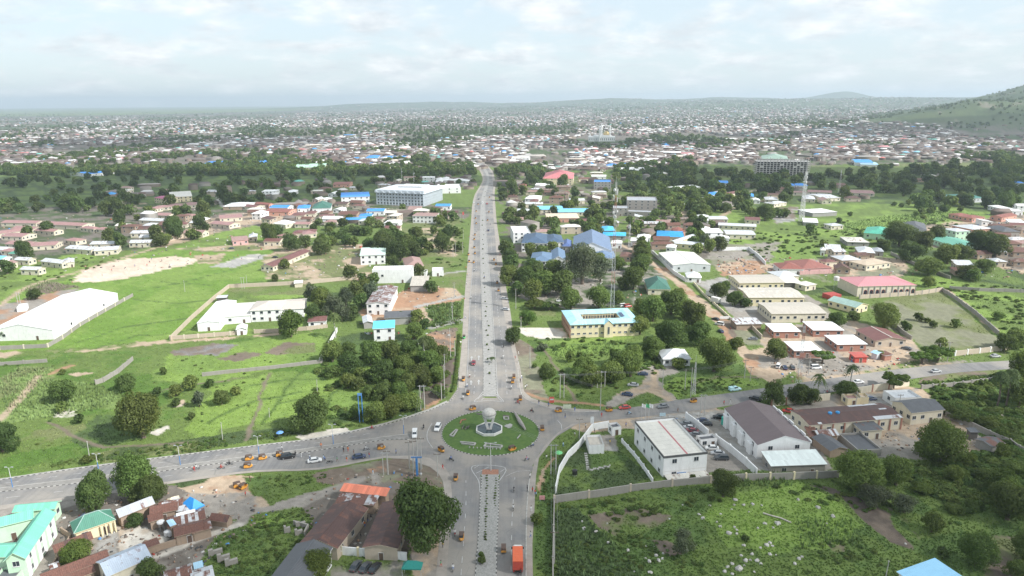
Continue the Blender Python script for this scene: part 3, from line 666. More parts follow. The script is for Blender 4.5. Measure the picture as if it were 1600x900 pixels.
# -- west arm
wT = [(-60,760),(0,750),(140,730),(300,709.5),(400,697),(500,685),(600,664),(640,652),(670,642),(700,629)]
wM0 = [(-60,771),(0,763),(140,746),(300,724.5),(400,712),(500,698),(600,683),(640,678.5)]
wM1 = [(-60,777),(0,769),(140,753),(300,730),(400,717.5),(500,703.5),(600,688),(640,687)]
wB = [(-60,800),(0,790),(140,772),(300,747),(400,735),(500,731),(600,713),(645,712)]
ribbon('road', wT[:8], wM0, M_ASPH); ribbon('road', wM1, wB, M_ASPH)
ribbon('median', wM0, wM1, dusty_mat('dusty west median', (.20,.19,.175), (.30,.285,.265), .5), z=0.15)
kerb('kerb', wT); kerb('kerb', wM0[:], painted=False, w=.18); kerb('kerb', wM1[:])
ribbon('pavement', wB, [(-60,806),(0,797),(140,777),(300,751),(400,738),(500,734),(600,716),(648,718)], M_PAVE)
ribbon('pavement', [(-60,758),(0,748),(140,728),(300,708),(400,695.5),(500,683),(600,661),(640,649.5),(670,639),(698,626)], [(-60,759.6),(0,749.6),(140,729.6),(300,709),(400,696.5),(500,684.5),(600,663.5),(640,651.5),(670,641.5),(700,628.5)], M_CONC)
# -- east arm
eN = [(822,622),(860,636),(900,642),(935,642),(1000,635),(1060,625),(1120,617),(1180,608.5),(1230,601),(1280,594),(1340,585.5),(1420,575),(1500,568),(1570,564),(1640,560)]
eS = [(850,690),(880,668),(905,662),(940,658),(1000,652),(1060,645),(1120,637),(1180,627.5),(1230,621),(1280,616),(1340,606),(1420,593),(1500,582),(1570,577.5),(1640,572)]
ribbon('road', eN, eS, M_ASPH)
ribbon('pavement', [(819,612),(830,622),(862,632),(900,639),(936,641)], [(813,612),(822,624),(860,638),(900,643.5),(936,643)], M_PAVE, z=0.13)
kerb('kerb', [(809,575),(812,605),(822,624),(860,638),(900,643.5),(936,643)], painted=False)
kerb('kerb', [(717,575),(715.5,600),(712,617),(700,629)])
# -- the circle
sheet('road', [(700,628),(716,606),(728,606),(741,622),(790,622),(808,606),(812,606),(822,623),(860,637),(900,643),(900,664),(870,682),(845,705),(832,728),(829,742),(780,742),(752,742),(704,752),(692,733),(668,717),(645,712),(636,712),(636,687),(640,678),(636,654),(670,642)], M_ASPH)
sheet('pavement', [(905,662),(880,672),(862,690),(842,716),(838,742),(830,742),(835,722),(850,698),(872,676),(895,662)], M_PAVE)
sheet('pavement', [(645,712),(672,716),(696,731),(708,752),(700,756),(690,744),(672,730),(640,719)], M_PAVE)
C0 = G(766.5, 675); RI = 76.0 * mpp(C0)
print('roundabout', C0, RI)
gb = MB(); prof = [(0, 0.75), (RI * .5, 0.6), (RI * .85, 0.3), (RI - 0.1, 0.16)]
gb.lathe([(r_, z_) for r_, z_ in prof[::-1]], 72)
b = gb.build('roundabout_island', dusty_mat('island lawn', (0.055, 0.115, 0.022), (0.10, 0.165, 0.035), 0.7), loc=C0, smooth=True)
tag(b, 'round grass traffic island with striped kerb in the junction', 'traffic island')
kb = kerb('kerb', None, world=[Vector((RI * math.cos(t), RI * math.sin(t), 0)) for t in np.linspace(0, 2 * math.pi, 73)], seg=0.65, w=0.3, h=0.2, parent=b)
ISL = b
def zi(x, y):                                            # height of the island lawn
 q = G(x, y); r = (Vector((q.x, q.y, 0)) - C0).length
 return float(np.interp(r, [0, RI * .5, RI * .85, RI], [0.75, 0.6, 0.3, 0.16]))
def GI(x, y): z = zi(x, y); q = G(x, y, z); return q
# lane paint
def stripe(line, w=0.16, dash=None, z=None, name='road_marking'):
 L = smooth_line([G(*p) for p in line], 2.0); z = 0.145 if z is None else z; b = MB(); acc = 0
 for a, c in zip(L[:-1], L[1:]):
  ln = (c - a).length; mid = acc + ln / 2; acc += ln
  if dash and (mid % (dash[0] + dash[1])) > dash[0]: continue
  t = (c - a); s = Vector((-t.y, t.x, 0)).normalized() * w / 2; u = Vector((0, 0, z))
  b.quad(a - s + u, c - s + u, c + s + u, a + s + u)
 if b.f: tag(b.build(name, M_WHITE), kind='structure')
def mid(A, B, t=0.5): return [(a[0] * (1 - t) + c[0] * t, a[1] * (1 - t) + c[1] * t) for a, c in zip(A, B)]
for A, B, s in ((mL0, mL1, slice(1, 12)), (mR0, mR1, slice(1, 12)), (sL0, sL1, slice(2, 8)), (sR0, sR1, slice(2, 8)), (wT[:8], wM0, slice(0, 7)), (wM1, wB, slice(0, 7))):
 stripe(mid(A, B)[s], 0.15, (2.0, 4.0), 0.12)
stripe(mid(mL0, mL1, 0.06)[1:11], 0.15, z=0.12); stripe(mid(mR0, mR1, 0.05)[1:11], 0.15, z=0.12)
stripe([(755,612),(748,621),(741,628),(764,626),(787,628),(780,620),(776,610)], 0.2)
for a in ((747,624,756,615),(752,626,757,621),(780,624,776,617),(784,627,778,622)): stripe([a[:2], a[2:]], 0.16)
stripe([(750,770),(748,752),(738,729),(789,731),(780,752)], 0.2)
for a in ((744,740,764,730),(748,748,753,746),(741,732,748,728),(782,738,789,733)): stripe([a[:2], a[2:]], 0.16)
stripe([(675,662),(668,675),(668,688),(676,700)], 0.18); stripe([(871,657),(877,664),(878,672)], 0.18)
stripe([(790,745),(808,737),(828,736)], 0.12)
for x, y in ((736,599),(748,598),(737,561),(748,560)): stripe([(x, y + 3), (x, y - 3)], 0.35); stripe([(x - 2, y - 1), (x, y - 4), (x + 2, y - 1)], 0.25)
# ================================================================== BUILDINGS
RC = dict(white=(0.78,0.78,0.77), cream=(0.62,0.60,0.54), beige=(0.47,0.43,0.37), tan=(0.5,0.4,0.3), brown=(0.088,0.048,0.042), maroon=(0.17,0.075,0.068),
 plum=(0.15,0.115,0.118), pink=(0.52,0.23,0.25), rose=(0.33,0.21,0.19), red=(0.42,0.09,0.07), orange=(0.72,0.22,0.13), brick=(0.25,0.09,0.07), green=(0.09,0.30,0.22),
 mint=(0.17,0.50,0.37), dgreen=(0.05,0.15,0.115), sage=(0.28,0.40,0.36), teal=(0.02,0.22,0.21), blue=(0.05,0.27,0.72), sky=(0.20,0.55,0.80), slate=(0.065,0.11,0.18),
 pale_blue=(0.38,0.60,0.75), grey=(0.36,0.38,0.41), dgrey=(0.10,0.105,0.115), lgrey=(0.52,0.54,0.56), rust=(0.16,0.085,0.065), mud=(0.22,0.18,0.15))
WC = dict(white=(0.80,0.80,0.79), cream=(0.66,0.60,0.47), yellow=(0.72,0.63,0.42), green=(0.35,0.62,0.36), pgreen=(0.52,0.72,0.52), brick=(0.38,0.19,0.14), grey=(0.33,0.32,0.30),
 salmon=(0.60,0.33,0.25), pink=(0.62,0.38,0.36), mud=(0.36,0.27,0.20), tan=(0.50,0.42,0.33), ltgrey=(0.56,0.58,0.60), stained=(0.31,0.29,0.26), dark=(0.12,0.11,0.10), red=(0.5,0.08,0.06))
WINC = {}
def window_mesh(w, h, near):
 k = (round(w, 1), round(h, 1), near)
 if k in WINC: return WINC[k]
 b = MB(); t = 0.07
 b.box(-w/2, w/2, -0.05, 0.0, -h/2 - t, -h/2, 0); b.box(-w/2, w/2, -0.05, 0.0, h/2, h/2 + t, 0)
 b.box(-w/2 - t, -w/2, -0.05, 0, -h/2 - t, h/2 + t, 0); b.box(w/2, w/2 + t, -0.05, 0, -h/2 - t, h/2 + t, 0)
 if near: b.box(-0.03, 0.03, -0.04, 0, -h/2, h/2, 0)
 b.quad((-w/2, -0.015, -h/2), (w/2, -0.015, -h/2), (w/2, -0.015, h/2), (-w/2, -0.015, h/2), 1)
 b.box(-w/2 - 0.15, w/2 + 0.15, -0.16, 0, -h/2 - t - 0.1, -h/2 - t - 0.002, 0)
 WINC[k] = b.mesh('window', [M_FRAME, M_GLASS]); return WINC[k]
DOORM = {}
def door_mesh(w=1.1, h=2.1):
 if (w, h) not in DOORM:
  b = MB(); b.box(-w/2, w/2, -0.06, 0, 0.02, h, 0); b.box(-w/2 - 0.1, -w/2, -0.08, 0, 0, h + 0.1, 1); b.box(w/2, w/2 + 0.1, -0.08, 0, 0, h + 0.1, 1); b.box(-w/2, w/2, -0.08, 0, h + 0.002, h + 0.1, 1)
  DOORM[(w, h)] = b.mesh('door', [M_DOOR, M_FRAME])
 return DOORM[(w, h)]
def rect(p1, p2, p3, h, br=False, z0=0.0):
 A = G(*p1, h + z0); Bq = G(*p2, h + z0); C = G(*p3, h + z0); u = Bq - A
 w = C - (Bq if br else A)
 au = math.atan2(u.y, u.x); aw = math.atan2(w.y, w.x) - math.pi / 2; L, D = u.length, w.length
 da = (aw - au + math.pi) % (2 * math.pi) - math.pi
 rz = au + da * (D / (L + D)) * (1.0 if abs(da) < 0.6 else 0.0)
 D = abs(-math.sin(rz) * w.x + math.cos(rz) * w.y); D = max(D, 2.0)
 M = (A + Bq) / 2; cx = M.x - math.cos(rz) * L / 2; cy = M.y - math.sin(rz) * L / 2
 return Vector((cx, cy, z0)), rz, L, D
def roof_part(L, D, h, kind, rh, ov, fascia=0.18):
 b = MB(); e = h
 def sl(pts, ux, uo=(0, 0)):
  # uv: u along the eave, v up the slope, metres
  a = Vector(pts[0]); x = Vector(ux).normalized(); n = None
  q = Vector(pts[1]) - a; r_ = Vector(pts[-1]) - a; y = (r_ - x * r_.dot(x)); y = y.normalized() if y.length > 1e-6 else Vector((0, 1, 0))
  uv = [((Vector(p) - a).dot(x), (Vector(p) - a).dot(y)) for p in pts]; b.ngon(pts, 0, uv)
 c = [(0, 0), (L, 0), (L, D), (0, D)]
 if kind == 'hip':
  if L >= D: r0, r1 = (D / 2, D / 2), (L - D / 2, D / 2)
  else: r0, r1 = (L / 2, L / 2), (L / 2, D - L / 2)
  if abs(L - D) < 0.5: r1 = (r0[0] + 0.02, r0[1]) if L >= D else (r0[0], r0[1] + 0.02)
  P0, P1 = (*r0, e + rh), (*r1, e + rh)
  c3 = [(*q, e) for q in c]
  if L >= D:
   sl([c3[0], c3[1], P1, P0], (1, 0, 0)); sl([c3[1], c3[2], P1], (0, 1, 0)); sl([c3[2], c3[3], P0, P1], (-1, 0, 0)); sl([c3[3], c3[0], P0], (0, -1, 0))
  else:
   sl([c3[0], c3[1], P0], (1, 0, 0)); sl([c3[1], c3[2], P1, P0], (0, 1, 0)); sl([c3[2], c3[3], P1], (-1, 0, 0)); sl([c3[3], c3[0], P0, P1], (0, -1, 0))
 elif kind == 'gx':
  m = D / 2
  sl([(0, 0, e), (L, 0, e), (L, m, e + rh), (0, m, e + rh)], (1, 0, 0)); sl([(L, D, e), (0, D, e), (0, m, e + rh), (L, m, e + rh)], (-1, 0, 0))
 elif kind == 'gy':
  m = L / 2
  sl([(0, D, e), (0, 0, e), (m, 0, e + rh), (m, D, e + rh)], (0, -1, 0)); sl([(L, 0, e), (L, D, e), (m, D, e + rh), (m, 0, e + rh)], (0, 1, 0))
 elif kind == 'shed':
  sl([(0, 0, e), (L, 0, e), (L, D, e + rh), (0, D, e + rh)], (1, 0, 0))
 f = fascia
 if kind in ('hip',):
  for i in range(4):
   a, q = c[i], c[(i + 1) % 4]; b.quad((*a, e - f), (*q, e - f), (*q, e), (*a, e), 1)
  b.ngon([(*q, e - f) for q in c[::-1]], 1)
 else:
  top = {'gx': [(0, 0, e), (0, D / 2, e + rh), (0, D, e)], 'gy': [(0, 0, e), (L / 2, 0, e + rh), (L, 0, e)], 'shed': [(0, 0, e), (0, D, e + rh)]}.get(kind)
  if kind == 'gy':
   for y, s in ((0, 1), (D, -1)):
    for p, q in zip(top[:-1], top[1:]):
     a = (p[0], y, p[2]); d = (q[0], y, q[2]); g_ = [(a[0], y, a[2] - f), (d[0], y, d[2] - f), d, a]; b.quad(*(g_ if s > 0 else g_[::-1]), 1)
   b.quad((0, D, e - f), (0, 0, e - f), (0, 0, e), (0, D, e), 1); b.quad((L, 0, e - f), (L, D, e - f), (L, D, e), (L, 0, e), 1)
   b.quad((L / 2, 0, e + rh - f), (L / 2, D, e + rh - f), (0, D, e - f), (0, 0, e - f), 1); b.quad((L, 0, e - f), (L, D, e - f), (L / 2, D, e + rh - f), (L / 2, 0, e + rh - f), 1)
  else:
   for x, s in ((0, -1), (L, 1)):
    for p, q in zip(top[:-1], top[1:]):
     a = (x, p[1], p[2]); d = (x, q[1], q[2]); g_ = [(x, p[1], p[2] - f), (x, q[1], q[2] - f), d, a]; b.quad(*(g_ if s > 0 else g_[::-1]), 1)
   b.quad((0, 0, e - f), (L, 0, e - f), (L, 0, e), (0, 0, e), 1); ze = e + (rh if kind == 'shed' else 0)
   b.quad((L, D, ze - f), (0, D, ze - f), (0, D, ze), (L, D, ze), 1)
   if kind == 'gx':
    b.quad((0, D / 2, e + rh - f), (L, D / 2, e + rh - f), (L, 0, e - f), (0, 0, e - f), 1); b.quad((0, D, e - f), (L, D, e - f), (L, D / 2, e + rh - f), (0, D / 2, e + rh - f), 1)
   else: b.quad((0, D, ze - f), (L, D, ze - f), (L, 0, e - f), (0, 0, e - f), 1)
 return b
def wall_part(L, D, h, kind, rh, ov):
 b = MB(); x0, x1, y0, y1 = ov, L - ov, ov, D - ov
 if x1 - x0 < 0.6: x0, x1 = L * .1, L * .9
 if y1 - y0 < 0.6: y0, y1 = D * .1, D * .9
 if kind == 'flat':
  t = 0.25; x0 = y0 = 0; x1, y1 = L, D; zt = h - 0.75
  for a in ((x0, x1, y0, y0 + t), (x0, x1, y1 - t, y1), (x0, x0 + t, y0 + t, y1 - t), (x1 - t, x1, y0 + t, y1 - t)): b.box(a[0], a[1], a[2], a[3], -0.3, h, 0, 1, False)
  return b
 b.box(x0, x1, y0, y1, -0.3, h - 0.17, 0, 0, False)
 z = h - 0.17
 if kind == 'gx':
  zz = h - 0.19 + rh * (1 - ov / max(D / 2, .1)); ym = D / 2
  b.tri((x0, y1, z), (x0, y0, z), (x0, ym, zz + rh * ov / max(D / 2, .1))); b.tri((x1, y0, z), (x1, y1, z), (x1, ym, zz + rh * ov / max(D / 2, .1)))
 elif kind == 'gy':
  xm = L / 2; b.tri((x0, y0, z), (x1, y0, z), (xm, y0, h - 0.19 + rh)); b.tri((x1, y1, z), (x0, y1, z), (xm, y1, h - 0.19 + rh))
 elif kind == 'shed':
  zb = h - 0.19 + rh * (y1 / D); zf = h - 0.19 + rh * y0 / D
  b.tri((x0, y1, z), (x0, y0, z), (x0, y1, zb)); b.tri((x1, y0, z), (x1, y1, z), (x1, y1, zb)); b.quad((x1, y1, z), (x0, y1, z), (x0, y1, zb), (x1, y1, zb))
 return b
NB_ = [0]
def BLD(name, label, cat, p1, p2, p3, h, roof='gx', rh=1.5, rc='grey', wc='cream', rust=0.0, ov=0.45, br=False, wins=1.0, door=True, group=None, auto=False, z0=0.0, cap=None, patch=0.1, gloss=0.45, maxw=9, stor=None, world=None, side=None):
 if world: loc, rz, L, D = world
 else: loc, rz, L, D = rect(p1, p2, p3, h, br, z0)
 root = empty(name, loc, rz)
 wm = wall_mat(WC[wc] if isinstance(wc, str) else wc, 0.9 if wc in ('stained', 'mud', 'grey') else 0.4)
 rm = roof_mat(RC[rc] if isinstance(rc, str) else rc, rust, gloss, patch)
 ov = min(ov, L * .15, D * .15)
 trim = wm
 wall_part(L, D, h, roof, rh, ov).build('wall', [wm, M_CONC], root)
 if roof == 'flat':
  b = MB(); b.box(0.25, L - 0.25, 0.25, D - 0.25, h - 0.95, h - 0.7, 0); b.build('roof', rm, root)
 else:
  b = roof_part(L, D, h, roof, rh, ov); ro = b.build('roof', [rm, trim if wc != 'brick' else M_FRAME], root)
  if cap:
   cm = plain('ridge cap', RC[cap], 0.5); b = MB(); w = 0.18
   if roof == 'gx' or (roof == 'hip' and L >= D):
    a0, a1 = (0, L) if roof == 'gx' else (D / 2, L - D / 2); b.box(a0, a1, D / 2 - w, D / 2 + w, h + rh - 0.05, h + rh + 0.06)
   else:
    a0, a1 = (0, D) if roof == 'gy' else (L / 2, D - L / 2); b.box(L / 2 - w, L / 2 + w, a0, a1, h + rh - 0.05, h + rh + 0.06)
   if roof == 'hip':
    for cx_, cy_ in ((0, 0), (L, 0), (L, D), (0, D)):
     m = min(L, D) / 2; b.tube((cx_, cy_, h), (abs(cx_ - m) if cx_ == 0 else L - m, m if cy_ == 0 else D - m, h + rh), 0.14, n=4)
   b.build('ridge_cap', cm, ro)
 # windows and doors on the faces that can be seen
 mp = mpp(loc + Vector((0, 0, h))); o2 = 0 if roof == 'flat' else ov
 if wins > 0 and 1.2 / mp > 0.9:
  near = mp < 0.26; st = stor or max(1, int((h + 0.4) / 3.0)); hs = h / st
  # camera in local coordinates
  cl = Vector((-loc.x * math.cos(-rz) + loc.y * math.sin(-rz), -loc.x * math.sin(-rz) - loc.y * math.cos(-rz)))
  faces = [('f', L, (0, o2), 0.0)]
  if cl.x < 0: faces.append(('l', D, (o2, D), -math.pi / 2))
  if cl.x > L: faces.append(('r', D, (L - o2, 0), math.pi / 2))
  for fc, ln, org, ra in faces:
   if side and fc not in side: continue
   n = int(min(maxw, max(1, ln / 3.6)) * wins + 0.5)
   if n < 1: continue
   ww, wh = (1.4, 1.3) if near else (1.5, 1.4)
   if ln / n < 2.2: n = max(1, int(ln / 2.4))
   hy = min(1.3, hs * .42)
   for s in range(st):
    for k in range(n):
     t = (k + 0.5) / n * ln; zc = s * hs + hs * 0.56
     isd = door and fc == 'f' and s == 0 and k == n // 2
     if fc == 'f': pos = (t, o2 - 0.003)
     elif fc == 'l': pos = (o2 - 0.003, D - t)
     else: pos = (L - o2 + 0.003, t)
     if isd: place('door', door_mesh(), root, (*pos, 0), ra)
     else: place('window', window_mesh(ww, hy, near), root, (*pos, zc), ra)
 if auto: later(root, label, cat, group or 'town buildings', pix(loc + Vector((math.cos(rz) * L / 2, math.sin(rz) * L / 2, h / 2))))
 else: tag(root, label, cat, group)
 NB_[0] += 1
 root['_L'] = L; root['_D'] = D
 return root, L, D
FOOT = []          # occupied ground: x, y, radius
def occupy(root, L, D):
 c, s = math.cos(root.rotation_euler.z), math.sin(root.rotation_euler.z); l = root.location
 st = min(L, D)
 nx = max(1, int(L / st + .5)); ny = max(1, int(D / st + .5))
 for i in range(nx):
  for j in range(ny):
   x = L * (i + .5) / nx; y = D * (j + .5) / ny; FOOT.append((l.x + x * c - y * s, l.y + x * s + y * c, st * 0.62))
BL = [
 # ---- near right
 ('office_building','white two storey block with flat grey roof and a thin red line along it','building',(1037,713),(1106,707),(990,658),8.5,dict(roof='flat',rc='cream',wc='white',wins=.6,patch=.06)),
 ('hall','large white hall with purple brown gabled roof beside the car park','hall',(1184,696),(1267,691),(1133,638),6.0,dict(roof='gy',rh=2.8,rc='plum',wc='white',ov=.15,wins=.5,patch=.05)),
 ('annex','low white annex with pale green white sheet roof in front of the hall','annex',(1205,729),(1293,725),(1190,709),3.8,dict(roof='shed',rh=.9,rc=(.66,.72,.70),wc='stained',wins=.4)),
 ('depot','long cream depot with brown sheet roof and pale patches','depot',(1265,665),(1412,652),(1235,641),4.6,dict(rh=.9,rc='brown',wc='cream',wins=.8,rust=.1,ov=.3)),
 ('warehouse','cream warehouse with dark grey weathered sheet roof right of the depot','warehouse',(1425,646),(1477,640),(1393,627),4.8,dict(rh=1.8,rc='dgrey',wc='cream',wins=1)),
 ('outbuilding','flat grey roofed white building inside the striped boundary wall','outbuilding',(1402,624),(1438,619),(1390,611),3.6,dict(roof='flat',rc='lgrey',wc='white',wins=.4)),
 ('gatehouse','tiny cream gatehouse beside the green gate','gatehouse',(1327,624),(1343,621),(1322,616),3.0,dict(roof='flat',rc='rose',wc='yellow',wins=1)),
 ('water_store','small cream ribbed block against the striped wall','outbuilding',(1346,621),(1357,620),(1345,614),3.4,dict(roof='flat',rc='tan',wc='yellow',wins=0)),
 ('outbuilding','small cream block with black flat roof in the depot yard','outbuilding',(1349,675),(1380,670),(1337,663),3.6,dict(roof='shed',rh=.4,rc='dgrey',wc='cream',rust=.1)),
 ('shed','long dark grey shed between the hall and the trees','shed',(1300,707),(1324,700),(1277,684),3.0,dict(roof='gy',rh=1.1,rc='dgrey',wc='mud',wins=0)),
 ('shed','small rusty red shed with patched sheets behind the hall','shed',(1266,683),(1280,681),(1263,671),3.0,dict(roof='shed',rh=.8,rc='rust',wc='mud',rust=.8,wins=0)),
 ('shed','small pale and rusty shed touching the depot front','shed',(1279,683),(1312,680),(1283,671),3.2,dict(rh=1.2,rc='lgrey',wc='mud',rust=.35,wins=0)),
 ('open_ruin','roofless dark grey store in the depot yard','ruin',(1345,706),(1374,699),(1324,679),2.6,dict(roof='flat',rc='dgrey',wc='stained',wins=0)),
 ('shed','low open shed with striped grey roof by the depot yard wall','shed',(1550,699),(1572,693),(1522,686),2.8,dict(rh=.8,rc='dgrey',wc='grey',rust=.25,wins=0)),
 ('shed','black square shed under the yard wall right of the depot','shed',(1517,676),(1531,675),(1511,670),3.2,dict(roof='shed',rh=.4,rc='dgrey',wc='dark',wins=0)),
 ('house','pale blue roofed house at the bottom right edge','house',(1404,892),(1444,928),(1456,869),3.6,dict(roof='shed',rh=.6,rc=(.30,.58,.80),wc='white',wins=.5,patch=.05)),
 ('pump_house','white outbuilding with grey flat roof inside the lawn compound','outbuilding',(921,696),(944,694),(918,680),3.3,dict(roof='flat',rc='beige',wc='white',wins=0)),
 ('gatehouse','white gatehouse with dark flat roof by the bank gate','gatehouse',(957,668),(971,666),(950,661),3.2,dict(roof='flat',rc='dgrey',wc='white',wins=1)),
 ('annex','small white annex with dark roof behind the flat roofed white block','annex',(1095,687),(1121,684),(1088,680),3.2,dict(roof='flat',rc='dgrey',wc='white',wins=1)),
 # ---- bottom left
 ('green_school_wing','long mint green roofed two storey wing with white and green walls','building',(4,878),(40,873),(56,805),6.2,dict(roof='gy',rh=2.0,rc='mint',wc='pgreen',wins=.5,ov=.5,patch=.06,cap='mint')),
 ('green_gate_block','mint green roofed block nearest the road in the green compound','building',(18,801),(86,795),(30,788),4.0,dict(rh=1.0,rc='mint',wc='pgreen',wins=.7)),
 ('green_court_wing','mint green roofed wing closing the back of the green courtyard','building',(-18,826),(52,812),(-22,812),5.0,dict(rh=1.4,rc='mint',wc='pgreen',wins=.5)),
 ('green_front_wing','mint green roofed wing at the bottom left corner of the green courtyard','building',(-30,872),(14,870),(-34,850),5.5,dict(rh=1.4,rc='mint',wc='pgreen',wins=.5)),
 ('lean_to','dark flat roofed lean-to in front of the mint green wing','outbuilding',(-12,905),(26,900),(6,886),3.2,dict(roof='flat',rc='dgrey',wc='pgreen',wins=0)),
 ('house','yellow walled house with dark green hipped roof and solar panel','house',(115,833),(181,813),(104,817),3.4,dict(roof='hip',rh=2.6,rc=(.07,.21,.15),wc='yellow',wins=.7,cap='sage')),
 ('house','long grey sheet roofed house behind the small round tree','house',(186,809),(243,787),(176,800),3.4,dict(rh=1.6,rc='grey',wc='mud',rust=.1,wins=.4)),
 ('shack','rusty red roofed shack nearest the grey roofed house','shack',(233,806),(278,796),(238,790),3.0,dict(rh=1.1,rc='rust',wc='mud',rust=.85,wins=.3)),
 ('shack','patched rusty and silver roofed shack left of the blue canopy','shack',(247,797),(286,789),(250,784),3.1,dict(rh=.8,rc='lgrey',wc='mud',rust=.5,wins=.3)),
 ('shack','long rusty roofed shack with white patches below the blue canopy','shack',(262,824),(322,811),(256,808),3.0,dict(rh=1.0,rc='lgrey',wc='mud',rust=.65,wins=.4)),
 ('shack','rusty brown roofed shack beside the white satellite dishes','shack',(272,838),(318,829),(266,823),3.0,dict(rh=1.0,rc='rust',wc='mud',rust=.9,wins=.4)),
 ('shed','small white roofed shed between the rusty shacks','shed',(276,812),(306,806),(273,804),3.6,dict(roof='shed',rh=.4,rc='white',wc='mud',wins=0)),
 ('shed','tiny pale blue roofed shed on the rusty shacks edge','shed',(266,823),(276,819),(260,815),3.6,dict(roof='shed',rh=.3,rc='pale_blue',wc='mud',wins=0)),
 ('house','cream house with pale blue grey sheet roof at the bottom edge','house',(168,904),(236,869),(160,876),4.6,dict(rh=1.7,rc=(.40,.46,.54),wc='cream',rust=.12,wins=.5)),
 ('shed','long rusty brown roofed shed at the bottom edge left of the pale roofed house','shed',(66,912),(172,872),(60,897),3.6,dict(rh=1.2,rc='rust',wc='mud',rust=.9,wins=0)),
 ('shed','rusty brown roofed shed behind the round tree near the green wing','shed',(86,866),(146,841),(84,852),3.2,dict(rh=1.2,rc='brown',wc='mud',rust=.6,wins=0)),
 ('shed','narrow rusty shed at the very bottom left of the pale roofed house','shed',(60,926),(150,893),(56,914),3.0,dict(rh=.8,rc='rust',wc='mud',rust=.8,wins=0)),
 ('shack','rusty shack at the bottom edge beside the cobbled lane','shack',(258,912),(302,898),(256,893),3.0,dict(rh=1.0,rc='lgrey',wc='mud',rust=.6,wins=0)),
 ('shack','silver striped roofed shack at the bottom edge by the grass slope','shack',(300,914),(336,903),(296,893),2.8,dict(rh=.8,rc='lgrey',wc='mud',rust=.35,wins=0)),
 ('shed','small pale blue roofed shed beside the cobbled lane','shed',(303,890),(318,886),(301,881),2.4,dict(roof='shed',rh=.3,rc='pale_blue',wc='mud',wins=0)),
 ('shack','patched rusty shack at the right end of the shack cluster','shack',(300,834),(332,825),(294,819),2.8,dict(rh=.7,rc='lgrey',wc='mud',rust=.7,wins=0)),
 ('shack','small rusty shack squeezed below the grey sheet roof','shack',(232,816),(256,810),(228,808),2.8,dict(roof='shed',rh=.5,rc='rust',wc='mud',rust=.9,wins=0)),
 ('shack','small grey sheet shack behind the blue canopy','shack',(276,798),(299,800),(278,790),2.6,dict(roof='shed',rh=.5,rc='lgrey',wc='mud',rust=.3,wins=0)),
 ('shed','collapsed dark brown shed on the bare slope right of the blue canopy','shed',(326,812),(354,817),(336,801),2.0,dict(rh=1.2,rc='brown',wc='mud',rust=.7,wins=0)),
 ('shed','low rusty shed between the bare yard and the lane','shed',(226,858),(250,849),(222,850),2.4,dict(roof='shed',rh=.4,rc='rust',wc='mud',rust=.9,wins=0)),
 ('shed','rusty lean-to shed beside the mint green wing','shed',(80,896),(96,889),(78,884),2.6,dict(roof='shed',rh=.4,rc='lgrey',wc='mud',rust=.4,wins=0)),
 # ---- bottom centre
 ('market_shed','long market shed with bright orange roof by the footpath','shed',(530,768),(604,775),(540,759),3.2,dict(roof='shed',rh=.8,rc='orange',wc='mud',wins=0,patch=.2)),
 ('market_shed','patched rusty and white roofed shed joined to the orange one','shed',(523,785),(585,790),(532,771),3.0,dict(roof='shed',rh=.4,rc='lgrey',wc='mud',rust=.6,wins=0,patch=.3)),
 ('long_house','long brown roofed house running down to the slate roof','house',(468,848),(527,858),(520,786),3.8,dict(roof='gy',rh=1.8,rc='brown',wc='tan',rust=.25,wins=.5,cap='brown')),
 ('long_house','brown roofed shed between the yard and the largest tree','house',(566,855),(622,858),(596,784),3.8,dict(roof='gy',rh=1.0,rc='brown',wc='tan',rust=.25,wins=.4)),
 ('house','dark slate roofed house beside the light green tree at the bottom edge','house',(410,918),(472,926),(463,849),5.0,dict(roof='gy',rh=1.8,rc='dgrey',wc='white',wins=.5,patch=.05,cap='dgrey')),
 # ---- left middle
 ('warehouse','very long white warehouse in the green field at the left edge','warehouse',(-22,518.6),(82,515.6),(97.6,460.2),5.0,dict(roof='gy',rh=3.4,rc='white',wc='white',ov=.2,wins=.25,patch=.03,cap='grey')),
 ('hut','tiny white hut beside the three poles behind the long white warehouse','hut',(26,480),(40,479),(27,475),2.8,dict(roof='flat',rc='white',wc='white',wins=0)),
 ('clinic_wing','long low white wing at the left of the beige roofed complex','building',(307,505),(343,503),(338,471),4.6,dict(roof='gy',rh=.8,rc='white',wc='white',ov=.2,wins=.4,patch=.03)),
 ('clinic_wing','low middle wing with two tone beige roof in the white complex','building',(348,495),(391,493),(357,474),4.2,dict(rh=1.2,rc='cream',wc='white',ov=.3,wins=.5,patch=.04)),
 ('clinic','white two storey clinic with beige hipped roof','building',(390,485),(438,484),(397,470),6.4,dict(roof='hip',rh=2.2,rc=(.55,.49,.43),wc='white',wins=.8,patch=.04)),
 ('clinic_wing','beige roofed wing behind the tall eucalyptus tree','building',(438,484),(475,482),(444,468),5.0,dict(rh=1.6,rc=(.55,.49,.43),wc='white',wins=.6,patch=.04)),
 ('gatehouse','small white gabled gatehouse in front of the white complex','gatehouse',(368,516),(386,514),(371,509),3.0,dict(roof='gy',rh=1.2,rc='white',wc='white',wins=.6)),
 ('shelter','flat white roofed shelter at the back wall corner of the white complex','shelter',(337,466),(354,465),(341,462),3.2,dict(roof='shed',rh=.2,rc='lgrey',wc='dark',wins=0)),
 ('hut','red brown roofed hut beside the palm by the white complex','hut',(480,504),(510,501),(486,495),3.0,dict(roof='hip',rh=1.2,rc='maroon',wc='white',rust=.3,wins=.7)),
 ('hut','small white hut on the grey field wall','hut',(459,443),(473,442),(460,439),2.8,dict(roof='shed',rh=.3,rc='white',wc='cream',wins=0)),
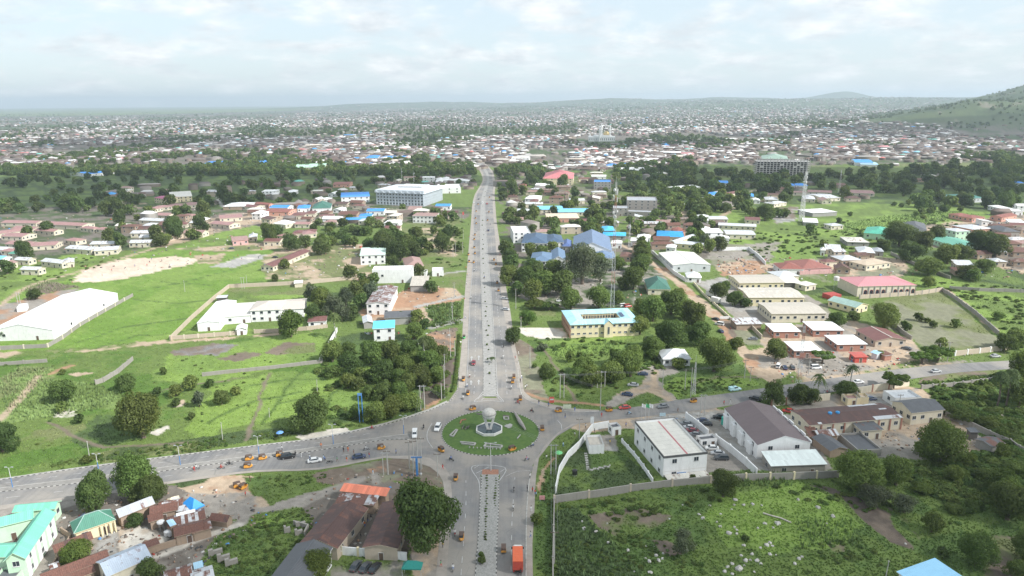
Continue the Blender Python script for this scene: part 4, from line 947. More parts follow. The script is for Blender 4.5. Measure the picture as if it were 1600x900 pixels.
 ('white_hall','tall plain white hall with flat top near the avenue','hall',(581,422),(644,420),(588,416),9.0,dict(roof='flat',rc='white',wc='white',wins=.3,stor=1)),
 ('long_house','white two storey house with maroon and pale patched long roof','house',(571,475),(609,474),(589,448),6.4,dict(roof='gy',rh=1.2,rc='lgrey',wc='white',rust=.55,wins=.8)),
 ('house','low house with dark weathered roof beside the dirt yard','house',(600,498),(652,494),(606,487),4.0,dict(rh=.9,rc='dgrey',wc='grey',wins=.5)),
 ('carport','open grey roofed carport right of the tall white hall','carport',(640,447),(668,446),(646,433),3.8,dict(roof='shed',rh=.7,rc='beige',wc='grey',wins=0)),
 ('house','white two storey house with turquoise blue roof among trees','house',(582,514),(617,512),(584,503),6.6,dict(roof='shed',rh=.5,rc=(.12,.60,.85),wc='white',wins=.6,patch=.04)),
 ('shed','small grey blue roofed shed left of the turquoise roofed house','shed',(568,506),(582,503),(572,495),3.2,dict(roof='gy',rh=.9,rc='lgrey',wc='grey',wins=0)),
 ('kiosk','small white kiosk building right of the carport','kiosk',(675,423),(693,422),(677,418),4.0,dict(roof='flat',rc='white',wc='white',wins=.5)),
 ('kiosk','tiny white kiosk between the carport and its twin','kiosk',(656,425),(666,425),(658,421),3.4,dict(roof='flat',rc='white',wc='white',wins=.5)),
 ('house','house with dusky red hipped roof behind the tall white hall','house',(635,418),(661,414),(640,404),3.6,dict(roof='hip',rh=2.6,rc='rose',wc='cream',wins=.5)),
 ('unfinished_building','white frame building with pale mint roof by the transformer field','building',(562,400),(602,397),(572,389),7.0,dict(roof='shed',rh=.8,rc=(.55,.70,.62),wc='white',wins=.8)),
 ('long_house','long maroon roofed building beside the dusty path','building',(427,417),(486,392),(416,412),3.4,dict(rh=1.4,rc='maroon',wc='cream',wins=1)),
 # ---- right of avenue
 ('bungalow','small white bungalow with pale grey hipped roof by the dirt track','bungalow',(1036,562),(1080,560),(1031,547),3.4,dict(roof='hip',rh=2.6,rc='lgrey',wc='white',wins=.8,cap='white')),
 ('house','house with steep dark green hipped roof beside the red dirt road','house',(1013,453),(1047,451),(1017,438),3.6,dict(roof='hip',rh=4.4,rc='dgreen',wc='cream',wins=.5)),
 ('mansion','white two storey mansion with dark slate blue hipped roof nearest the avenue','mansion',(814,380),(856,380),(822,366),7.2,dict(roof='hip',rh=3.4,rc='slate',wc='white',wins=1)),
 ('mansion_wing','right wing of the slate blue mansion under a lower hip','mansion',(853,379),(881,378),(854,368),7.0,dict(roof='hip',rh=2.6,rc='slate',wc='white',wins=1)),
 ('mansion','white two storey block with lighter slate blue roof in front of the mansion','mansion',(828,408),(863,408),(834,395),6.6,dict(roof='hip',rh=2.6,rc=(.12,.19,.29),wc='white',wins=1)),
 ('mansion_wing','small slate blue roofed end wing nearest the large grey green tree','mansion',(862,407),(884,406),(866,392),6.8,dict(roof='gy',rh=2.8,rc=(.12,.19,.29),wc='white',wins=1)),
 ('church','large hall with broad slate blue gabled roof behind the big tree','church',(895,392),(956,391),(905,370),7.0,dict(roof='gy',rh=6.0,rc=(.15,.21,.32),wc='white',wins=.6)),
 ('church_wing','low slate blue roofed porch in front of the slate blue gabled hall','church',(926,404),(962,403),(930,393),5.0,dict(roof='hip',rh=2.4,rc=(.15,.22,.34),wc='white',wins=1)),
 ('house','small dark blue roofed house between the mansion and the gabled hall','house',(878,385),(893,385),(880,376),5.0,dict(roof='hip',rh=2.4,rc=(.08,.13,.30),wc='grey',wins=1)),
 ('office_building','white block with flat roof and red sign above the car park','building',(803,364),(828,362),(806,354),9.0,dict(roof='flat',rc='white',wc='white',wins=.7)),
 ('factory','cream factory shed with beige roof farthest from the brick bungalows','factory',(1156,443),(1226,441),(1141,430),4.8,dict(rh=1.0,rc='beige',wc='yellow',wins=1,patch=.05)),
 ('factory','cream factory shed with striped skylight roof in the middle of three','factory',(1171,466),(1257,464),(1159,450),5.0,dict(rh=1.0,rc=(.52,.48,.42),wc='yellow',wins=1,patch=.14)),
 ('factory','cream factory shed with beige roof next to the brick bungalows','factory',(1206,491),(1292,489),(1187,473),5.0,dict(rh=1.0,rc='beige',wc='cream',wins=1,patch=.06)),
 ('house','small pale hipped roof house behind the factory sheds','house',(1218,433),(1250,431),(1221,423),3.8,dict(roof='hip',rh=1.6,rc='lgrey',wc='cream',wins=.4)),
 ('canopy_shed','flat pale canopy right of the farthest factory shed','canopy',(1226,443),(1252,441),(1219,433),3.4,dict(roof='shed',rh=.3,rc='cream',wc='dark',wins=0)),
 ('shed','small white hipped shed at the right end of the factory sheds','shed',(1259,447),(1277,444),(1252,440),3.4,dict(roof='hip',rh=.8,rc='cream',wc='cream',wins=.6)),
 ('shed','low shed with rusty middle and white ends beside the red dirt road','shed',(1152,508),(1190,505),(1149,499),3.0,dict(roof='shed',rh=.5,rc='lgrey',wc='mud',rust=.2,wins=0)),
 ('brick_bungalow','brick bungalow with white roof left of the four','bungalow',(1210,519),(1251,517),(1201,506),3.6,dict(roof='hip',rh=1.3,rc='white',wc='brick',wins=.8,patch=.03)),
 ('brick_bungalow','brick bungalow with white roof farthest right at the back of the four','bungalow',(1272,517),(1318,515),(1261,503),3.6,dict(roof='hip',rh=1.3,rc='white',wc='brick',wins=.8,patch=.03)),
 ('brick_bungalow','brick bungalow with white roof nearest the tall lattice mast','bungalow',(1242,549),(1284,547),(1230,534),3.6,dict(roof='hip',rh=1.3,rc='white',wc='brick',wins=.8,patch=.03)),
 ('brick_bungalow','brick bungalow with white roof in front beside the brown roofed barracks','bungalow',(1309,539),(1355,537),(1292,524),3.6,dict(roof='hip',rh=1.3,rc='white',wc='brick',wins=.8,patch=.03)),
 ('pink_hall','big cream hall with bright pink hipped roof and arched windows','hall',(1341,448),(1432,445),(1313,433),6.4,dict(roof='hip',rh=2.6,rc='pink',wc='cream',wins=0,patch=.03,cap='pink')),
 ('barracks','long low building with red brown roof and a pale ridge line','building',(1368,533),(1418,531),(1337,515),3.2,dict(roof='gy',rh=1.5,rc='maroon',wc='tan',wins=.6,cap='cream')),
 ('house','yellow house with pale sage green gabled roof below the pink hall','house',(1338,481),(1358,476),(1314,464),3.6,dict(roof='gy',rh=1.7,rc='sage',wc='yellow',wins=.8)),
 ('kiosk','bright red kiosk with pink red roof by the road','kiosk',(1337,559),(1356,557),(1330,552),2.8,dict(roof='shed',rh=.5,rc='red',wc='red',wins=.6)),
 ('kiosk','small rusty kiosk under the trees near the parked dark car','kiosk',(1383,556),(1396,554),(1379,549),2.6,dict(roof='shed',rh=.3,rc='rust',wc='brick',rust=.7,wins=0)),
 ('kiosk','little pale blue kiosk left of the rusty kiosk','kiosk',(1371,554),(1382,551),(1368,548),2.8,dict(roof='gy',rh=.6,rc='pale_blue',wc='ltgrey',wins=0)),
 ('hangar','large pale cream hangar with wide low roof by the earthworks','hangar',(1052,415),(1110,413),(1034,395),5.0,dict(roof='gy',rh=1.2,rc=(.62,.62,.55),wc='ltgrey',ov=.2,wins=.4,patch=.04,cap='grey')),
 ('gatehouse','white gatehouse with white hipped roof below the pale hangar','gatehouse',(1074,434),(1096,433),(1077,427),3.4,dict(roof='hip',rh=2.2,rc='white',wc='white',wins=.8)),
 ('house','house with dark red hipped roof left of the brighter red one','house',(1220,421),(1256,420),(1214,412),3.6,dict(roof='hip',rh=2.8,rc='brick',wc='white',wins=.5)),
 ('house','house with brick red hipped roof and pink boundary wall','house',(1254,420),(1301,418),(1262,406),3.8,dict(roof='hip',rh=3.4,rc=(.28,.11,.09),wc='pink',wins=.4)),
 ('house','grey roofed house right of the red hipped pair','house',(1315,407),(1347,406),(1318,399),4.2,dict(roof='hip',rh=2.0,rc='lgrey',wc='mud',wins=.6)),
 ('house','pale house with beige and blue sheets above the pink hall','house',(1354,415),(1393,410),(1358,404),3.8,dict(roof='hip',rh=1.2,rc='tan',wc='cream',wins=.7)),
 ('house','small blue grey pyramid roofed house left of the dark bushes','house',(1342,395),(1367,395),(1344,387),3.6,dict(roof='hip',rh=2.2,rc='lgrey',wc='mud',wins=.5)),
 ('house','tiny grey pyramid roofed house touching the dark bushes','house',(1366,393),(1381,393),(1367,388),3.4,dict(roof='hip',rh=1.4,rc='grey',wc='grey',wins=.5)),
 ('house','white roofed ruin like house left of the mint green roofed house','house',(1326,379),(1357,378),(1324,371),3.4,dict(roof='hip',rh=1.4,rc='cream',wc='grey',rust=.2,wins=.5)),
 ('house','large house with mint green hipped roof beside the bushes','house',(1349,364),(1393,367),(1358,355),5.0,dict(roof='hip',rh=3.0,rc=(.08,.38,.27),wc='pgreen',wins=.6)),
 ('house','house with dark grey hipped roof behind the bushes','house',(1414,358),(1448,359),(1420,348),4.6,dict(roof='hip',rh=3.0,rc='dgrey',wc='ltgrey',wins=.5)),
 ('villa','long villa with soft green roof and pale green walls','villa',(1451,372),(1494,386),(1471,364),4.0,dict(rh=1.8,rc=(.13,.36,.27),wc='pgreen',wins=1)),
 ('villa_tower','white green tower house behind the long green villa','villa',(1494,362),(1517,361),(1497,356),7.5,dict(roof='hip',rh=1.4,rc='lgrey',wc='pgreen',wins=.7)),
 ('house','salmon house with pale grey hipped roof at the right','house',(1521,359),(1553,357),(1524,350),4.2,dict(roof='hip',rh=2.0,rc='lgrey',wc='salmon',wins=.6)),
 ('house','dark grey hipped roofed house near the right edge','house',(1567,362),(1595,362),(1570,354),4.4,dict(roof='hip',rh=2.6,rc='dgrey',wc='stained',wins=.6)),
 ('house','wide house with dark teal green roof among dark trees at the right','house',(1503,311),(1538,309),(1498,303),5.0,dict(rh=1.6,rc=(.06,.20,.17),wc='ltgrey',wins=.7)),
 ('shelter','white hipped shelter roof on the green slope','shelter',(1270,333),(1309,331),(1274,326),4.0,dict(roof='hip',rh=1.6,rc='white',wc='grey',wins=0)),
 ('shelter','long white curved roof beside the tall central right mast','shelter',(1255,347),(1279,348),(1254,341),3.4,dict(roof='shed',rh=.4,rc='white',wc='grey',wins=0)),
 # ---- mid distance, landmarks
 ('hall','big hall with pink red hipped roof in the distance right of the avenue','hall',(848,279),(896,279),(855,270),9,dict(roof='hip',rh=7,rc=(.55,.18,.19),wc='yellow',wins=.6)),
 ('warehouse','white building with bright blue roof left of the large grey office block','building',(533,309),(577,306),(545,302),7,dict(roof='shed',rh=.6,rc='blue',wc='white',wins=.6)),
 ('long_block','long turquoise blue roofed school block right of the avenue','school',(838,328),(880,327),(840,322),4,dict(rh=1.5,rc='sky',wc='cream',wins=.6)),
 ('long_block','turquoise blue roofed block crossing towards the masts','school',(872,332),(922,331),(876,326),4,dict(rh=1.5,rc='sky',wc='cream',wins=.6)),
 ('long_block','sandy roofed block in front of the turquoise school roofs','building',(855,342),(905,340),(862,334),4,dict(roof='hip',rh=1.6,rc=(.66,.55,.42),wc='salmon',wins=.6)),
 ('house','bright azure roofed house beside the tall central mast','house',(941,368),(978,369),(942,362),4,dict(roof='hip',rh=1.6,rc=(.05,.40,.72),wc='grey',wins=.5)),
 ('house','azure gabled house just behind the azure roofed house','house',(942,361),(961,360),(944,354),4.4,dict(roof='hip',rh=1.4,rc=(.08,.45,.75),wc='grey',wins=.5)),
 ('long_block','long cobalt blue roofed block by the bend of the dirt road','building',(1026,370),(1068,370),(1034,361),4,dict(roof='hip',rh=2.0,rc=(.02,.28,.62),wc='yellow',wins=.7)),
 ('long_block','long white roofed classroom block right of the cobalt blue roof','school',(1053,380),(1113,385),(1056,375),4,dict(rh=1.0,rc='lgrey',wc='yellow',wins=.7)),
 ('long_block','white roofed block angled up from the cobalt blue roof','school',(1056,379),(1089,368),(1052,375),4,dict(rh=1.0,rc='lgrey',wc='yellow',wins=.5)),
 ('long_block','front wing of the pale school quadrangle on the green slope','school',(1136,367),(1180,366),(1140,360),4,dict(rh=.9,rc='lgrey',wc='cream',wins=.8)),
 ('long_block','back wing of the pale school quadrangle on the green slope','school',(1122,352),(1182,354),(1126,348),4,dict(rh=.9,rc='lgrey',wc='cream',wins=.8)),
 ('long_block','left wing of the pale school quadrangle behind the bushy tree','school',(1110,343),(1137,342),(1112,338),4,dict(rh=.9,rc='lgrey',wc='cream',wins=.8)),
 ('ruin','large grey stained roofless building with broken side','ruin',(980,313),(1027,313),(984,307),13,dict(roof='flat',rc='grey',wc='stained',wins=.6)),
 ('ruin','lower grey stained wing of the roofless building','ruin',(958,325),(982,325),(960,321),8,dict(roof='flat',rc='grey',wc='stained',wins=.8)),
 ('ruin','long low stained wing in front of the roofless building','ruin',(980,330),(1028,332),(982,327),5,dict(roof='flat',rc='grey',wc='stained',wins=.6)),
 ('unfinished_building','grey three storey concrete building with blue sheets on top','building',(928,284),(955,284),(930,280),10,dict(roof='flat',rc='blue',wc='grey',wins=.8)),
 ('long_block','long bright white roofed hall behind the dark wood','hall',(963,266),(1009,266),(965,261),6,dict(rh=1.5,rc='white',wc='white',wins=.3)),
 ('white_block','white banded two storey block far up the avenue','building',(799,247),(827,247),(801,243),7,dict(roof='flat',rc='cream',wc='white',wins=.6)),
 ('white_block','white house with flat roof among dark trees left of the avenue','building',(409,299),(431,299),(411,296),6,dict(roof='flat',rc='white',wc='white',wins=.8)),
 ('yellow_block','yellow school block with magenta roof end by the small pitch','school',(240,309),(258,311),(246,304),6,dict(rh=1.2,rc=(.4,.1,.2),wc='yellow',wins=.8)),
 ('yellow_block','yellow school block with long pale roof by the small pitch','school',(266,308),(300,307),(256,300),6,dict(rh=1.2,rc='cream',wc='yellow',wins=.8)),
 ('white_roof_hall','low white domed hall left of the row of dark cypresses','hall',(350,322),(388,323),(354,316),4,dict(roof='hip',rh=2.5,rc='white',wc='mud',wins=.3)),
 ('green_roof_house','white house with dark green pyramid roof left of the office block','house',(487,326),(517,325),(490,319),5,dict(roof='hip',rh=5,rc='dgreen',wc='white',wins=.5)),
 ('long_hall','white hall with pale mint roof in the distant town','hall',(460,262),(508,261),(465,256),8,dict(rh=1.6,rc=(.45,.68,.52),wc='cream',wins=.6)),
 ('green_dome_hall','wide pale green low roof behind the concrete tower skeleton','hall',(1190,248),(1232,249),(1187,243),12,dict(roof='hip',rh=6,rc=(.26,.36,.30),wc='grey',wins=0)),
 ('white_tent_hall','white pyramid roofed house in the village left of the avenue','house',(426,349),(446,351),(430,344),4,dict(roof='hip',rh=3,rc='white',wc='cream',wins=.4)),
 ('pink_house','pink walled house with salmon roof by the pitch','house',(363,377),(388,374),(366,370),4,dict(rh=1.6,rc='rose',wc='pink',wins=.8)),
 ('blue_school','tall blue roofed building behind the green fields at the right','school',(1337,254),(1364,254),(1339,249),6,dict(rh=1.5,rc=(.06,.30,.62),wc='white',wins=0)),
 ('blue_school','pale blue roofed building beside the taller blue one at the right','school',(1346,257),(1372,257),(1348,253),4,dict(rh=1.0,rc='pale_blue',wc='white',wins=0)),
 ('shop_block','white block with blue columns and red grey roof left of the avenue','shop',(644,337),(680,338),(650,333),7,dict(roof='shed',rh=.8,rc='rose',wc='white',wins=1)),
 ('white_wing','long white flat roofed wing behind the large grey office block','building',(684,294),(720,293),(686,288),7,dict(roof='flat',rc='white',wc='white',wins=.4)),
 ('blue_roof_hall','long strong blue roofed market hall far left of the avenue','hall',(594,246),(625,247),(596,243),7,dict(roof='hip',rh=2,rc='blue',wc='cream',wins=.3)),
 ('blue_roof_hall','left strong blue roofed market hall far away','hall',(571,247),(590,247),(573,243),7,dict(roof='hip',rh=2,rc='blue',wc='cream',wins=.3)),
]
OFFROOT = {}
for t in BL:
 name, label, cat, p1, p2, p3, h, kw = t
 r_, L_, D_ = BLD(name, label, cat, p1, p2, p3, h, **kw); occupy(r_, L_, D_); OFFROOT[label] = (r_, L_, D_)
def child(root, name, b, mats, smooth=False): return b.build(name, mats, root, smooth=smooth)
# details of the landmark buildings
r_, L_, D_ = OFFROOT['white two storey block with flat grey roof and a thin red line along it']
b = MB(); b.box(L_ * .56, L_ * .60, 0.3, D_ - 0.3, 8.5 - 0.7, 8.5 - 0.66); child(r_, 'roof_stripe', b, plain('red flashing', (0.45, 0.16, 0.17), 0.6))
for k in range(1, 9):
 b = MB(); b.box(0.3, L_ - 0.3, D_ * k / 9 - 0.03, D_ * k / 9 + 0.03, 7.79, 7.815); child(r_, 'roof_seam', b, M_POLE)
b = MB(); b.quad((0.3, -0.1, 3.4), (L_ - .3, -0.1, 3.4), (L_ - .3, -0.1, 3.5), (.3, -.1, 3.5)); b.box(0.3, L_ - .3, -3.2, -0.1, 2.3, 2.4); child(r_, 'canopy', b, roof_mat(RC['cream'], .1))
b = MB()
for x in (0, L_): b.box(x - .08, x + .08, -.06, D_ + .06, 7.9, 8.62)
for y in (0, D_): b.box(0.1, L_ - .1, y - .08, y + .08, 7.9, 8.61)
child(r_, 'parapet_cap', b, plain('dark parapet cap', (0.10, 0.10, 0.10), 0.8))
b = MB(); b.box(4.5, 7.5, -0.08, -0.01, 1.0, 2.6); child(r_, 'sign_panel', b, M_BLUE)
r_, L_, D_ = OFFROOT['large white hall with purple brown gabled roof beside the car park']
for k in range(4):
 y = D_ * (0.12 + 0.24 * k); b = MB(); b.box(-.8, 0.1, y, y + D_ * .10, -.3, 4.6); b.box(-.95, 0.1, y - .1, y + D_ * .10 + .1, 4.6, 4.8, 0); child(r_, 'buttress', b, wall_mat(WC['white'], .5))
for s in (0, 1):
 b = MB(); n = 7
 for k in range(n): b.box(L_ - 0.05 if s else -0.35, L_ + 0.35 if s else 0.05, D_ * k / n + 0.2, D_ * (k + 1) / n - 0.5, 5.6, 6.9 if k % 2 else 6.5)
 if s: child(r_, 'parapet', b, wall_mat(WC['white'], .7))
r_, L_, D_ = OFFROOT['long cream depot with brown sheet roof and pale patches']
for k in range(9):
 b = MB(); x = L_ * (k + .02) / 8.2; b.box(x, x + .5, 0.05, 0.32, 0, 4.4); child(r_, 'pilaster', b, wall_mat(WC['brick'], .4))
for x0, x1, y0, y1 in ((.62, .95, .86, .99), (.70, .99, 0.0, .16), (.85, .93, .45, .52), (.1, .14, .02, .10)):
 z = lambda y: 4.62 + .9 * (1 - abs(y - .5) / .5); b = MB(); b.quad((L_*x0, D_*y0, z(y0)+.03), (L_*x1, D_*y0, z(y0)+.03), (L_*x1, D_*y1, z(y1)+.03), (L_*x0, D_*y1, z(y1)+.03), 0, [(0, 0), (L_*(x1-x0), 0), (L_*(x1-x0), D_*(y1-y0)), (0, D_*(y1-y0))])
 child(r_, 'roof_sheet', b, roof_mat(RC['lgrey'], .2))
r_, L_, D_ = OFFROOT['yellow walled house with dark green hipped roof and solar panel']
b = MB(); sl = 2.6 / (D_ / 2); b.quad((1.6, 3.0, 3.5 + 2.6 * .30), (1.6, 6.0, 3.5 + 2.6 * .30), (3.6, 6.0, 3.5 + 2.6 * .62), (3.6, 3.0, 3.5 + 2.6 * .62)); child(r_, 'solar_panel', b, plain('solar glass', (.03, .05, .12), .2))
for k in range(4):
 b = MB(); x = L_ * (.62 + .11 * k); b.box(x, x + .3, -.5, -.2, 0, 3.2); child(r_, 'column', b, wall_mat(WC['yellow'], .2))
r_, L_, D_ = OFFROOT['long mint green roofed two storey wing with white and green walls']
for k in range(6):
 b = MB(); y = D_ * (.06 + .16 * k); b.box(L_ - .52, L_ - .40, y, y + 1.7, 0, 6.0); child(r_, 'white_panel', b, wall_mat(WC['white'], .3))
r_, L_, D_ = OFFROOT['big cream hall with bright pink hipped roof and arched windows']
arch = MB(); pts = [(-.9, -.02, 1.0), (.9, -.02, 1.0), (.9, -.02, 2.6)] + [(.9 * math.cos(a), -.02, 2.6 + .9 * math.sin(a)) for a in np.linspace(.2, math.pi - .2, 7)] + [(-.9, -.02, 2.6)]
arch.ngon(pts, 1); pt2 = [(p[0] * 1.2, -.01, 1.8 + (p[2] - 1.8) * 1.15) for p in pts]; arch.ngon(pt2, 0); am = arch.mesh('arched_window', [plain('red shutter', (.35, .07, .07), .6), M_GLASS])
for k in range(11):
 b = MB(); x = L_ * k / 10.0; b.box(max(x - .25, .2), min(x + .25, L_ - .2), .15, .44, 0, 6.1); child(r_, 'pilaster', b, wall_mat(WC['grey'], .3))
for k in (1, 2, 3, 4, 6, 7, 8, 9): place('arched_window', am, r_, (L_ * (k + .5) / 10.0, 0.44, 0.4))
# courtyard school
def courtyard(p1, p2, p3, h, w, rh):
 loc, rz, L, D = rect(p1, p2, p3, h); root = empty('courtyard_school', loc, rz); wm = wall_mat(WC['yellow'], .25); rm = roof_mat((.38, .64, .72), 0, .5, .12)
 def ring(o, i_, zo, zi_, b, flip=False):
  a = [(o, o), (L - o, o), (L - o, D - o), (o, D - o)]; c = [(i_, i_), (L - i_, i_), (L - i_, D - i_), (i_, D - i_)]
  for k in range(4):
   k2 = (k + 1) % 4; ln = math.dist(a[k], a[k2]); s = math.hypot(i_ - o, zi_ - zo)
   q = [(*a[k], zo), (*a[k2], zo), (*c[k2], zi_), (*c[k], zi_)]; uv = [(0, 0), (ln, 0), (ln - (i_ - o), s), (i_ - o, s)]
   b.quad(*(q if not flip else q[::-1]), 0, uv if not flip else uv[::-1])
 b = MB(); ring(0, w / 2, h, h + rh, b); ring(w / 2, w, h + rh, h, b); ring(0, .01, h - .2, h, b); child(root, 'roof', b, rm)
 b = MB(); ring(.6, .61, -.3, h - .05, b); ring(w - .61, w - .6, h - .05, -.3, b); child(root, 'wall', b, wm)
 b = MB(); b.box(w, L - w, w, D - w, 0.05, .12); child(root, 'courtyard_floor', b, M_CONC)
 for s in range(2):
  for k in range(12):
   if k == 6: continue
   place('window', window_mesh(1.4, 1.1 if s else .7, True), root, (L * (k + .5) / 12, .58, s * 3.5 + 2.1))
 for k in range(14):
  place('window', window_mesh(1.1, 1.3, True), root, (w + (L - 2 * w) * (k + .5) / 14, D - w + .5, 5.2), 0)
  b = MB(); x = w + (L - 2 * w) * k / 13; b.box(x - .12, x + .12, D - w - .3, D - w - .06, 0, h - .1); child(root, 'column', b, wm)
 x = L * .54; b = MB(); b.box(x - 2.2, x + 2.2, -.8, .55, 0, 6.6); b.tri((x - 2.4, -.85, 6.6), (x + 2.4, -.85, 6.6), (x, -.85, 8.6)); child(root, 'entrance_bay', b, wm)
 b = MB(); b.quad((x - 2.6, -1.1, 6.5), (x, -1.1, 8.8), (x, 3.5, 8.8), (x - 2.6, 3.5, 6.5)); b.quad((x, -1.1, 8.8), (x + 2.6, -1.1, 6.5), (x + 2.6, 3.5, 6.5), (x, 3.5, 8.8)); child(root, 'entrance_roof', b, rm)
 place('window', window_mesh(.9, 3.6, True), root, (x, -.85, 3.6))
 for k in range(9):
  b = MB(); y = D * (k + .1) / 9; b.box(-.1, .2, y, y + .3, 0, h - .2); child(root, 'column', b, wall_mat(WC['brick'], .2))
 b = MB(); b.box(.0, .6, .6, D - .6, 3.4, 3.6); child(root, 'balcony', b, wall_mat(WC['brick'], .2))
 b = MB(); b.box(L - w * .9, L - w * .62, D * .35, D * .62, h + rh * .5, h + rh * .5 + .1); child(root, 'solar_panel', b, plain('solar glass', (.03, .05, .12), .2))
 tag(root, 'yellow two storey school with turquoise roof round a courtyard', 'school'); occupy(root, L, D)
courtyard((891, 508), (1001, 503), (879, 485), 7.0, 8.2, 1.1)
# large grey office block
def office():
 h = 17.0; loc, rz, L, D = rect((587, 296), (661, 299), (688, 290), h, True); root = empty('office_block', loc, rz); wm = wall_mat((.60, .645, .69), .15)
 b = MB(); b.box(1.0, L - 1.0, 1.0, D - 1.0, -.3, h - 3.2, 0, 0, False); child(root, 'wall', b, wm)
 b = MB(); b.box(-.6, L + .6, -.6, D + .6, h - 3.2, h - 2.9); b.box(0, L, 0, D, h - 2.9, h); child(root, 'attic', b, wm)
 b = MB(); b.box(3, L - 3, 3, D - 3, h, h + .3); b.box(L * .3, L * .8, D * .4, D * .8, h + .3, h + 2.2); child(root, 'roof', b, roof_mat((.60, .61, .62), 0, .4, .05))
 n = 15; m = 22
 for k in range(n + 1):
  x = 1 + (L - 2) * k / n; b = MB(); b.box(x - .25, x + .25, 0.3, 1.0, 0, h - 3.2); child(root, 'fin', b, wm)
  if k % 2 == 0: b = MB(); b.box(x - 1.3, x + 1.3, -1.0, -.02, h - 2.6, h - .9); child(root, 'roof_bracket', b, wm)
 for s in range(4):
  for k in range(n): place('window', window_mesh(1.7, 1.4, False), root, (1 + (L - 2) * (k + .5) / n, .99, 2.2 + s * 3.3))
  for k in range(m): place('window', window_mesh(1.2, 1.4, False), root, (L - .99, 1 + (D - 2) * (k + .5) / m, 2.2 + s * 3.3), math.pi / 2)
 for k in range(m + 1):
  y = 1 + (D - 2) * k / m; b = MB(); b.box(L - 1, L - .3, y - .25, y + .25, 0, h - 3.2); child(root, 'fin', b, wm)
 tag(root, 'large pale grey four storey office block with deep finned facade', 'office block'); occupy(root, L, D)
office()
# concrete skeleton tower block
def skeleton():
 h = 22.0; loc, rz, L, D = rect((1184, 252), (1266, 252), (1184, 249), h); D = 26; root = empty('concrete_skeleton', loc, rz); m = plain('raw concrete', (.55, .52, .49), .9, var=.25)
 for s in range(8):
  b = MB(); b.box(0, L, 0, D, s * 3.0 + .0, s * 3.0 + .35); child(root, 'floor_slab', b, m)
 n = 16
 for k in range(n + 1):
  for j in range(3):
   b = MB(); x = L * k / n; y = D * j / 2; b.box(max(x - .6, 0.01), min(x + .6, L - .01), max(y - .35, .01), min(y + .35, D - .01), .35, h + 1.5 + (k % 3)); child(root, 'column', b, m)
 b = MB(); b.box(2, L - 2, D * .3, D * .34, .4, h - 1); child(root, 'shade_backing', b, plain('painted gap shade', (.10, .095, .09), .9))  # added backing wall, its dark colour paints shade into the open floors
 rr = random.Random(3)
 for s in range(7):
  for k in range(n):
   if rr.random() < .07: b = MB(); b.box(L * k / n + .4, L * (k + 1) / n - .4, .2, .4, s * 3 + .36, s * 3 + 2.9); child(root, 'infill_wall', b, m)
 tag(root, 'unfinished concrete tower block skeleton with open floors', 'unfinished building'); occupy(root, L, D)
skeleton()
def mosque():
 A = P(919, 221); Bq = P(961, 221); L = (Bq - A).length; root = empty('mosque', A, math.atan2(Bq.y - A.y, Bq.x - A.x)); w = wall_mat((.80, .80, .78), .1); D = 46
 b = MB(); b.box(0, L, 0, D, -.5, 13); b.box(L * .2, L * .8, 4, D - 4, 13, 17); child(root, 'wall', b, w)
 b = MB(); cx, cy, R_ = L * .68, D * .5, 9
 b.lathe([(R_, 17), (R_, 19)] + [(R_ * math.cos(a), 19 + R_ * 1.05 * math.sin(a)) for a in np.linspace(.1, math.pi / 2, 8)] , 20, 0, cx, cy); child(root, 'dome', b, plain('gold dome', (.62, .46, .20), .35, .4), True)
 for x, y, hh in ((L * .42, -2, 50), (L * .50, D, 50), (L * .82, D, 46), (L * .06, D, 22)):
  b = MB(); b.lathe([(2.6, 0), (2.3, hh * .6), (3.2, hh * .61), (3.2, hh * .64), (1.9, hh * .65), (1.8, hh * .82), (2.4, hh * .83), (1.0, hh * .86), (.9, hh * .93), (0, hh)], 10, 0, x, y); child(root, 'minaret', b, w)
 for k in range(14):
  b = MB(); x = L * (k + .5) / 14; b.box(x - .7, x + .7, -.15, 0.001, 3, 9); child(root, 'window', b, M_GLASS)
 tag(root, 'white mosque with golden dome and tall slender minarets', 'mosque')
mosque()
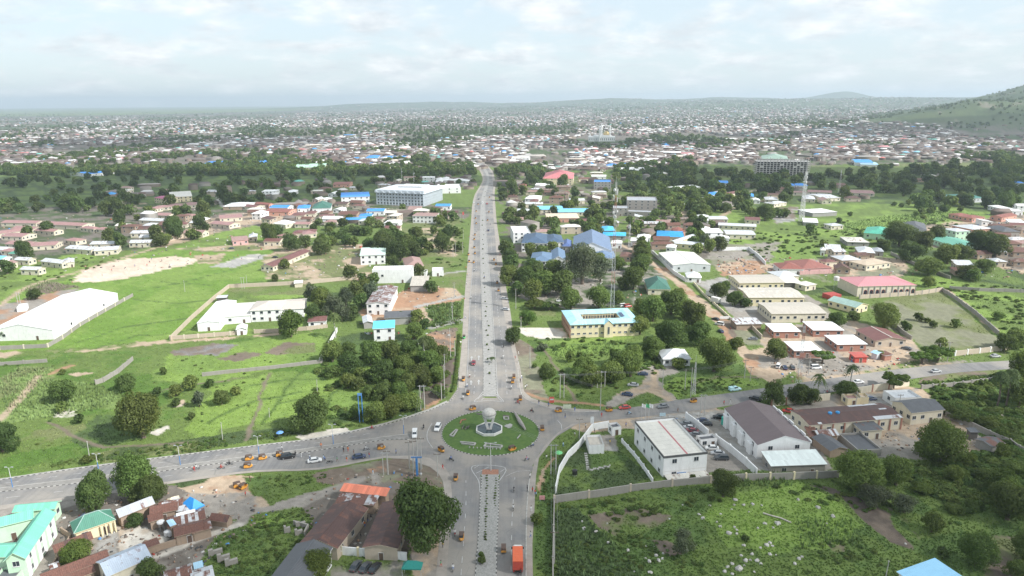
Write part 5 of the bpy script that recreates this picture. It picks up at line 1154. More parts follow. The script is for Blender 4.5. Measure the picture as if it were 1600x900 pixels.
# rows drawn from the pictures of the estates, labels finished later
ROWS = [
 ('pink roofed barrack row',(.33,.185,.175),'cream',[((0,348),(56,349),(4,344)),((57,350),(128,353),(60,345)),((16,357),(50,359),(18,352)),((52,360),(84,362),(54,356)),((0,369),(34,370),(2,363)),((6,381),(42,383),(9,375)),((46,384),(84,384),(48,378)),((100,375),(118,377),(102,370)),((124,356),(146,358),(126,353)),((148,358),(163,359),(150,355)),((0,392),(20,393),(2,388)),
   ((224,326),(242,327),(226,323)),((240,324),(262,324),(242,321)),((262,323),(284,322),(264,319)),((284,321),(306,320),(286,317)),((230,336),(262,337),(232,332)),((280,337),(300,338),(282,334)),((327,349),(358,352),(330,344)),((343,342),(379,339),(346,336)),((0,366),(50,358),(0,362)),((460,350),(483,351),(463,347)),((431,368),(450,370),(435,363)),((474,367),(494,364),(476,362)),
   ((1262,300),(1300,301),(1264,297)),((1330,302),(1366,302),(1333,297)),((1312,300),(1330,301),(1314,297))],3.6),
 ('dark maroon roofed house','maroon','cream',[((454,337),(475,337),(457,332)),((476,334),(492,334),(478,330)),((472,363),(494,362),(475,359)),((456,365),(472,365),(458,360)),((412,377),(436,378),(416,372)),((1290,410),(1310,409),(1292,405)),((1165,344),(1188,344),(1168,339)),((1124,307),(1160,300),(1128,302)),((600,357),(625,357),(603,353)),((370,322),(398,324),(374,318))],3.8),
 ('pale grey roofed low house','lgrey','cream',[((216,344),(262,346),(218,340)),((205,364),(238,365),(207,360)),((222,353),(240,353),(224,349)),((100,388),(142,391),(104,382)),((146,392),(184,390),(150,386)),((142,381),(176,382),(145,377)),((62,408),(96,412),(66,402)),((98,411),(116,409),(100,405)),((30,421),(60,422),(33,417)),((20,406),(44,407),(22,402)),((202,379),(232,380),(205,375)),((1256,311),(1274,311),(1258,306)),((1287,310),(1314,309),(1290,302)),((1196,312),(1216,312),(1198,308)),((1210,319),(1230,316),(1212,314)),((1118,305),(1134,305),(1120,299)),((1070,322),(1104,314),(1072,318)),((1104,311),(1128,306),(1104,307)),((1299,353),(1319,352),(1301,349)),((388,371),(402,370),(390,366)),((560,345),(580,346),(562,341))],3.8),
 ('white roofed house','white','white',[((680,284),(692,284),(682,279)),((690,282),(700,282),(692,277)),((706,282),(716,281),(708,276)),((728,283),(740,282),(730,278)),((820,310),(840,311),(824,305)),((836,289),(862,290),(838,286)),((1282,391),(1290,391),(1284,388)),((1560,325),(1580,325),(1562,321)),((1582,330),(1600,330),(1584,324)),((1060,296),(1095,292),(1062,290)),((600,348),(622,349),(602,343)),((448,300),(462,300),(450,297)),((500,312),(516,312),(502,309)),((1040,386),(1056,387),(1042,382)),((985,376),(1012,377),(988,372)),((955,380),(972,380),(958,376)),((1090,340),(1108,340),(1092,336)),((1120,372),(1140,372),(1122,369))],4.2),
 ('bright blue roofed house','blue','white',[((1115,286),(1138,286),(1118,282)),((1104,304),(1121,305),(1106,300)),((1168,307),(1178,307),(1170,303)),((680,322),(704,322),(683,319)),((572,330),(600,330),(575,326)),((1592,286),(1602,286),(1594,282)),((947,259),(964,259),(949,256)),((968,258),(986,258),(970,255)),((318,256),(340,256),(321,252)),((348,256),(372,256),(352,252)),((376,255),(398,255),(379,251)),((400,255),(418,254),(403,251)),((138,272),(170,269),(142,267)),((172,268),(204,266),(176,264)),((1244,290),(1262,290),(1246,287)),((1226,290),(1242,290),(1228,287)),((560,338),(580,338),(562,334)),((422,324),(448,325),(426,320)),((464,326),(484,325),(468,321))],4.6),
 ('red brown roofed house','brick','salmon',[((415,330),(448,332),(420,325)),((397,318),(420,320),(400,316)),((520,288),(546,288),(523,284)),((1058,362),(1072,361),(1060,358)),((1055,359),(1070,358),(1058,356)),((792,300),(808,300),(794,297)),((810,292),(822,292),(812,288)),((1498,337),(1518,336),(1500,333)),((1520,341),(1540,339),(1522,335)),((1566,340),(1590,336),(1568,334))],4.2),
]
for look, rc, wc, lst, hh in ROWS:
 for q in lst:
  r_, L_, D_ = BLD('house', look, 'house', *q, hh, roof='gx' if (q[1][0] - q[0][0]) > 22 else 'hip', rh=1.5, rc=rc, wc=wc, rust=.1 if rc in ('lgrey', 'maroon') else 0, auto=True, maxw=5, wins=.8, group=look + 's'); occupy(r_, L_, D_)
# ---- random town houses: (area, count, palette, width range, look)
PAL = {'old': [('mud', 'mud', .7), ('rust', 'mud', .8), ('lgrey', 'cream', .35), ('maroon', 'tan', .3), ('brown', 'mud', .5), ('lgrey', 'tan', .1)],
       'new': [('white', 'cream', 0), ('lgrey', 'white', 0), ('rose', 'cream', 0), ('maroon', 'cream', 0), ('sky', 'white', 0), ('lgrey', 'tan', .2), ('cream', 'cream', 0), ('rose', 'cream', 0), ('green', 'cream', 0)],
       'mix': [('white', 'white', 0), ('lgrey', 'tan', .2), ('rust', 'mud', .6), ('cream', 'tan', 0), ('mud', 'mud', .3), ('lgrey', 'cream', .1), ('maroon', 'cream', .2), ('rust', 'mud', .8), ('brown', 'tan', .2), ('rose', 'cream', .1)]}
AREAS = [
 ([(400,322),(560,315),(590,330),(700,330),(720,345),(540,350),(470,360),(400,352)],34,'mix',(9,20)),
 ([(190,348),(330,335),(330,370),(200,385)],12,'mix',(9,20)), ([(0,395),(60,390),(60,415),(0,430)],6,'new',(10,22)),
 ([(560,285),(740,275),(745,300),(700,290),(580,295)],24,'mix',(9,18)), ([(280,290),(560,280),(560,315),(340,325)],26,'mix',(9,18)),
 ([(90,290),(330,285),(240,310),(90,310)],10,'new',(9,16)),
 ([(780,285),(960,285),(950,320),(800,325)],30,'mix',(9,20)), ([(790,325),(850,340),(850,372),(800,350)],5,'new',(9,18)), ([(900,340),(1040,345),(1030,400),(960,412),(890,365)],12,'mix',(9,18)),
 ([(1040,345),(1130,350),(1110,392),(1030,395)],10,'mix',(9,18)), ([(1120,290),(1360,288),(1360,318),(1130,322)],14,'mix',(10,20)),
 ([(1530,340),(1600,330),(1600,410),(1540,380)],14,'mix',(10,18)), ([(1300,395),(1345,398),(1345,430),(1300,425)],4,'old',(8,12)), ([(1440,395),(1600,395),(1600,435),(1500,430)],6,'old',(8,14)),
 ([(780,262),(960,258),(1080,262),(1080,285),(940,285),(790,284)],34,'mix',(10,22)), ([(1380,258),(1600,258),(1600,300),(1420,290)],12,'mix',(10,20)),
 ([(1225,560),(1420,545),(1420,565),(1230,580)],0,'old',(5,8)),
]
def px_poly_points(poly, n, rnd):
 xs = [p[0] for p in poly]; ys = [p[1] for p in poly]; out = []; tries = 0
 while len(out) < n and tries < n * 60:
  tries += 1; x = rnd.uniform(min(xs), max(xs)); y = rnd.uniform(min(ys), max(ys))
  if in_poly(np.array([x]), np.array([y]), poly)[0]: out.append((x, y))
 return out
ROADPX = [(mainL[i][0] - 3, mainR[i][0] + 3, mainL[i][1]) for i in range(len(mainL))]
def on_road(x, y, m=2):
 if 252 < y < 640:
  ys = [r[2] for r in ROADPX][::-1]; l = np.interp(y, ys, [r[0] for r in ROADPX][::-1]); r = np.interp(y, ys, [r[1] for r in ROADPX][::-1])
  if l - m < x < r + m: return True
 return False
def free(x, y, r):
 for fx, fy, fr in FOOT:
  if (fx - x) ** 2 + (fy - y) ** 2 < (fr + r) ** 2: return False
 return True
rn = random.Random(21); LOOKC = dict(mud='dull brown', rust='rusty', lgrey='grey', maroon='maroon', brown='dark brown', white='white', pink='pink', sky='light blue', cream='cream', rose='dusty pink', green='green', blue='blue')
SPECS = []
for poly, n, pal, (wa_, wb_) in AREAS:
 cnt = 0
 for x, y in px_poly_points(poly, n * 6, rn):
  if cnt >= n: break
  p = P(x, y); w = rn.uniform(wa_, wb_); d = rn.uniform(8, 11); r = math.hypot(w, d) * .42
  if on_road(x, y, 6) or not free(p.x, p.y, r): continue
  FOOT.append((p.x, p.y, r)); cnt += 1
  SPECS.append((w / mpp(p), p, w, d, rn.choice(PAL[pal]), rn.choice([0, 0, .1, -.1, .25, 1.5, 1.6]) + rn.uniform(-.06, .06) - .15, rn.choice(['hip', 'gx', 'hip', 'gx', 'shed'])))
print('random houses', len(SPECS), 'placed', NB_[0])
SPECS.sort(key=lambda t: -t[0]); FARX = [(q[1], q[2], q[3], q[4], q[5]) for q in SPECS[140:]]
for sz, p, w, d, (rc, wc, ru), rz, kind in SPECS[:140]:
 hh = rn.choice([3.4, 3.6, 3.8, 6.2]) if w < 18 else 3.8
 c, s = math.cos(rz), math.sin(rz); loc = p + Vector((-w / 2 * c + d / 2 * s, -w / 2 * s - d / 2 * c, 0))
 BLD('house', ('two storey ' if hh > 5 else 'low ') + LOOKC[rc] + ' roofed house', 'house', None, None, None, hh, roof=kind, rh=rn.uniform(1.2, 2.2), rc=rc, wc=wc, rust=ru, auto=True, maxw=3, wins=.8 if sz > 12 else .6, group='scattered town houses', world=(loc, rz, w, d))
# ---- the far town: one mesh of roofs and walls
def far_town():
 rg = np.random.default_rng(5); N = 26000
 x = rg.uniform(-120, 1720, N); y = 171 + (rg.uniform(0, 1, N) ** 0.9) * 95
 d = np.array([list(CR @ Vector(((a - 800) / FPX, (450 - b) / FPX, -1))) for a, b in zip(x, y)])
 t = -CAMH / np.minimum(d[:, 2], -1e-4); X = d[:, 0] * t; Y = d[:, 1] * t
 dens = fbm(X / 260, Y / 420, 3, 61) ; big = fbm(X / 900, Y / 1200, 3, 71)
 keep = (dens > 0.445) & (t < 9500 * CAMH / CAMH) & ~((y < 186) & (x < 560) & (y < 186 - (x - 0) * 0.02))
 keep &= ~((y > 258) & ((x < 560) | (x > 960)))
 for poly in ([(60,262),(330,240),(420,262)], [(0,268),(60,262),(60,272),(0,275)], [(735,250),(775,250),(775,272),(745,275)], [(1260,252),(1600,246),(1600,272),(1260,275)], [(1180,236),(1275,236),(1275,262),(1180,262)], [(905,212),(975,212),(975,226),(905,226)], [(1090,255),(1190,250),(1190,280),(1090,280)],
                 [(560,196),(900,190),(900,212),(640,216)], [(80,228),(140,226),(140,240),(80,240)], [(400,206),(560,204),(560,214),(400,218)], [(820,232),(900,232),(900,262),(820,262)], [(1400,192),(1600,150),(1600,222),(1520,216)], [(640,250),(745,248),(745,262),(640,265)]):
  keep &= ~(in_poly(x, y, poly) & (rg.uniform(0, 1, N) < .93))
 X, Y, x, y = X[keep], Y[keep], x[keep], y[keep]; big = big[keep]
 Z = hgt(X, Y); ok = (Z < 60) | ((X < 1500) & (Z < 150)); ok &= ~((X > 1200) & (Z > 26) & (Y < 4200)); X, Y, x, y, Z, big = X[ok], Y[ok], x[ok], y[ok], Z[ok], big[ok]
 EX = FARX; m0 = len(X); X = np.append(X, [q[0].x for q in EX]); Y = np.append(Y, [q[0].y for q in EX]); Z = np.append(Z, [q[0].z for q in EX]); x = np.append(x, np.full(len(EX), 800.)); y = np.append(y, np.full(len(EX), 250.)); big = np.append(big, np.full(len(EX), .5))
 M = 15000; px_ = rg.uniform(150, 1640, M); tt = np.exp(rg.uniform(math.log(3300), math.log(11500), M)); ax = (px_ - 800) / FPX; X2 = ax * tt; Y2 = tt; Z2 = hgt(X2, Y2); k2 = (fbm(X2 / 500, Y2 / 700, 4, 23) > .47) & ~((X2 > 1300) & (Y2 < 4700)) & ~((ax < -.3) & (tt > 5200)); X2, Y2, Z2 = X2[k2], Y2[k2], Z2[k2]; m2 = len(X2)
 X = np.append(X, X2); Y = np.append(Y, Y2); Z = np.append(Z, Z2); x = np.append(x, np.full(m2, 600.)); y = np.append(y, np.full(m2, 200.)); big = np.append(big, np.full(m2, .5))
 n = len(X); w = rg.uniform(4, 7.5, n) * (1 + (rg.uniform(0, 1, n) < .13) * rg.uniform(.6, 2.6, n)); l = rg.uniform(3.6, 6.5, n) * (1 + (rg.uniform(0, 1, n) < .1) * rg.uniform(.3, 1, n)); h = rg.uniform(2.8, 4.2, n) + (rg.uniform(0, 1, n) < .12) * 3.5; rh = rg.uniform(1.0, 2.6, n)
 a = (vnoise(X / 300, Y / 300, 4) * 1.4 - .7) + rg.choice([0, 0, 1.5708], n) + rg.normal(0, .08, n)
 c, s = np.cos(a), np.sin(a)
 lx = np.stack([-w, w, w, -w], 1); ly = np.stack([-l, -l, l, l], 1)
 bx = X[:, None] + lx * c[:, None] - ly * s[:, None]; by = Y[:, None] + lx * s[:, None] + ly * c[:, None]
 V = np.zeros((n, 14, 3)); V[:, 0:4, 0] = bx; V[:, 0:4, 1] = by; V[:, 0:4, 2] = Z[:, None] - 1
 V[:, 4:8, 0] = bx; V[:, 4:8, 1] = by; V[:, 4:8, 2] = (Z + h)[:, None]
 V[:, 8:12] = V[:, 4:8]; V[:, 8:12, 2] += 0.0
 hipf = rg.uniform(.4, 1.0, n); rl = np.stack([-w * hipf, w * hipf], 1)
 V[:, 12:14, 0] = X[:, None] + rl * c[:, None]; V[:, 12:14, 1] = Y[:, None] + rl * s[:, None]; V[:, 12:14, 2] = (Z + h + rh)[:, None]
 q = np.array([[0, 1, 5, 4], [1, 2, 6, 5], [2, 3, 7, 6], [3, 0, 4, 7], [8, 9, 13, 12], [10, 11, 12, 13], [9, 10, 13, 13], [11, 8, 12, 12]])
 T = []
 for f in q[:6]: T += [[f[0], f[1], f[2]], [f[0], f[2], f[3]]]
 T += [[9, 10, 13], [11, 8, 12]]; T = np.array(T)
 F = (np.arange(n)[:, None, None] * 14 + T[None]).reshape(-1, 3)
 oldp = np.array([(.12,.085,.075),(.15,.11,.095),(.09,.065,.06),(.19,.165,.15),(.30,.285,.27),(.13,.09,.075),(.62,.61,.60),(.16,.125,.11),(.22,.2,.185),(.17,.15,.14)])
 newp = np.array([(.80,.80,.79),(.6,.59,.57),(.82,.82,.81),(.5,.46,.42),(.48,.30,.28),(.62,.62,.62),(.8,.79,.76),(.30,.27,.25),(.68,.60,.52),(.52,.50,.48)])
 bright = np.array([(.08,.32,.66),(.50,.16,.15),(.16,.42,.36),(.30,.60,.74),(.62,.30,.32)])
 newz = ((x < 700) & (y < 232)) | (y < 205) ; pn = np.where(newz, .34, .04) + (big - .5) * 1.2
 isn = rg.uniform(0, 1, n) < pn; k1 = rg.integers(0, 10, n); rcol = np.where(isn[:, None], newp[k1], oldp[k1]); br_ = rg.uniform(0, 1, n) < .035
 rcol = np.where(br_[:, None], bright[rg.integers(0, 5, n)], rcol) * rg.uniform(.85, 1.12, n)[:, None]
 wcol = np.array([(.20,.17,.14),(.32,.30,.27),(.15,.12,.10),(.25,.21,.17)])[rg.integers(0, 4, n)]
 C = np.zeros((n, 14, 3)); C[:, :8] = wcol[:, None]; C[:, 8:] = rcol[:, None]
 me = np_mesh('distant_houses', V.reshape(-1, 3), F, [M_FAR], C.reshape(-1, 3)); tag(place('distant_houses', me), kind='stuff'); print('far houses', n)
far_town()
# ================================================================== TREES AND PLANTS
M_LEAF = {
 'd': leaf_mat('dark foliage', (0.042, 0.068, 0.021, 1), (0.128, 0.175, 0.048, 1)),
 'm': leaf_mat('green foliage', (0.058, 0.095, 0.025, 1), (0.18, 0.235, 0.06, 1)),
 'l': leaf_mat('yellow green foliage', (0.045, 0.085, 0.016, 1), (0.150, 0.205, 0.045, 1)),
 's': leaf_mat('grey green foliage', (0.055, 0.075, 0.045, 1), (0.160, 0.185, 0.115, 1)),
 'p': leaf_mat('palm fronds', (0.040, 0.065, 0.020, 1), (0.13, 0.17, 0.06, 1)),
 'g': leaf_mat('undergrowth', (0.068, 0.112, 0.030, 1), (0.150, 0.210, 0.055, 1)),
}
def leaves(rg, C, R, n, size, squash=0.8, up=0.25, shell=0.55):
 """n leaf clumps on lobes with centres C and radii R -> V, F, colour"""
 k = rg.integers(0, len(C), n) if len(C) > 1 else np.zeros(n, int)
 pr = R ** 2 / (R ** 2).sum(); k = rg.choice(len(C), n, p=pr)
 d = rg.normal(0, 1, (n, 3)); d /= np.linalg.norm(d, axis=1)[:, None]
 rr = shell + (1 - shell) * rg.uniform(0, 1, n) ** 0.5; lump = 1 + 0.22 * np.sin(d[:, 0] * 5 + k * 1.7) * np.sin(d[:, 1] * 5 + k) * np.sin(d[:, 2] * 4 + k * 2.3)
 pos = C[k] + d * (R[k] * rr * lump)[:, None] * np.array([1, 1, squash])
 nrm = d + rg.normal(0, 0.45, (n, 3)) + np.array([0, 0, up]); nrm /= np.linalg.norm(nrm, axis=1)[:, None]
 a = np.cross(nrm, rg.normal(0, 1, (n, 3))); a /= np.linalg.norm(a, axis=1)[:, None] + 1e-9; b = np.cross(nrm, a)
 s = size * rg.uniform(0.6, 1.35, n)[:, None]; bend = nrm * s * 0.35
 V = np.stack([pos - a * s - bend * .3, pos - b * s * .62 + bend, pos + a * s - bend * .3, pos + b * s * .62 + bend], 1)
 lobe = rg.uniform(0, 1, len(C))[k]
 col = np.clip(0.12 + 0.34 * lobe + 0.5 * rg.uniform(0, 1, n), 0, 1)
 return V.reshape(-1, 3), np.arange(n * 4).reshape(-1, 4), np.repeat(col, 4)
def crown_mesh(kind, seed, n, leafsize):
 rg = np.random.default_rng(seed); C, R = [], []
 if kind in 'dmls':
  m = 13 if kind != 's' else 11
  for i in range(m):
   a = i * 2.4 + rg.uniform(-.4, .4); q = (i + .5) / m; el = rg.uniform(-.05, 1.0) if i % 3 else rg.uniform(.55, 1.0)
   rad = .60 * math.cos(el * 1.25) * rg.uniform(.85, 1.15)
   C.append((rad * math.cos(a), rad * math.sin(a), .46 + .68 * math.sin(el * 1.5) * rg.uniform(.8, 1.12))); R.append(rg.uniform(.26, .44) * (1.0 if kind != 's' else .8))
  C.append((0, 0, .8)); R.append(.58); C.append((.1, -.1, .55)); R.append(.6)
 elif kind == 'u':
  for i in range(11):
   a = i * 2.4; q = math.sqrt((i + .5) / 11) * .8; C.append((q * math.cos(a), q * math.sin(a), .78 + rg.uniform(-.14, .12) - q * .12)); R.append(rg.uniform(.2, .34))
 elif kind == 't':
  for i in range(12): a = i * 2.4; C.append((.42 * math.cos(a) * rg.uniform(.4, 1), .42 * math.sin(a) * rg.uniform(.4, 1), .7 + 1.9 * i / 11)); R.append(rg.uniform(.32, .5) * (1.1 - .03 * i))
 elif kind == 'c':
  for i in range(9): C.append((rg.uniform(-.1, .1), rg.uniform(-.1, .1), .6 + 5.0 * i / 8)); R.append(.85 - .07 * i)
 elif kind == 'b':
  for i in range(7): a = i * 2.4; q = .5 * math.sqrt(i / 7); C.append((q * math.cos(a), q * math.sin(a), .22 + rg.uniform(0, .3))); R.append(rg.uniform(.28, .45))
 C = np.array(C); R = np.array(R)
 V, F, col = leaves(rg, C, R, n, leafsize, .45 if kind == 'u' else .82, shell=.2 if kind == 's' else .5)
 V[:, 2] = np.maximum(V[:, 2], 0.02)
 mk = {'u': 'l', 't': 's', 'c': 'd', 'b': 'g'}.get(kind, kind)
 return np_mesh('crown', V, F, [M_LEAF[mk]], np.stack([col] * 3, 1)), C
def trunk_mesh(C, kind, pale=False):
 b = MB(); m = M_PTRUNK if pale else M_TRUNK
 fork = {'u': .35, 't': 1.0, 'c': .6}.get(kind, .38); r = {'c': .12, 't': .09}.get(kind, .065)
 b.tube((0, 0, -.05), (.02, .01, fork * .5), r * 1.25, r, 7, cap=False); b.tube((.02, .01, fork * .5), (0, 0, fork), r, r * .8, 7, cap=False)
 for i, c in enumerate(C[:7]):
  mid_ = (c[0] * .5, c[1] * .5, fork + (c[2] - fork) * .55); b.tube((0, 0, fork - .02), mid_, r * .55, r * .35, 5, cap=False); b.tube(mid_, tuple(c), r * .35, r * .12, 4, cap=False)
 return b.mesh('trunk', [m])
def palm_meshes(seed, fan=False):
 rg = random.Random(seed); b = MB(); H_ = 2.6
 for i in range(6): b.tube((.05 * math.sin(i), 0, H_ * i / 6), (.05 * math.sin(i + 1), 0, H_ * (i + 1) / 6), .085 - .005 * i, .08 - .005 * i, 7, cap=False)
 tr = b.mesh('trunk', [M_POLE if not fan else M_TRUNK]); V, F, Cc = [], [], []
 for k in range(26 if not fan else 40):
  a = k * 2.399; el = rg.uniform(-.35, 1.1); ln = 1.0 if not fan else .8; dirv = Vector((math.cos(a) * math.cos(el), math.sin(a) * math.cos(el), math.sin(el))); side = Vector((-math.sin(a), math.cos(a), 0))
  p = Vector((0, 0, H_)); w0 = .06 if not fan else .10
  for j in range(7):
   t = j / 7; q = p + dirv * ln / 7 + Vector((0, 0, -.045 * j)); w = (.20 if not fan else .30) * math.sin(math.pi * min(1, (t + .12))) + .02
   for s in (-1, 1):
    i = len(V); V += [tuple(p), tuple(q), tuple(q + side * s * w + Vector((0, 0, -.09)) + dirv * .09)]; F.append((i, i + 1, i + 2)); Cc += [rg.uniform(.2, .9)] * 3
   p = q
 return np_mesh('crown', np.array(V), np.array(F), [M_LEAF['p']], np.stack([Cc] * 3, 1)), tr
PROTO = {}
for kd in 'dmlsutcb':
 for lod, n, ls in ((9, 13000, .033), (0, 5200, .05), (1, 1300, .095), (2, 300, .19)):
  for v in range(3):
   if lod == 9 and (kd not in 'dmls' or v > 1): continue
   if kd in 'tc' and v > 1: continue
   nn = int(n * (.45 if kd == 's' and lod in (0, 9) else 1)); ls_ = ls * (1.0 if kd not in 'c' else 1.6)
   cm, C_ = crown_mesh(kd, zlib.crc32(f'{kd}{v}'.encode()) % 9999, nn, ls_)
   PROTO[(kd, lod, v)] = (cm, trunk_mesh(C_, kd))
PROTO[('t', 0, 0)] = (PROTO[('t', 0, 0)][0], trunk_mesh(np.array([(.3, .1, 1.2), (-.2, .2, 1.6), (.1, -.3, 1.9), (0, 0, 2.3)]), 't', True))
for v in (0, 1): PROTO[('p', 0, v)] = palm_meshes(v); PROTO[('f', 0, v)] = palm_meshes(9 + v, True)
# (x, base y, crown width in photo pixels, kind, height factor)
TREES = [
 (662,860,136,'d',1.15),(153,802,64,'d',1.5),(216,774,76,'m',1.15),(240,788,56,'d',1.2),(222,786,44,'d',1),(122,884,62,'l',.9),(235,908,48,'d',1),(212,822,32,'d',.9),(497,908,66,'l',1),
 (225,684,92,'m',1.05),(487,672,76,'d',1.0),(4,706,62,'d',1.1),(100,628,48,'m',.9),(197,611,36,'d',1.0),(298,609,30,'m',1),(275,619,26,'m',.9),(347,632,32,'d',1.0),(140,722,30,'m',.5),(255,585,15,'l',1),
 (520,565,42,'m',1),(547,585,46,'d',1),(580,570,50,'m',1),(600,600,50,'d',1),(630,590,46,'m',1),(656,606,50,'d',1),(682,598,34,'m',1),(560,655,32,'m',1),(588,660,42,'m',1),(612,652,46,'m',1),(640,640,44,'m',.8),(622,640,40,'l',.8),(576,625,32,'d',1),
 (668,552,36,'m',1),(648,530,34,'m',1),(664,515,24,'d',1),(640,562,40,'m',1),(610,566,42,'m',1),(545,560,34,'m',1),(690,620,26,'m',.8),(560,610,30,'d',1),(600,625,40,'d',1),(638,615,44,'d',1),(520,590,30,'m',.8),(668,580,44,'m',1),
 (488,470,30,'s',1.3),(503,486,40,'m',1.2),(522,494,42,'s',1.2),(541,480,34,'s',1.3),(556,462,30,'d',1),(581,470,30,'s',1.4),(548,436,30,'d',1),(584,446,22,'d',1.2),(490,502,38,'d',.9),(535,502,34,'s',1.2),(552,500,30,'d',1),(505,470,30,'m',1),(565,480,28,'d',1),(570,455,26,'m',1),
 (455,526,50,'l',1.15),(524,528,26,'p',1.0),(672,458,26,'d',1),(684,462,20,'p',1),(652,505,28,'m',1),(625,500,16,'d',.8),(600,450,8,'c',.7),(663,562,24,'p',1),
 (692,394,32,'d',1.3),(626,408,42,'d',1.1),(600,400,50,'d',1),(645,400,34,'d',1),(603,382,34,'d',1),(578,395,32,'d',1),(635,388,30,'d',1),(455,392,34,'d',1.1),(420,380,34,'d',1.2),(434,372,26,'d',1),(503,398,36,'d',1),(478,388,26,'d',1),(445,420,20,'d',1),(430,440,14,'m',1),(614,420,28,'d',1),(655,432,26,'d',1),(566,440,18,'d',.9),
 (803,538,35,'d',1.0),(795,446,38,'m',1.1),(820,446,40,'m',1),(850,460,48,'m',1),(834,470,44,'m',1),(880,462,50,'d',1),(910,444,78,'s',1.1),(938,440,50,'s',1.1),(892,484,44,'m',1),(935,482,42,'m',1.1),(824,508,32,'l',1),(990,452,46,'m',1),(1002,424,36,'m',1),(1020,502,52,'m',1),(1048,492,50,'m',1),(1000,492,34,'m',1),(808,462,30,'d',1),(865,440,44,'m',1),(840,440,40,'d',1),(965,475,26,'m',1),(972,452,22,'d',1),(1060,470,26,'m',1),
 (1045,548,64,'d',1.05),(1080,515,54,'d',1.1),(1115,580,68,'m',1.0),(1092,540,52,'d',1),(1068,500,36,'m',1),(1015,548,34,'s',1),(985,588,60,'m',.9),(955,598,52,'m',.8),(925,604,46,'m',.8),(903,596,36,'m',.8),(855,592,34,'d',1.0),(890,566,18,'s',.7),(906,558,14,'s',2.2),(848,548,26,'s',.6),(1000,522,40,'m',.9),(813,480,8,'c',.8),(835,482,36,'u',.7),(858,484,30,'u',.7),(1094,490,7,'c',.8),(1020,560,44,'m',1),(1060,575,30,'m',.7),(1150,545,30,'m',.8),
 (1207,632,44,'d',1.15),(1248,632,44,'d',1.0),(1266,632,36,'d',1),(1229,634,22,'p',1.2),(1277,622,26,'p',1.0),(1328,606,26,'p',.95),(1322,620,46,'d',.75),(1396,607,46,'u',.95),(1598,600,54,'l',1.3),(1568,548,40,'m',.9),(1558,634,36,'f',1.05),(1572,634,38,'f',1.05),(1211,562,44,'d',1.0),(1285,568,40,'u',1),(1218,572,20,'p',.7),(1380,512,56,'m',.9),(1305,512,32,'m',1),(1333,500,26,'d',.7),(1492,512,18,'s',.9),(1465,564,48,'u',.9),(1440,568,40,'u',.9),(1470,545,20,'d',.6),(1510,482,16,'b',1),(1560,500,24,'m',.7),(1588,545,44,'m',.9),
 (1122,466,32,'d',1),(1132,458,26,'d',1),(1148,478,36,'d',.9),(1165,480,24,'d',.8),(1375,560,14,'d',.8),(1450,448,24,'m',.9),(1520,440,26,'m',1),
 (1130,776,60,'d',1.0),(1338,764,82,'m',1.0),(1400,758,62,'m',1.0),(1468,726,92,'m',.95),(1368,790,66,'s',.75),(1412,800,52,'s',.75),(1455,832,40,'m',1.1),(1524,884,64,'m',1.1),(1574,812,88,'d',.95),(1604,880,60,'m',1.1),(1066,862,48,'s',1.15),(1164,846,15,'s',1.6),(1082,752,14,'m',1.2),(1505,660,44,'m',.6),(1545,668,40,'m',.5),(1480,648,36,'m',.6),(1440,770,40,'l',.5),(1490,800,34,'m',.5),(1540,750,44,'l',.45),(1590,740,46,'m',.5),(1472,870,22,'m',.9),(1587,905,40,'m',1.0),(1500,745,36,'l',.45),
 (312,636,24,'s',1.5),(300,655,14,'s',1.6),(838,818,26,'l',.8),(835,575,10,'m',.8),(56,468,24,'d',.9),(98,585,12,'m',.5),(8,530,30,'d',.8),
 (38,408,32,'d',1.3),(12,428,30,'d',1.0),(44,370,22,'d',1.2),(75,365,26,'d',1.0),(172,382,24,'d',1.4),(188,388,26,'d',1.3),(245,378,28,'d',1.3),(275,374,34,'d',1.4),(268,362,26,'d',1.2),(215,345,12,'d',1.6),(190,352,26,'d',1.3),(166,338,24,'d',1.3),(186,338,26,'d',1.4),(204,336,20,'d',1.0),(120,332,28,'d',1.2),(112,328,36,'d',1),(320,340,26,'d',1.4),(314,365,30,'d',1.4),(350,320,24,'d',1.6),(15,325,22,'d',1.2),
 (740,262,10,'d',1),(650,282,22,'d',1.4),(700,378,26,'d',1.4),(708,345,22,'d',1.3),(630,330,14,'d',.9),(680,343,24,'d',1),(800,307,26,'d',1.3),(785,305,20,'d',1.3),(858,293,18,'d',1.2),(880,294,24,'d',1.2),
 (1195,345,34,'d',1.0),(1122,392,30,'d',1.0),(1100,388,26,'s',1.2),(1285,382,10,'d',.6),(1265,368,20,'d',.8),(1405,385,60,'d',.85),(1440,395,50,'d',.9),(1480,412,50,'m',.8),(1500,408,44,'d',.8),(1530,400,60,'d',.9),(1555,402,50,'d',.9),(1462,378,34,'d',1),(1378,392,30,'d',.8),(1450,430,50,'m',.7),(1420,408,50,'d',.8),(1510,435,40,'d',.7),(1540,425,36,'m',.7),
]
LOOKT = {'d': 'dark green', 'm': 'leafy green', 'l': 'yellow green', 's': 'sparse grey green', 'u': 'flat topped', 't': 'slender tall', 'c': 'narrow cypress', 'b': 'low bushy', 'p': 'feathery palm', 'f': 'shaggy fan palm', 'g': 'creeper covered'}
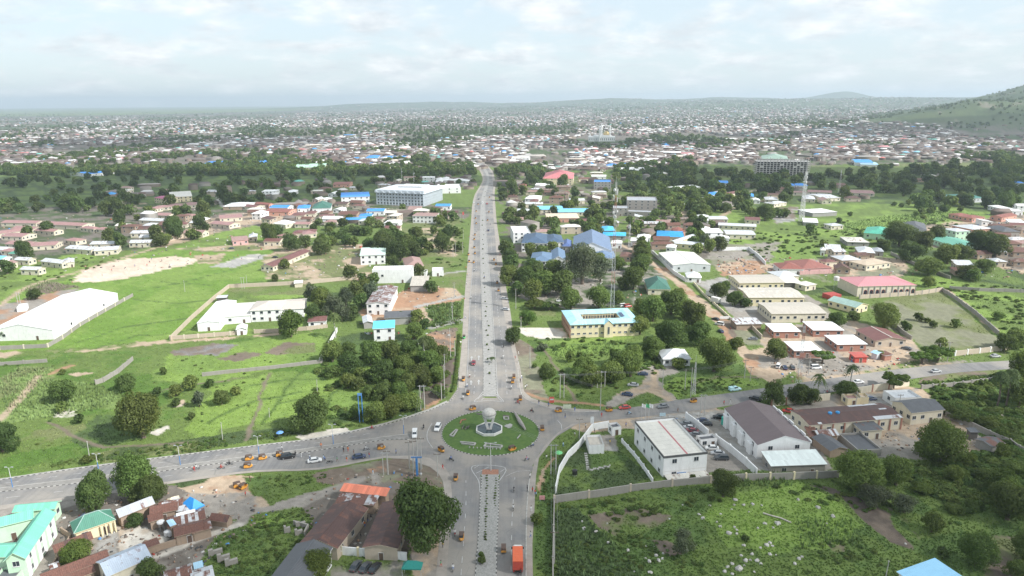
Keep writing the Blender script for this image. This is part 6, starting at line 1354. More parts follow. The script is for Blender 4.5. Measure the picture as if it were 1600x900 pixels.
GROVES = [   # area, count, kinds, crown width m
 ([(-10,290),(80,272),(205,272),(335,285),(345,300),(330,325),(200,328),(60,332),(-10,335)],90,'ddm',(10,17)),
 ([(330,285),(400,278),(520,266),(560,280),(590,300),(520,312),(440,330),(400,320),(345,320)],58,'dm',(9,16)),
 ([(150,335),(330,330),(330,375),(180,395)],14,'ddm',(9,14)), ([(480,345),(720,338),(720,400),(560,402),(500,385)],46,'dmm',(8,13)),
 ([(500,355),(620,345),(640,360),(520,378)],20,'mdb',(5,8)),
 ([(560,268),(745,262),(740,300),(560,290)],30,'dd',(9,15)), ([(778,278),(860,268),(870,300),(780,330)],30,'dd',(9,15)),
 ([(790,330),(862,320),(872,372),(800,392)],20,'dmd',(9,15)), ([(862,300),(1000,300),(1005,380),(900,380)],48,'ddm',(9,14)),
 ([(955,280),(1200,270),(1190,320),(1100,345),(1000,320)],150,'dd',(12,18)), ([(1000,330),(1120,342),(1140,400),(1000,405)],34,'ddm',(9,14)),
 ([(1170,278),(1320,270),(1400,262),(1420,300),(1300,315),(1200,318)],60,'dd',(12,19)), ([(1380,285),(1440,262),(1600,258),(1600,320),(1560,335),(1500,322),(1440,335)],90,'dd',(13,21)),
 ([(1390,320),(1480,322),(1520,332),(1440,345)],22,'ddb',(6,10)), ([(1150,330),(1250,335),(1240,345),(1160,345)],10,'d',(8,12)),
 ([(780,395),(1010,395),(1010,430),(790,430)],16,'dmm',(9,15)), ([(1560,560),(1600,560),(1600,640),(1590,640)],2,'m',(8,12)),
 ([(1240,380),(1330,384),(1310,402),(1250,405)],6,'bm',(5,8)), ([(500,600),(560,560),(700,560),(690,600),(600,640)],14,'mdg',(6,9)),
 ([(870,585),(1000,560),(1010,590),(900,605)],10,'mm',(7,10)), ([(1430,700),(1600,680),(1600,780),(1520,800),(1440,760)],9,'mlb',(5,9)), ([(1480,590),(1600,590),(1600,640),(1500,650)],6,'bg',(3,6)),
 ([(1400,500),(1480,495),(1475,520),(1400,522)],9,'bm',(4,6)), ([(80,640),(330,590),(400,600),(380,640),(150,690)],10,'bms',(4,6)), ([(1250,350),(1330,330),(1400,345),(1300,360)],5,'bd',(5,8)),
]
ROADB = [(np.array(p).min(0), np.array(p).max(0), p) for p in ROADW]
def on_any_road(X, Y, m=0.0):
 r = np.zeros(len(X), bool)
 for lo, hi, p in ROADB:
  k = np.nonzero((X > lo[0] - m) & (X < hi[0] + m) & (Y > lo[1] - m) & (Y < hi[1] + m))[0]
  if len(k):
   r[k] |= in_poly(X[k], Y[k], p)
   if m:
    for ox, oy in ((m, 0), (-m, 0), (0, m), (0, -m)): r[k] |= in_poly(X[k] + ox, Y[k] + oy, p)
 return r | (np.hypot(X - C0.x, Y - C0.y) < RI + 6)
rt = random.Random(33); TS = []
for x, y, w, kd, hf in TREES:
 p = P(x, y); TS.append((w, p, w * mpp(p) / 2, kd, hf, (x, y))); FOOT.append((p.x, p.y, 1.2))
for poly, n, kds, (a_, b_) in GROVES:
 pts = px_poly_points(poly, n * 3, rt); c = 0
 for x, y in pts:
  if c >= n: break
  p = P(x, y); w = rt.uniform(a_, b_)
  if not free(p.x, p.y, w * .22) or on_any_road(np.array([p.x]), np.array([p.y]), 3)[0]: continue
  c += 1; kd = rt.choice(kds); TS.append((w / mpp(p), p, w / 2, kd, rt.uniform(.8, 1.25), (x, y)))
TS.sort(key=lambda t: -t[0]); TREE_MAX = 300
print('trees', len(TS))
for k, (spx, p, R_, kd, hf, pp) in enumerate(TS[:TREE_MAX]):
 lod = 0 if spx > 30 else 1
 if spx > 54 and kd in 'dmlsg': lod = 9
 pk = 'm' if kd == 'g' else kd
 v = rt.randrange(2 if pk in 'tcpf' or lod == 9 else 3); key = (pk, 0 if pk in 'pf' else lod, v); cm, tm = PROTO[key]
 nm = {'p': 'palm_tree', 'f': 'palm_tree', 'c': 'cypress_tree', 'b': 'shrub'}.get(kd, 'tree')
 rr_ = R_ if kd not in 'pf' else R_ * 1.0
 if kd == 'c': rr_ = R_
 root = empty(nm, p, rt.uniform(0, 6.28)); root.scale = (rr_, rr_, rr_ * hf * 1.1)
 place('trunk', tm, root); place('crown', cm, root)
 sz = 'large' if 2 * R_ > 13 else ('small' if 2 * R_ < 7.5 else 'medium')
 nn = {'p': 'palm', 'f': 'palm', 'c': 'tree', 'b': 'shrub'}.get(kd, 'tree')
 later(root, f"{sz} {LOOKT[kd]}" + ('' if 'palm' in LOOKT[kd] else ' ' + nn), nn, {'palm': 'palms of the near streets', 'shrub': 'shrubs in the grass'}.get(nn, 'trees of the town'), pp)
# ---- instancing for what nobody could count
def gn_scatter(name, P_, S_, RZ, protos, kind='stuff'):
 col = bpy.data.collections.new(name + '_source')
 for i, me in enumerate(protos): o = bpy.data.objects.new(f'{name}_{i}', me); col.objects.link(o)
 me = bpy.data.meshes.new(name); me.vertices.add(len(P_)); me.vertices.foreach_set('co', np.ascontiguousarray(P_, 'f').ravel())
 a = me.attributes.new('s', 'FLOAT_VECTOR', 'POINT'); a.data.foreach_set('vector', np.ascontiguousarray(S_, 'f').ravel())
 a = me.attributes.new('r', 'FLOAT_VECTOR', 'POINT'); q = np.zeros((len(P_), 3), 'f'); q[:, 2] = RZ; a.data.foreach_set('vector', q.ravel())
 o = place(name, me); g = bpy.data.node_groups.new(name, 'GeometryNodeTree')
 g.interface.new_socket('Geometry', in_out='INPUT', socket_type='NodeSocketGeometry'); g.interface.new_socket('Geometry', in_out='OUTPUT', socket_type='NodeSocketGeometry')
 N, L = g.nodes, g.links; i = N.new('NodeGroupInput'); ou = N.new('NodeGroupOutput'); ip = N.new('GeometryNodeInstanceOnPoints'); ci = N.new('GeometryNodeCollectionInfo')
 ci.inputs['Collection'].default_value = col; ci.inputs['Separate Children'].default_value = True; ci.inputs['Reset Children'].default_value = True
 ip.inputs['Pick Instance'].default_value = True
 L.new(i.outputs[0], ip.inputs['Points']); L.new(ci.outputs[0], ip.inputs['Instance'])
 rv = N.new('FunctionNodeRandomValue'); rv.data_type = 'INT'; rv.inputs[4].default_value = 0; rv.inputs[5].default_value = len(protos) - 1; L.new(rv.outputs[2], ip.inputs['Instance Index'])
 for nm, sock in (('s', 'Scale'), ('r', 'Rotation')):
  na = N.new('GeometryNodeInputNamedAttribute'); na.data_type = 'FLOAT_VECTOR'; na.inputs['Name'].default_value = nm; L.new(na.outputs[0], ip.inputs[sock])
 L.new(ip.outputs[0], ou.inputs[0]); m = o.modifiers.new('scatter', 'NODES'); m.node_group = g; tag(o, kind=kind); return o
def far_trees():
 rg = np.random.default_rng(8); N = 26000
 x = rg.uniform(-150, 1750, N); y = 170 + rg.uniform(0, 1, N) * 105
 d = np.array([list(CR @ Vector(((a - 800) / FPX, (450 - b) / FPX, -1))) for a, b in zip(x, y)]); t = -CAMH / np.minimum(d[:, 2], -1e-4)
 X, Y = d[:, 0] * t, d[:, 1] * t; dens = fbm(X / 230, Y / 380, 3, 61); dn2 = fbm(X / 90, Y / 160, 3, 66)
 keep = (dens < 0.455) & (t < 9000) | (dn2 > .60) & (t < 9000) & (dens < .55)
 for poly in ([(-150,262),(0,262),(340,262),(400,250),(560,262),(745,256),(745,275),(-150,290)], [(560,194),(900,190),(900,210),(640,214)], [(960,262),(1080,250),(1090,275),(960,280)], [(600,186),(900,184),(900,190),(620,192)], [(950,180),(1250,176),(1300,196),(950,204)]):
  keep |= in_poly(x, y, poly) & (rg.uniform(0, 1, N) < .8)
 for poly in ([(735,245),(775,245),(775,280),(745,280)], [(1090,258),(1190,250),(1190,280),(1090,280)], [(905,212),(975,212),(975,226),(905,226)], [(1265,252),(1560,250),(1560,268),(1265,275)], [(80,228),(140,226),(140,240),(80,240)]):
  keep &= ~in_poly(x, y, poly)
 X, Y = X[keep], Y[keep]; Z = hgt(X, Y); ok = (Z < 120) | (rg.uniform(0, 1, len(X)) < .5); X, Y, Z = X[ok], Y[ok], Z[ok]
 P_ = np.stack([X, Y, Z], 1); s = rg.uniform(3.6, 7.5, len(X))
 # trees dotted over the hill and the ridge
 M = 2600; hx = rg.uniform(900, 3600, M); hy = rg.uniform(2200, 4600, M); hz = hgt(hx, hy); k = (hz > 14) & (fbm(hx / 120, hy / 120, 3, 5) > .5); P2 = np.stack([hx, hy, hz], 1)[k]
 M = 2500; hx = rg.uniform(-1500, 6000, M); hy = rg.uniform(5500, 9500, M); P3 = np.stack([hx, hy, hgt(hx, hy)], 1)[fbm(hx / 300, hy / 300, 3, 6) > .5]
 Pa = np.vstack([P_, P2, P3]); s = np.concatenate([s, rg.uniform(2.5, 6, len(P2)), rg.uniform(5, 10, len(P3))])
 for q in TS[TREE_MAX:]:
  if q[3] in 'dmlsg': Pa = np.vstack([Pa, [[q[1].x, q[1].y, q[1].z]]]); s = np.append(s, q[2])
 S = np.stack([s, s, s * rg.uniform(.8, 1.3, len(s))], 1)
 gn_scatter('distant_trees', Pa, S, rg.uniform(0, 6.28, len(s)), [PROTO[(k, 2, v)][0] for k in 'dm' for v in range(3)] + [PROTO[('d', 2, 0)][0]]); print('far trees', len(s))
far_trees()
# ---- undergrowth: low leafy clumps in the lush places
def undergrowth():
 rg = np.random.default_rng(12); out = []
 for poly, n, s0, s1 in [([(1440,600),(1600,585),(1600,800),(1500,800),(1400,740),(1500,715),(1580,700),(1480,640)],900,.8,2.6), ([(500,560),(600,530),(712,545),(706,600),(660,640),(560,665),(470,665)],600,.7,2.0), ([(340,838),(400,812),(490,790),(490,820),(430,900),(330,900)],230,.35,.8),
      ([(868,792),(1100,765),(1300,750),(1420,790),(1350,800),(1200,770),(900,830)],170,.4,1.3), ([(868,830),(1000,830),(1100,880),(1100,900),(868,900)],170,.4,.9), ([(836,530),(1000,520),(1070,560),(1000,600),(870,630),(850,600)],300,.6,1.6), ([(400,745),(510,738),(500,775),(400,775)],80,.3,.7),
      ([(0,560),(500,545),(490,600),(330,660),(0,740)],110,.4,.9), ([(300,690),(600,655),(640,650),(600,665),(300,708),(0,748),(0,735)],420,.5,1.0), ([(640,345),(725,340),(725,450),(660,440)],160,.8,1.8), ([(1130,370),(1330,345),(1480,330),(1500,355),(1330,390),(1180,405)],500,.8,2.2), ([(665,478),(722,470),(722,506),(676,512)],150,.7,1.4),
      ([(1395,435),(1600,450),(1600,550),(1560,520),(1480,455)],240,.6,1.8), ([(1280,850),(1600,800),(1600,900),(1250,900)],200,.4,1.0), ([(1034,600),(1190,580),(1186,600),(1060,620)],160,.4,.9), ([(0,430),(110,400),(200,402),(110,440),(0,470)],120,.8,1.5), ([(832,740),(866,720),(866,900),(836,900)],100,.3,.7)]:
  pts = px_poly_points(poly, n, random.Random(n)); q = np.array([list(P(x, y)) for x, y in pts]); cl = fbm(q[:, 0] / 14, q[:, 1] / 14, 3, 31) > .44
  out.append((q[cl], rg.uniform(s0, s1, cl.sum())))
 Q = np.vstack([a for a, _ in out]); s = np.concatenate([b for _, b in out])
 ok = ~on_any_road(Q[:, 0], Q[:, 1], 1.5); ok &= np.array([free(a, b, .6) for a, b, _ in Q]); Q, s = Q[ok], s[ok]
 gn_scatter('undergrowth', Q, np.stack([s * 1.2, s * 1.2, s * rg.uniform(.6, 1.1, len(s))], 1), rg.uniform(0, 6.28, len(s)), [PROTO[('b', 2, v)][0] for v in range(3)] + [PROTO[('b', 1, 0)][0]]); print('undergrowth', len(s))
undergrowth()
def blades(name, X, Y, C, h0, h1, w, lean=.35, seed=1, top=1.25):
 rg = np.random.default_rng(seed); n = len(X); Z = hgt(X, Y); h = rg.uniform(h0, h1, n); V = np.zeros((n, 3, 3, 3)); F = []
 for j in range(3):
  a = rg.uniform(0, 6.28, n); ox, oy = np.cos(a) * w / 2, np.sin(a) * w / 2; la = rg.uniform(0, 6.28, n); ll = h * lean * rg.uniform(.2, 1, n)
  V[:, j, 0] = np.stack([X - ox, Y - oy, Z - .03], 1); V[:, j, 1] = np.stack([X + ox, Y + oy, Z - .03], 1); V[:, j, 2] = np.stack([X + np.cos(la) * ll, Y + np.sin(la) * ll, Z + h * rg.uniform(.7, 1.1, n)], 1)
 CC = np.repeat(C[:, None], 9, 1).reshape(n, 3, 3, 3); CC[:, :, 2] *= top; CC *= rg.uniform(.8, 1.2, (n, 3, 1, 1))  # tips lightened in the colour to offset the weak sunlight on upright blades
 F = np.arange(n * 9).reshape(-1, 3); me = np_mesh(name, V.reshape(-1, 3), F, [M_TUFT], CC.reshape(-1, 3)); tag(place(name, me), kind='stuff')
def grass():
 rg = np.random.default_rng(4); N = 90000; x = rg.uniform(-20, 1620, N); y = 395 + 520 * rg.uniform(0, 1, N) ** .85
 R_ = np.array([list(r) for r in CR]); dc = np.stack([(x - 800) / FPX, (450 - y) / FPX, -np.ones(N)], 1); d = dc @ R_.T; t = -CAMH / d[:, 2]; X, Y = d[:, 0] * t, d[:, 1] * t
 C, veg = ground_colour(X, Y); ok = veg & ~on_any_road(X, Y, .8)
 fx = np.array([f[:3] for f in FOOT if f[2] > 2]);
 for a, b, r in fx: ok &= ((X - a) ** 2 + (Y - b) ** 2 > (r + .5) ** 2)
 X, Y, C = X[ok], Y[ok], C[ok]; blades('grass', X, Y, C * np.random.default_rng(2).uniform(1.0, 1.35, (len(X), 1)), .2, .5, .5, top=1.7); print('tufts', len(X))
 out = []
 for poly, sp, row in [([(0,614),(60,592),(150,600),(200,620),(150,642),(20,662)],1.5,0), ([(0,592),(30,576),(90,574),(60,600),(0,620)],1.6,0), ([(868,800),(905,790),(960,850),(1010,905),(868,905)],1.5,0), ([(1130,750),(1230,748),(1235,770),(1150,775)],1.1,0), ([(1240,830),(1330,820),(1340,860),(1250,870)],1.3,0), ([(1290,356),(1380,338),(1480,330),(1530,336),(1450,350),(1330,368)],2.6,0), ([(30,455),(70,440),(128,448),(80,458)],2,0), ([(668,480),(722,472),(720,504),(680,510)],1.3,0), ([(855,545),(975,532),(960,556),(870,560)],1.6,0)]:
  w = np.array([gy(*p) for p in poly]); lo, hi = w.min(0), w.max(0); gx, gyy = np.meshgrid(np.arange(lo[0], hi[0], sp), np.arange(lo[1], hi[1], sp * .8)); gx = gx.ravel() + rg.uniform(-.6, .6, gx.size) * sp; gyy = gyy.ravel() + rg.uniform(-.6, .6, gyy.size) * sp
  k = in_poly(gx, gyy, [tuple(q) for q in w]); out.append(np.stack([gx[k], gyy[k]], 1))
 Q = np.vstack(out); c = ground_colour(Q[:, 0], Q[:, 1])[0]; m = np.array((.105, .15, .065)) * .6 + c * .45
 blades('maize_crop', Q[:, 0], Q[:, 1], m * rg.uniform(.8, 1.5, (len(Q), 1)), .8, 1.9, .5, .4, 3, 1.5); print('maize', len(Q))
grass()
def debris():
 rg = np.random.default_rng(6); V, C = [], []
 for poly, n in [([(90,800),(320,760),(430,800),(330,870),(330,900),(100,900)],900),([(490,745),(660,730),(700,760),(640,860),(480,850)],420),([(1190,545),(1560,545),(1430,575),(1220,600)],500),([(1230,640),(1540,640),(1540,715),(1310,705)],420),([(1120,400),(1210,405),(1210,430),(1120,428)],250),([(560,440),(720,440),(720,560),(560,520)],420),([(400,385),(600,385),(600,440),(410,436)],260),([(1040,640),(1180,640),(1180,745),(1060,740)],200),([(1190,405),(1440,395),(1440,430),(1200,440)],300),([(0,330),(330,320),(330,420),(0,430)],500),([(800,400),(1040,400),(1020,480),(810,480)],300),([(330,330),(560,320),(560,390),(330,390)],400),([(1440,340),(1600,330),(1600,440),(1500,430)],350)]:
  q = np.array([list(G(x, y)) for x, y in px_poly_points(poly, n, random.Random(n))]); q = q[::2]; q = q[~on_any_road(q[:, 0], q[:, 1], .5)]; n = len(q); s = rg.uniform(.1, .55, (n, 3)) ** 1.3; a = rg.uniform(0, 6.28, n); m = mpp(G(*poly[0])); s *= min(2, max(1, m / .25))
  k = np.array([(-1, -1, 0), (1, -1, 0), (1, 1, 0), (-1, 1, 0), (-1, -1, 1), (1, -1, 1), (1, 1, 1), (-1, 1, 1)]); v = k[None] * s[:, None]; c, d = np.cos(a)[:, None], np.sin(a)[:, None]
  V.append(np.stack([q[:, :1] + v[:, :, 0] * c - v[:, :, 1] * d, q[:, 1:2] + v[:, :, 0] * d + v[:, :, 1] * c, v[:, :, 2]], 2)); pal = np.array([(.34,.32,.29),(.2,.16,.13),(.3,.2,.14),(.08,.08,.08),(.5,.49,.47),(.1,.25,.5),(.4,.08,.06),(.35,.3,.26)]); C.append(np.repeat(pal[rg.choice(8, n, p=[.2,.22,.18,.14,.1,.03,.03,.1])][:, None], 8, 1))
 V = np.vstack(V); C = np.vstack(C); n = len(V); F = np.array([[4, 5, 6, 7], [0, 1, 5, 4], [1, 2, 6, 5], [2, 3, 7, 6], [3, 0, 4, 7]]); F = (np.arange(n)[:, None, None] * 8 + F[None]).reshape(-1, 4)
 tag(place('debris', np_mesh('debris', V.reshape(-1, 3), F, [M_FAR], C.reshape(-1, 3))), kind='stuff')
debris()
# ---- rocks
import bmesh
def rock_mesh(seed):
 bm = bmesh.new(); bmesh.ops.create_icosphere(bm, subdivisions=2, radius=1.0); r = random.Random(seed); o = Vector((r.uniform(0, 9), r.uniform(0, 9), 0))
 for v in bm.verts: k = .75 + .55 * float(vnoise(v.co.x * 1.6 + o.x + v.co.z, v.co.y * 1.6 + o.y + v.co.z * .7, seed)); v.co *= k; v.co.z *= .8
 me = bpy.data.meshes.new('rock'); bm.to_mesh(me); bm.free(); me.materials.append(M_ROCK); return me
M_ROCK = dusty_mat('grey weathered rock', (0.34, 0.315, 0.29), (0.60, 0.58, 0.55), 1.2)
RK = [rock_mesh(i) for i in range(4)]
ROCKS = [(910,815,3),(913,826,6),(931,831,5),(949,818,3),(950,848,4),(981,860,5),(1009,854,4),(1022,856,5),(1025,868,5),(1029,876,6),(1015,878,6),(1009,873,4),(1035,873,4),(1036,865,3),(1016,895,6),(991,893,3),(1098,810,5),(1092,804,5),(1139,833,7),(1125,823,5),(1148,824,4),(1151,828,4),(1151,834,4),(1162,852,6),(1158,868,4),(1165,876,6),(1175,866,5),(1172,875,4),(1144,881,5),(1137,886,5),(1132,893,5),(1144,897,5),(1155,889,10),(1163,884,3),(1071,860,6),(1147,789,4),(1149,781,6),(1162,789,5),(1176,788,5),(1143,796,3),(1109,790,3),(1120,816,3),(1046,811,3),(1067,789,3),
 (1195,818,5),(1215,818,8),(1208,825,4),(1184,825,4),(1198,852,6),(1203,848,5),(1207,853,4),(1188,856,4),(1175,866,5),(1183,876,7),(1189,881,4),(1213,867,3),(1248,873,5),(1253,870,4),(1242,881,5),(1178,894,4),(1278,793,6),(1301,807,6),(1247,781,5),(1292,818,3),(1415,850,3),(1203,866,5),(1126,803,3),(1170,800,3),(1190,790,3)]
for i, (x, y, w) in enumerate(ROCKS):
 p = P(x, y); s = w * mpp(p) * .66; o = place('rock', RK[i % 4], None, p, rt.uniform(0, 6.28), (s, s * rt.uniform(.7, 1), s * rt.uniform(.7, 1.25)))
 later(o, ('large' if w > 6 else 'small' if w < 4 else 'medium') + ' pale boulder on the grassy slope', 'rock', 'boulders on the slope', (x, y))
# fallen trunk on the slope
b = MB(); q = [P(1192,803), P(1205,807), P(1220,811), P(1236,818)]
for a, c in zip(q[:-1], q[1:]): b.tube(a + Vector((0, 0, .3)), c + Vector((0, 0, .3)), .22, .18, 6)
tag(b.build('fallen_trunk', M_PTRUNK), 'long pale fallen tree trunk lying among the boulders', 'log')
# ================================================================== BOUNDARY WALLS
WALLS = [
 ('boundary_wall','mud brick yard wall below the rusty shacks','mud','mud',1.8,.35,0,[(232,866),(255,858),(275,852),(296,845),(318,838)]),
 ('boundary_wall','low mud wall left of the bare yard','mud','mud',1.6,.35,0,[(96,832),(112,842),(100,864),(84,888)]),
 ('boundary_wall','low broken wall round the tomb blocks','stained','stained',1.6,.4,0,[(459,820),(482,826),(476,838)]),
 ('boundary_wall','cream boundary wall with brown pillars left of the green gate','cream','brick',2.8,.3,5.5,[(1205,635),(1250,630),(1296,625)]),
 ('boundary_wall','cream boundary wall with brown pillars right of the green gate','cream','brick',2.8,.3,5.5,[(1336,616),(1388,608),(1420,603)]),
 ('boundary_wall','white curving wall round the lawn beside the roundabout','white','white',2.6,.3,0,[(868,772),(874,740),(888,716),(905,700),(925,673),(951,668)]),
 ('boundary_wall','dark stained wall with pale pillars along the rocky field','stained','tan',2.6,.35,7,[(866,786),(920,778),(985,768),(1050,760),(1110,755),(1130,753)]),
 ('boundary_wall','stained wall with yellow pillars behind the white annex','stained','yellow',2.6,.35,6,[(1130,753),(1165,751),(1240,749),(1310,746)]),
 ('boundary_wall','thin dark wall beside the south arm verge','stained','stained',2.0,.3,8,[(866,788),(865,830),(864,880),(864,920)]),
 ('boundary_wall','low mossy ruined wall right of the striped wall','stained','stained',2.0,.35,4,[(1440,608),(1490,604),(1545,597),(1575,588)]),
 ('boundary_wall','grey leaning yard wall right of the depot','stained','stained',2.4,.35,5,[(1478,652),(1510,665),(1545,682),(1574,694)]),
 ('boundary_wall','broken wall end at the right edge','stained','stained',2.0,.35,4,[(1578,694),(1592,704),(1615,714)]),
 ('boundary_wall','pale pillared wall along the long white warehouse','stained','cream',2.2,.3,8,[(-20,548),(0,547),(75,543),(98,530),(125,510),(165,487),(208,463)]),
 ('boundary_wall','tan wall on the left and back of the white complex','tan','tan',2.4,.4,0,[(267,532),(300,499),(335,468),(358,450),(420,447),(480,444),(545,437),(590,432)]),
 ('boundary_wall','tan wall with small posts in front of the white complex','tan','cream',2.0,.4,6,[(266,531),(310,528),(360,524),(384,522)]),
 ('boundary_wall','dark wall from the complex gate to the red brown hut','tan','tan',2.0,.4,7,[(398,521),(440,519),(480,516),(512,512)]),
 ('boundary_wall','rough grey stone wall crossing the green field','stained','stained',1.8,.5,0,[(316,588),(360,583),(420,577),(470,571),(505,567)]),
 ('boundary_wall','ivy covered white wall running up from the stone wall','white','white',2.2,.3,0,[(500,567),(510,548),(520,530),(527,518)]),
 ('boundary_wall','ruined dark wall corner between the left trees','stained','stained',2.2,.4,4,[(150,601),(162,597),(185,583),(208,563)]),
 ('boundary_wall','short dark wall at the left below the red track','stained','stained',1.8,.4,7,[(-20,572),(0,571),(74,566)]),
 ('boundary_wall','brick pillared wall in front of the pink hall','tan','stained',2.4,.4,5,[(1343,467),(1390,464),(1440,460),(1472,455)]),
 ('boundary_wall','long brick wall running down the right of the bare plot','stained','stained',2.4,.4,6,[(1472,455),(1495,470),(1525,492),(1560,524)]),
 ('boundary_wall','curving wall behind the pink hall under the dark bushes','stained','stained',2.4,.4,7,[(1392,398),(1415,408),(1450,424),(1485,436)]),
 ('boundary_wall','upper grey wall at the right of the pink hall','stained','stained',2.2,.4,6,[(1484,452),(1530,455),(1570,456),(1620,458)]),
 ('boundary_wall','pillared grey wall below the bare plot by the east road','tan','white',2.4,.4,5,[(1492,556),(1530,552),(1580,546)]),
 ('boundary_wall','short stained wall right of the brown roofed barracks','stained','stained',2.2,.4,5,[(1393,507),(1408,520),(1424,531)]),
 ('boundary_wall','white wall along the dirt road left of the pale hangar','white','white',2.6,.4,5,[(1004,388),(1020,397),(1036,412),(1052,428),(1072,441)]),
 ('boundary_wall','low wall with yellow shrubs beside the factory yard','cream','yellow',1.4,.35,4,[(1084,444),(1100,462),(1120,480),(1142,500)]),
 ('boundary_wall','white wall curving round the top of the earthworks','white','white',2.6,.4,7,[(1112,392),(1150,391),(1170,391),(1184,402),(1196,414)]),
 ('boundary_wall','white wall with openings left of the shed with rusty middle','tan','tan',2.2,.4,5,[(1168,508),(1180,520),(1190,530)]),
 ('boundary_wall','pale wall with cream pillars above the three parked cars','white','yellow',2.4,.3,4,[(508,864),(560,869),(604,872),(636,876)]),
 ('boundary_wall','white wall with sloping top between the car park and the hall','white','white',2.6,.35,6,[(1118,690),(1140,706),(1165,727),(1182,744)]),
 ('boundary_wall','white wall between the bank lane and the car park','white','white',2.6,.35,5,[(1072,655),(1090,668),(1106,682)]),
 ('boundary_wall','low dark railing wall left of the flat roofed white block','white','white',1.4,.3,4,[(972,692),(990,712),(1005,732),(1020,754)]),
 ('boundary_wall','pale long wall in front of the large grey office block','cream','cream',3.0,.4,5,[(562,328),(620,331),(700,334)]),
 ('boundary_wall','pink painted wall in front of the red hipped roofs','pink','pink',2.4,.4,5,[(1250,429),(1280,428),(1312,427)]),
 ('boundary_wall','long pale wall at the far side of the green slope','cream','cream',2.6,.4,6,[(1108,310),(1140,311),(1190,296)]),
]
for name, label, wc, pc, h, th, sp, line in WALLS:
 wp = [P(x, y) for x, y in line]; o0 = wp[0].copy(); root = empty(name, o0); b = MB()
 if wc == 'stained': h *= .9
 for a, c in zip(wp[:-1], wp[1:]):
  a = a - o0; c = c - o0; t = (c - a); ln = t.length; s = Vector((-t.y, t.x, 0)).normalized() * th / 2; n = max(1, int(ln / 6))
  for k in range(n):
   p, q = a + t * (k / n), a + t * ((k + 1) / n); u = Vector((0, 0, h * (1 + (rt.uniform(-.06, .04) if wc == 'stained' else 0)))); dn = Vector((0, 0, -.4))
   b.quad(p - s + dn, q - s + dn, q - s + u, p - s + u); b.quad(q + s + dn, p + s + dn, p + s + u, q + s + u); b.quad(p - s + u, q - s + u, q + s + u, p + s + u); b.quad(p + s + dn, p - s + dn, p - s + u, p + s + u); b.quad(q - s + dn, q + s + dn, q + s + u, q - s + u)
 b.build('wall_panel', wall_mat(WC[wc], .9 if wc == 'stained' else .5), root)
 if sp:
  d = [0]; pm = MB(); pm.box(-.28, .28, -.28, .28, -.3, h + .25); pmesh = pm.mesh('pillar', [wall_mat(WC[pc], .4)])
  for a, c in zip(wp[:-1], wp[1:]):
   n = max(1, int((c - a).length / sp))
   for k in range(n):
    q = a + (c - a) * (k / n) - o0; place('pillar', pmesh, root, q, math.atan2(c.y - a.y, c.x - a.x))
 tag(root, label, 'wall')
# ================================================================== ROUNDABOUT MONUMENT AND ORNAMENTS
def octa(r, z): return [(r * math.cos(a), r * math.sin(a), z) for a in [math.pi / 8 + k * math.pi / 4 for k in range(8)]]
M_PW = plain('white painted concrete', (0.62, 0.61, 0.58), 0.7, var=.12, scale=1.2)
q = GI(764.5, 672); root = empty('monument', (q.x, q.y, q.z)); R8 = 5.3
b = MB(); o1, o2, o3, o4 = octa(R8, .85), octa(R8 - .45, .85), octa(R8, -.2), octa(R8 - .45, .1)
for k in range(8):
 j = (k + 1) % 8; b.quad(o3[k], o3[j], o1[j], o1[k]); b.quad(o1[k], o1[j], o2[j], o2[k]); b.quad(o2[k], o2[j], o4[j], o4[k])
b.build('pool_rim', M_PW, root)
b = MB(); b.ngon(octa(R8 - .44, .55)); wm_ = plain('pool water', (0.02, 0.045, 0.055), 0.06, var=.2, spec=.8); b.build('water', wm_, root)
b = MB(); b.box(-1.0, 1.0, -1.0, 1.0, .3, .95); b.build('plinth', M_CONC, root)
for s in (-1, 1):
 b = MB(); b.quad((s * .15, -.55, .9), (s * .95, -.55, .9), (s * 2.25, -.75, 5.5), (s * 1.35, -.75, 5.5)); b.quad((s * .15, .55, .9), (s * .95, .55, .9), (s * 2.25, .75, 5.5), (s * 1.35, .75, 5.5))
 b.quad((s * .95, -.55, .9), (s * .95, .55, .9), (s * 2.25, .75, 5.5), (s * 2.25, -.75, 5.5)); b.quad((s * .15, -.55, .9), (s * .15, .55, .9), (s * 1.35, .75, 5.5), (s * 1.35, -.75, 5.5)); b.build('leg', M_PW, root)
b = MB(); b.lathe([(1.7, 5.2), (2.2, 5.4), (2.45, 6.1), (2.5, 6.8)], 24); b.build('drum', M_PW, root, smooth=True)
b = MB(); b.lathe([(2.5, 6.8), (2.72, 6.82), (2.72, 7.05), (2.5, 7.08)], 24); b.build('band', plain('grey band', (.3, .29, .27), .8), root, smooth=True)
b = MB(); b.lathe([(2.5, 7.08)] + [(2.5 * math.cos(a), 7.08 + 1.75 * math.sin(a)) for a in np.linspace(.15, math.pi / 2, 8)], 24); b.build('dome', plain('weathered pale dome', (.50, .48, .44), .85, var=.2), root, smooth=True)
for a in (.4, 2.2, 3.8, 5.2): b = MB(); b.tube((2.3 * math.cos(a), 2.3 * math.sin(a), 5.9), (2.9 * math.cos(a), 2.9 * math.sin(a), 6.1), .14, .22, 8); b.build('floodlight', M_CONC, root)
root.scale = (.93, .93, .93)
tag(root, 'domed white calabash monument on V legs over an octagonal pool', 'monument')
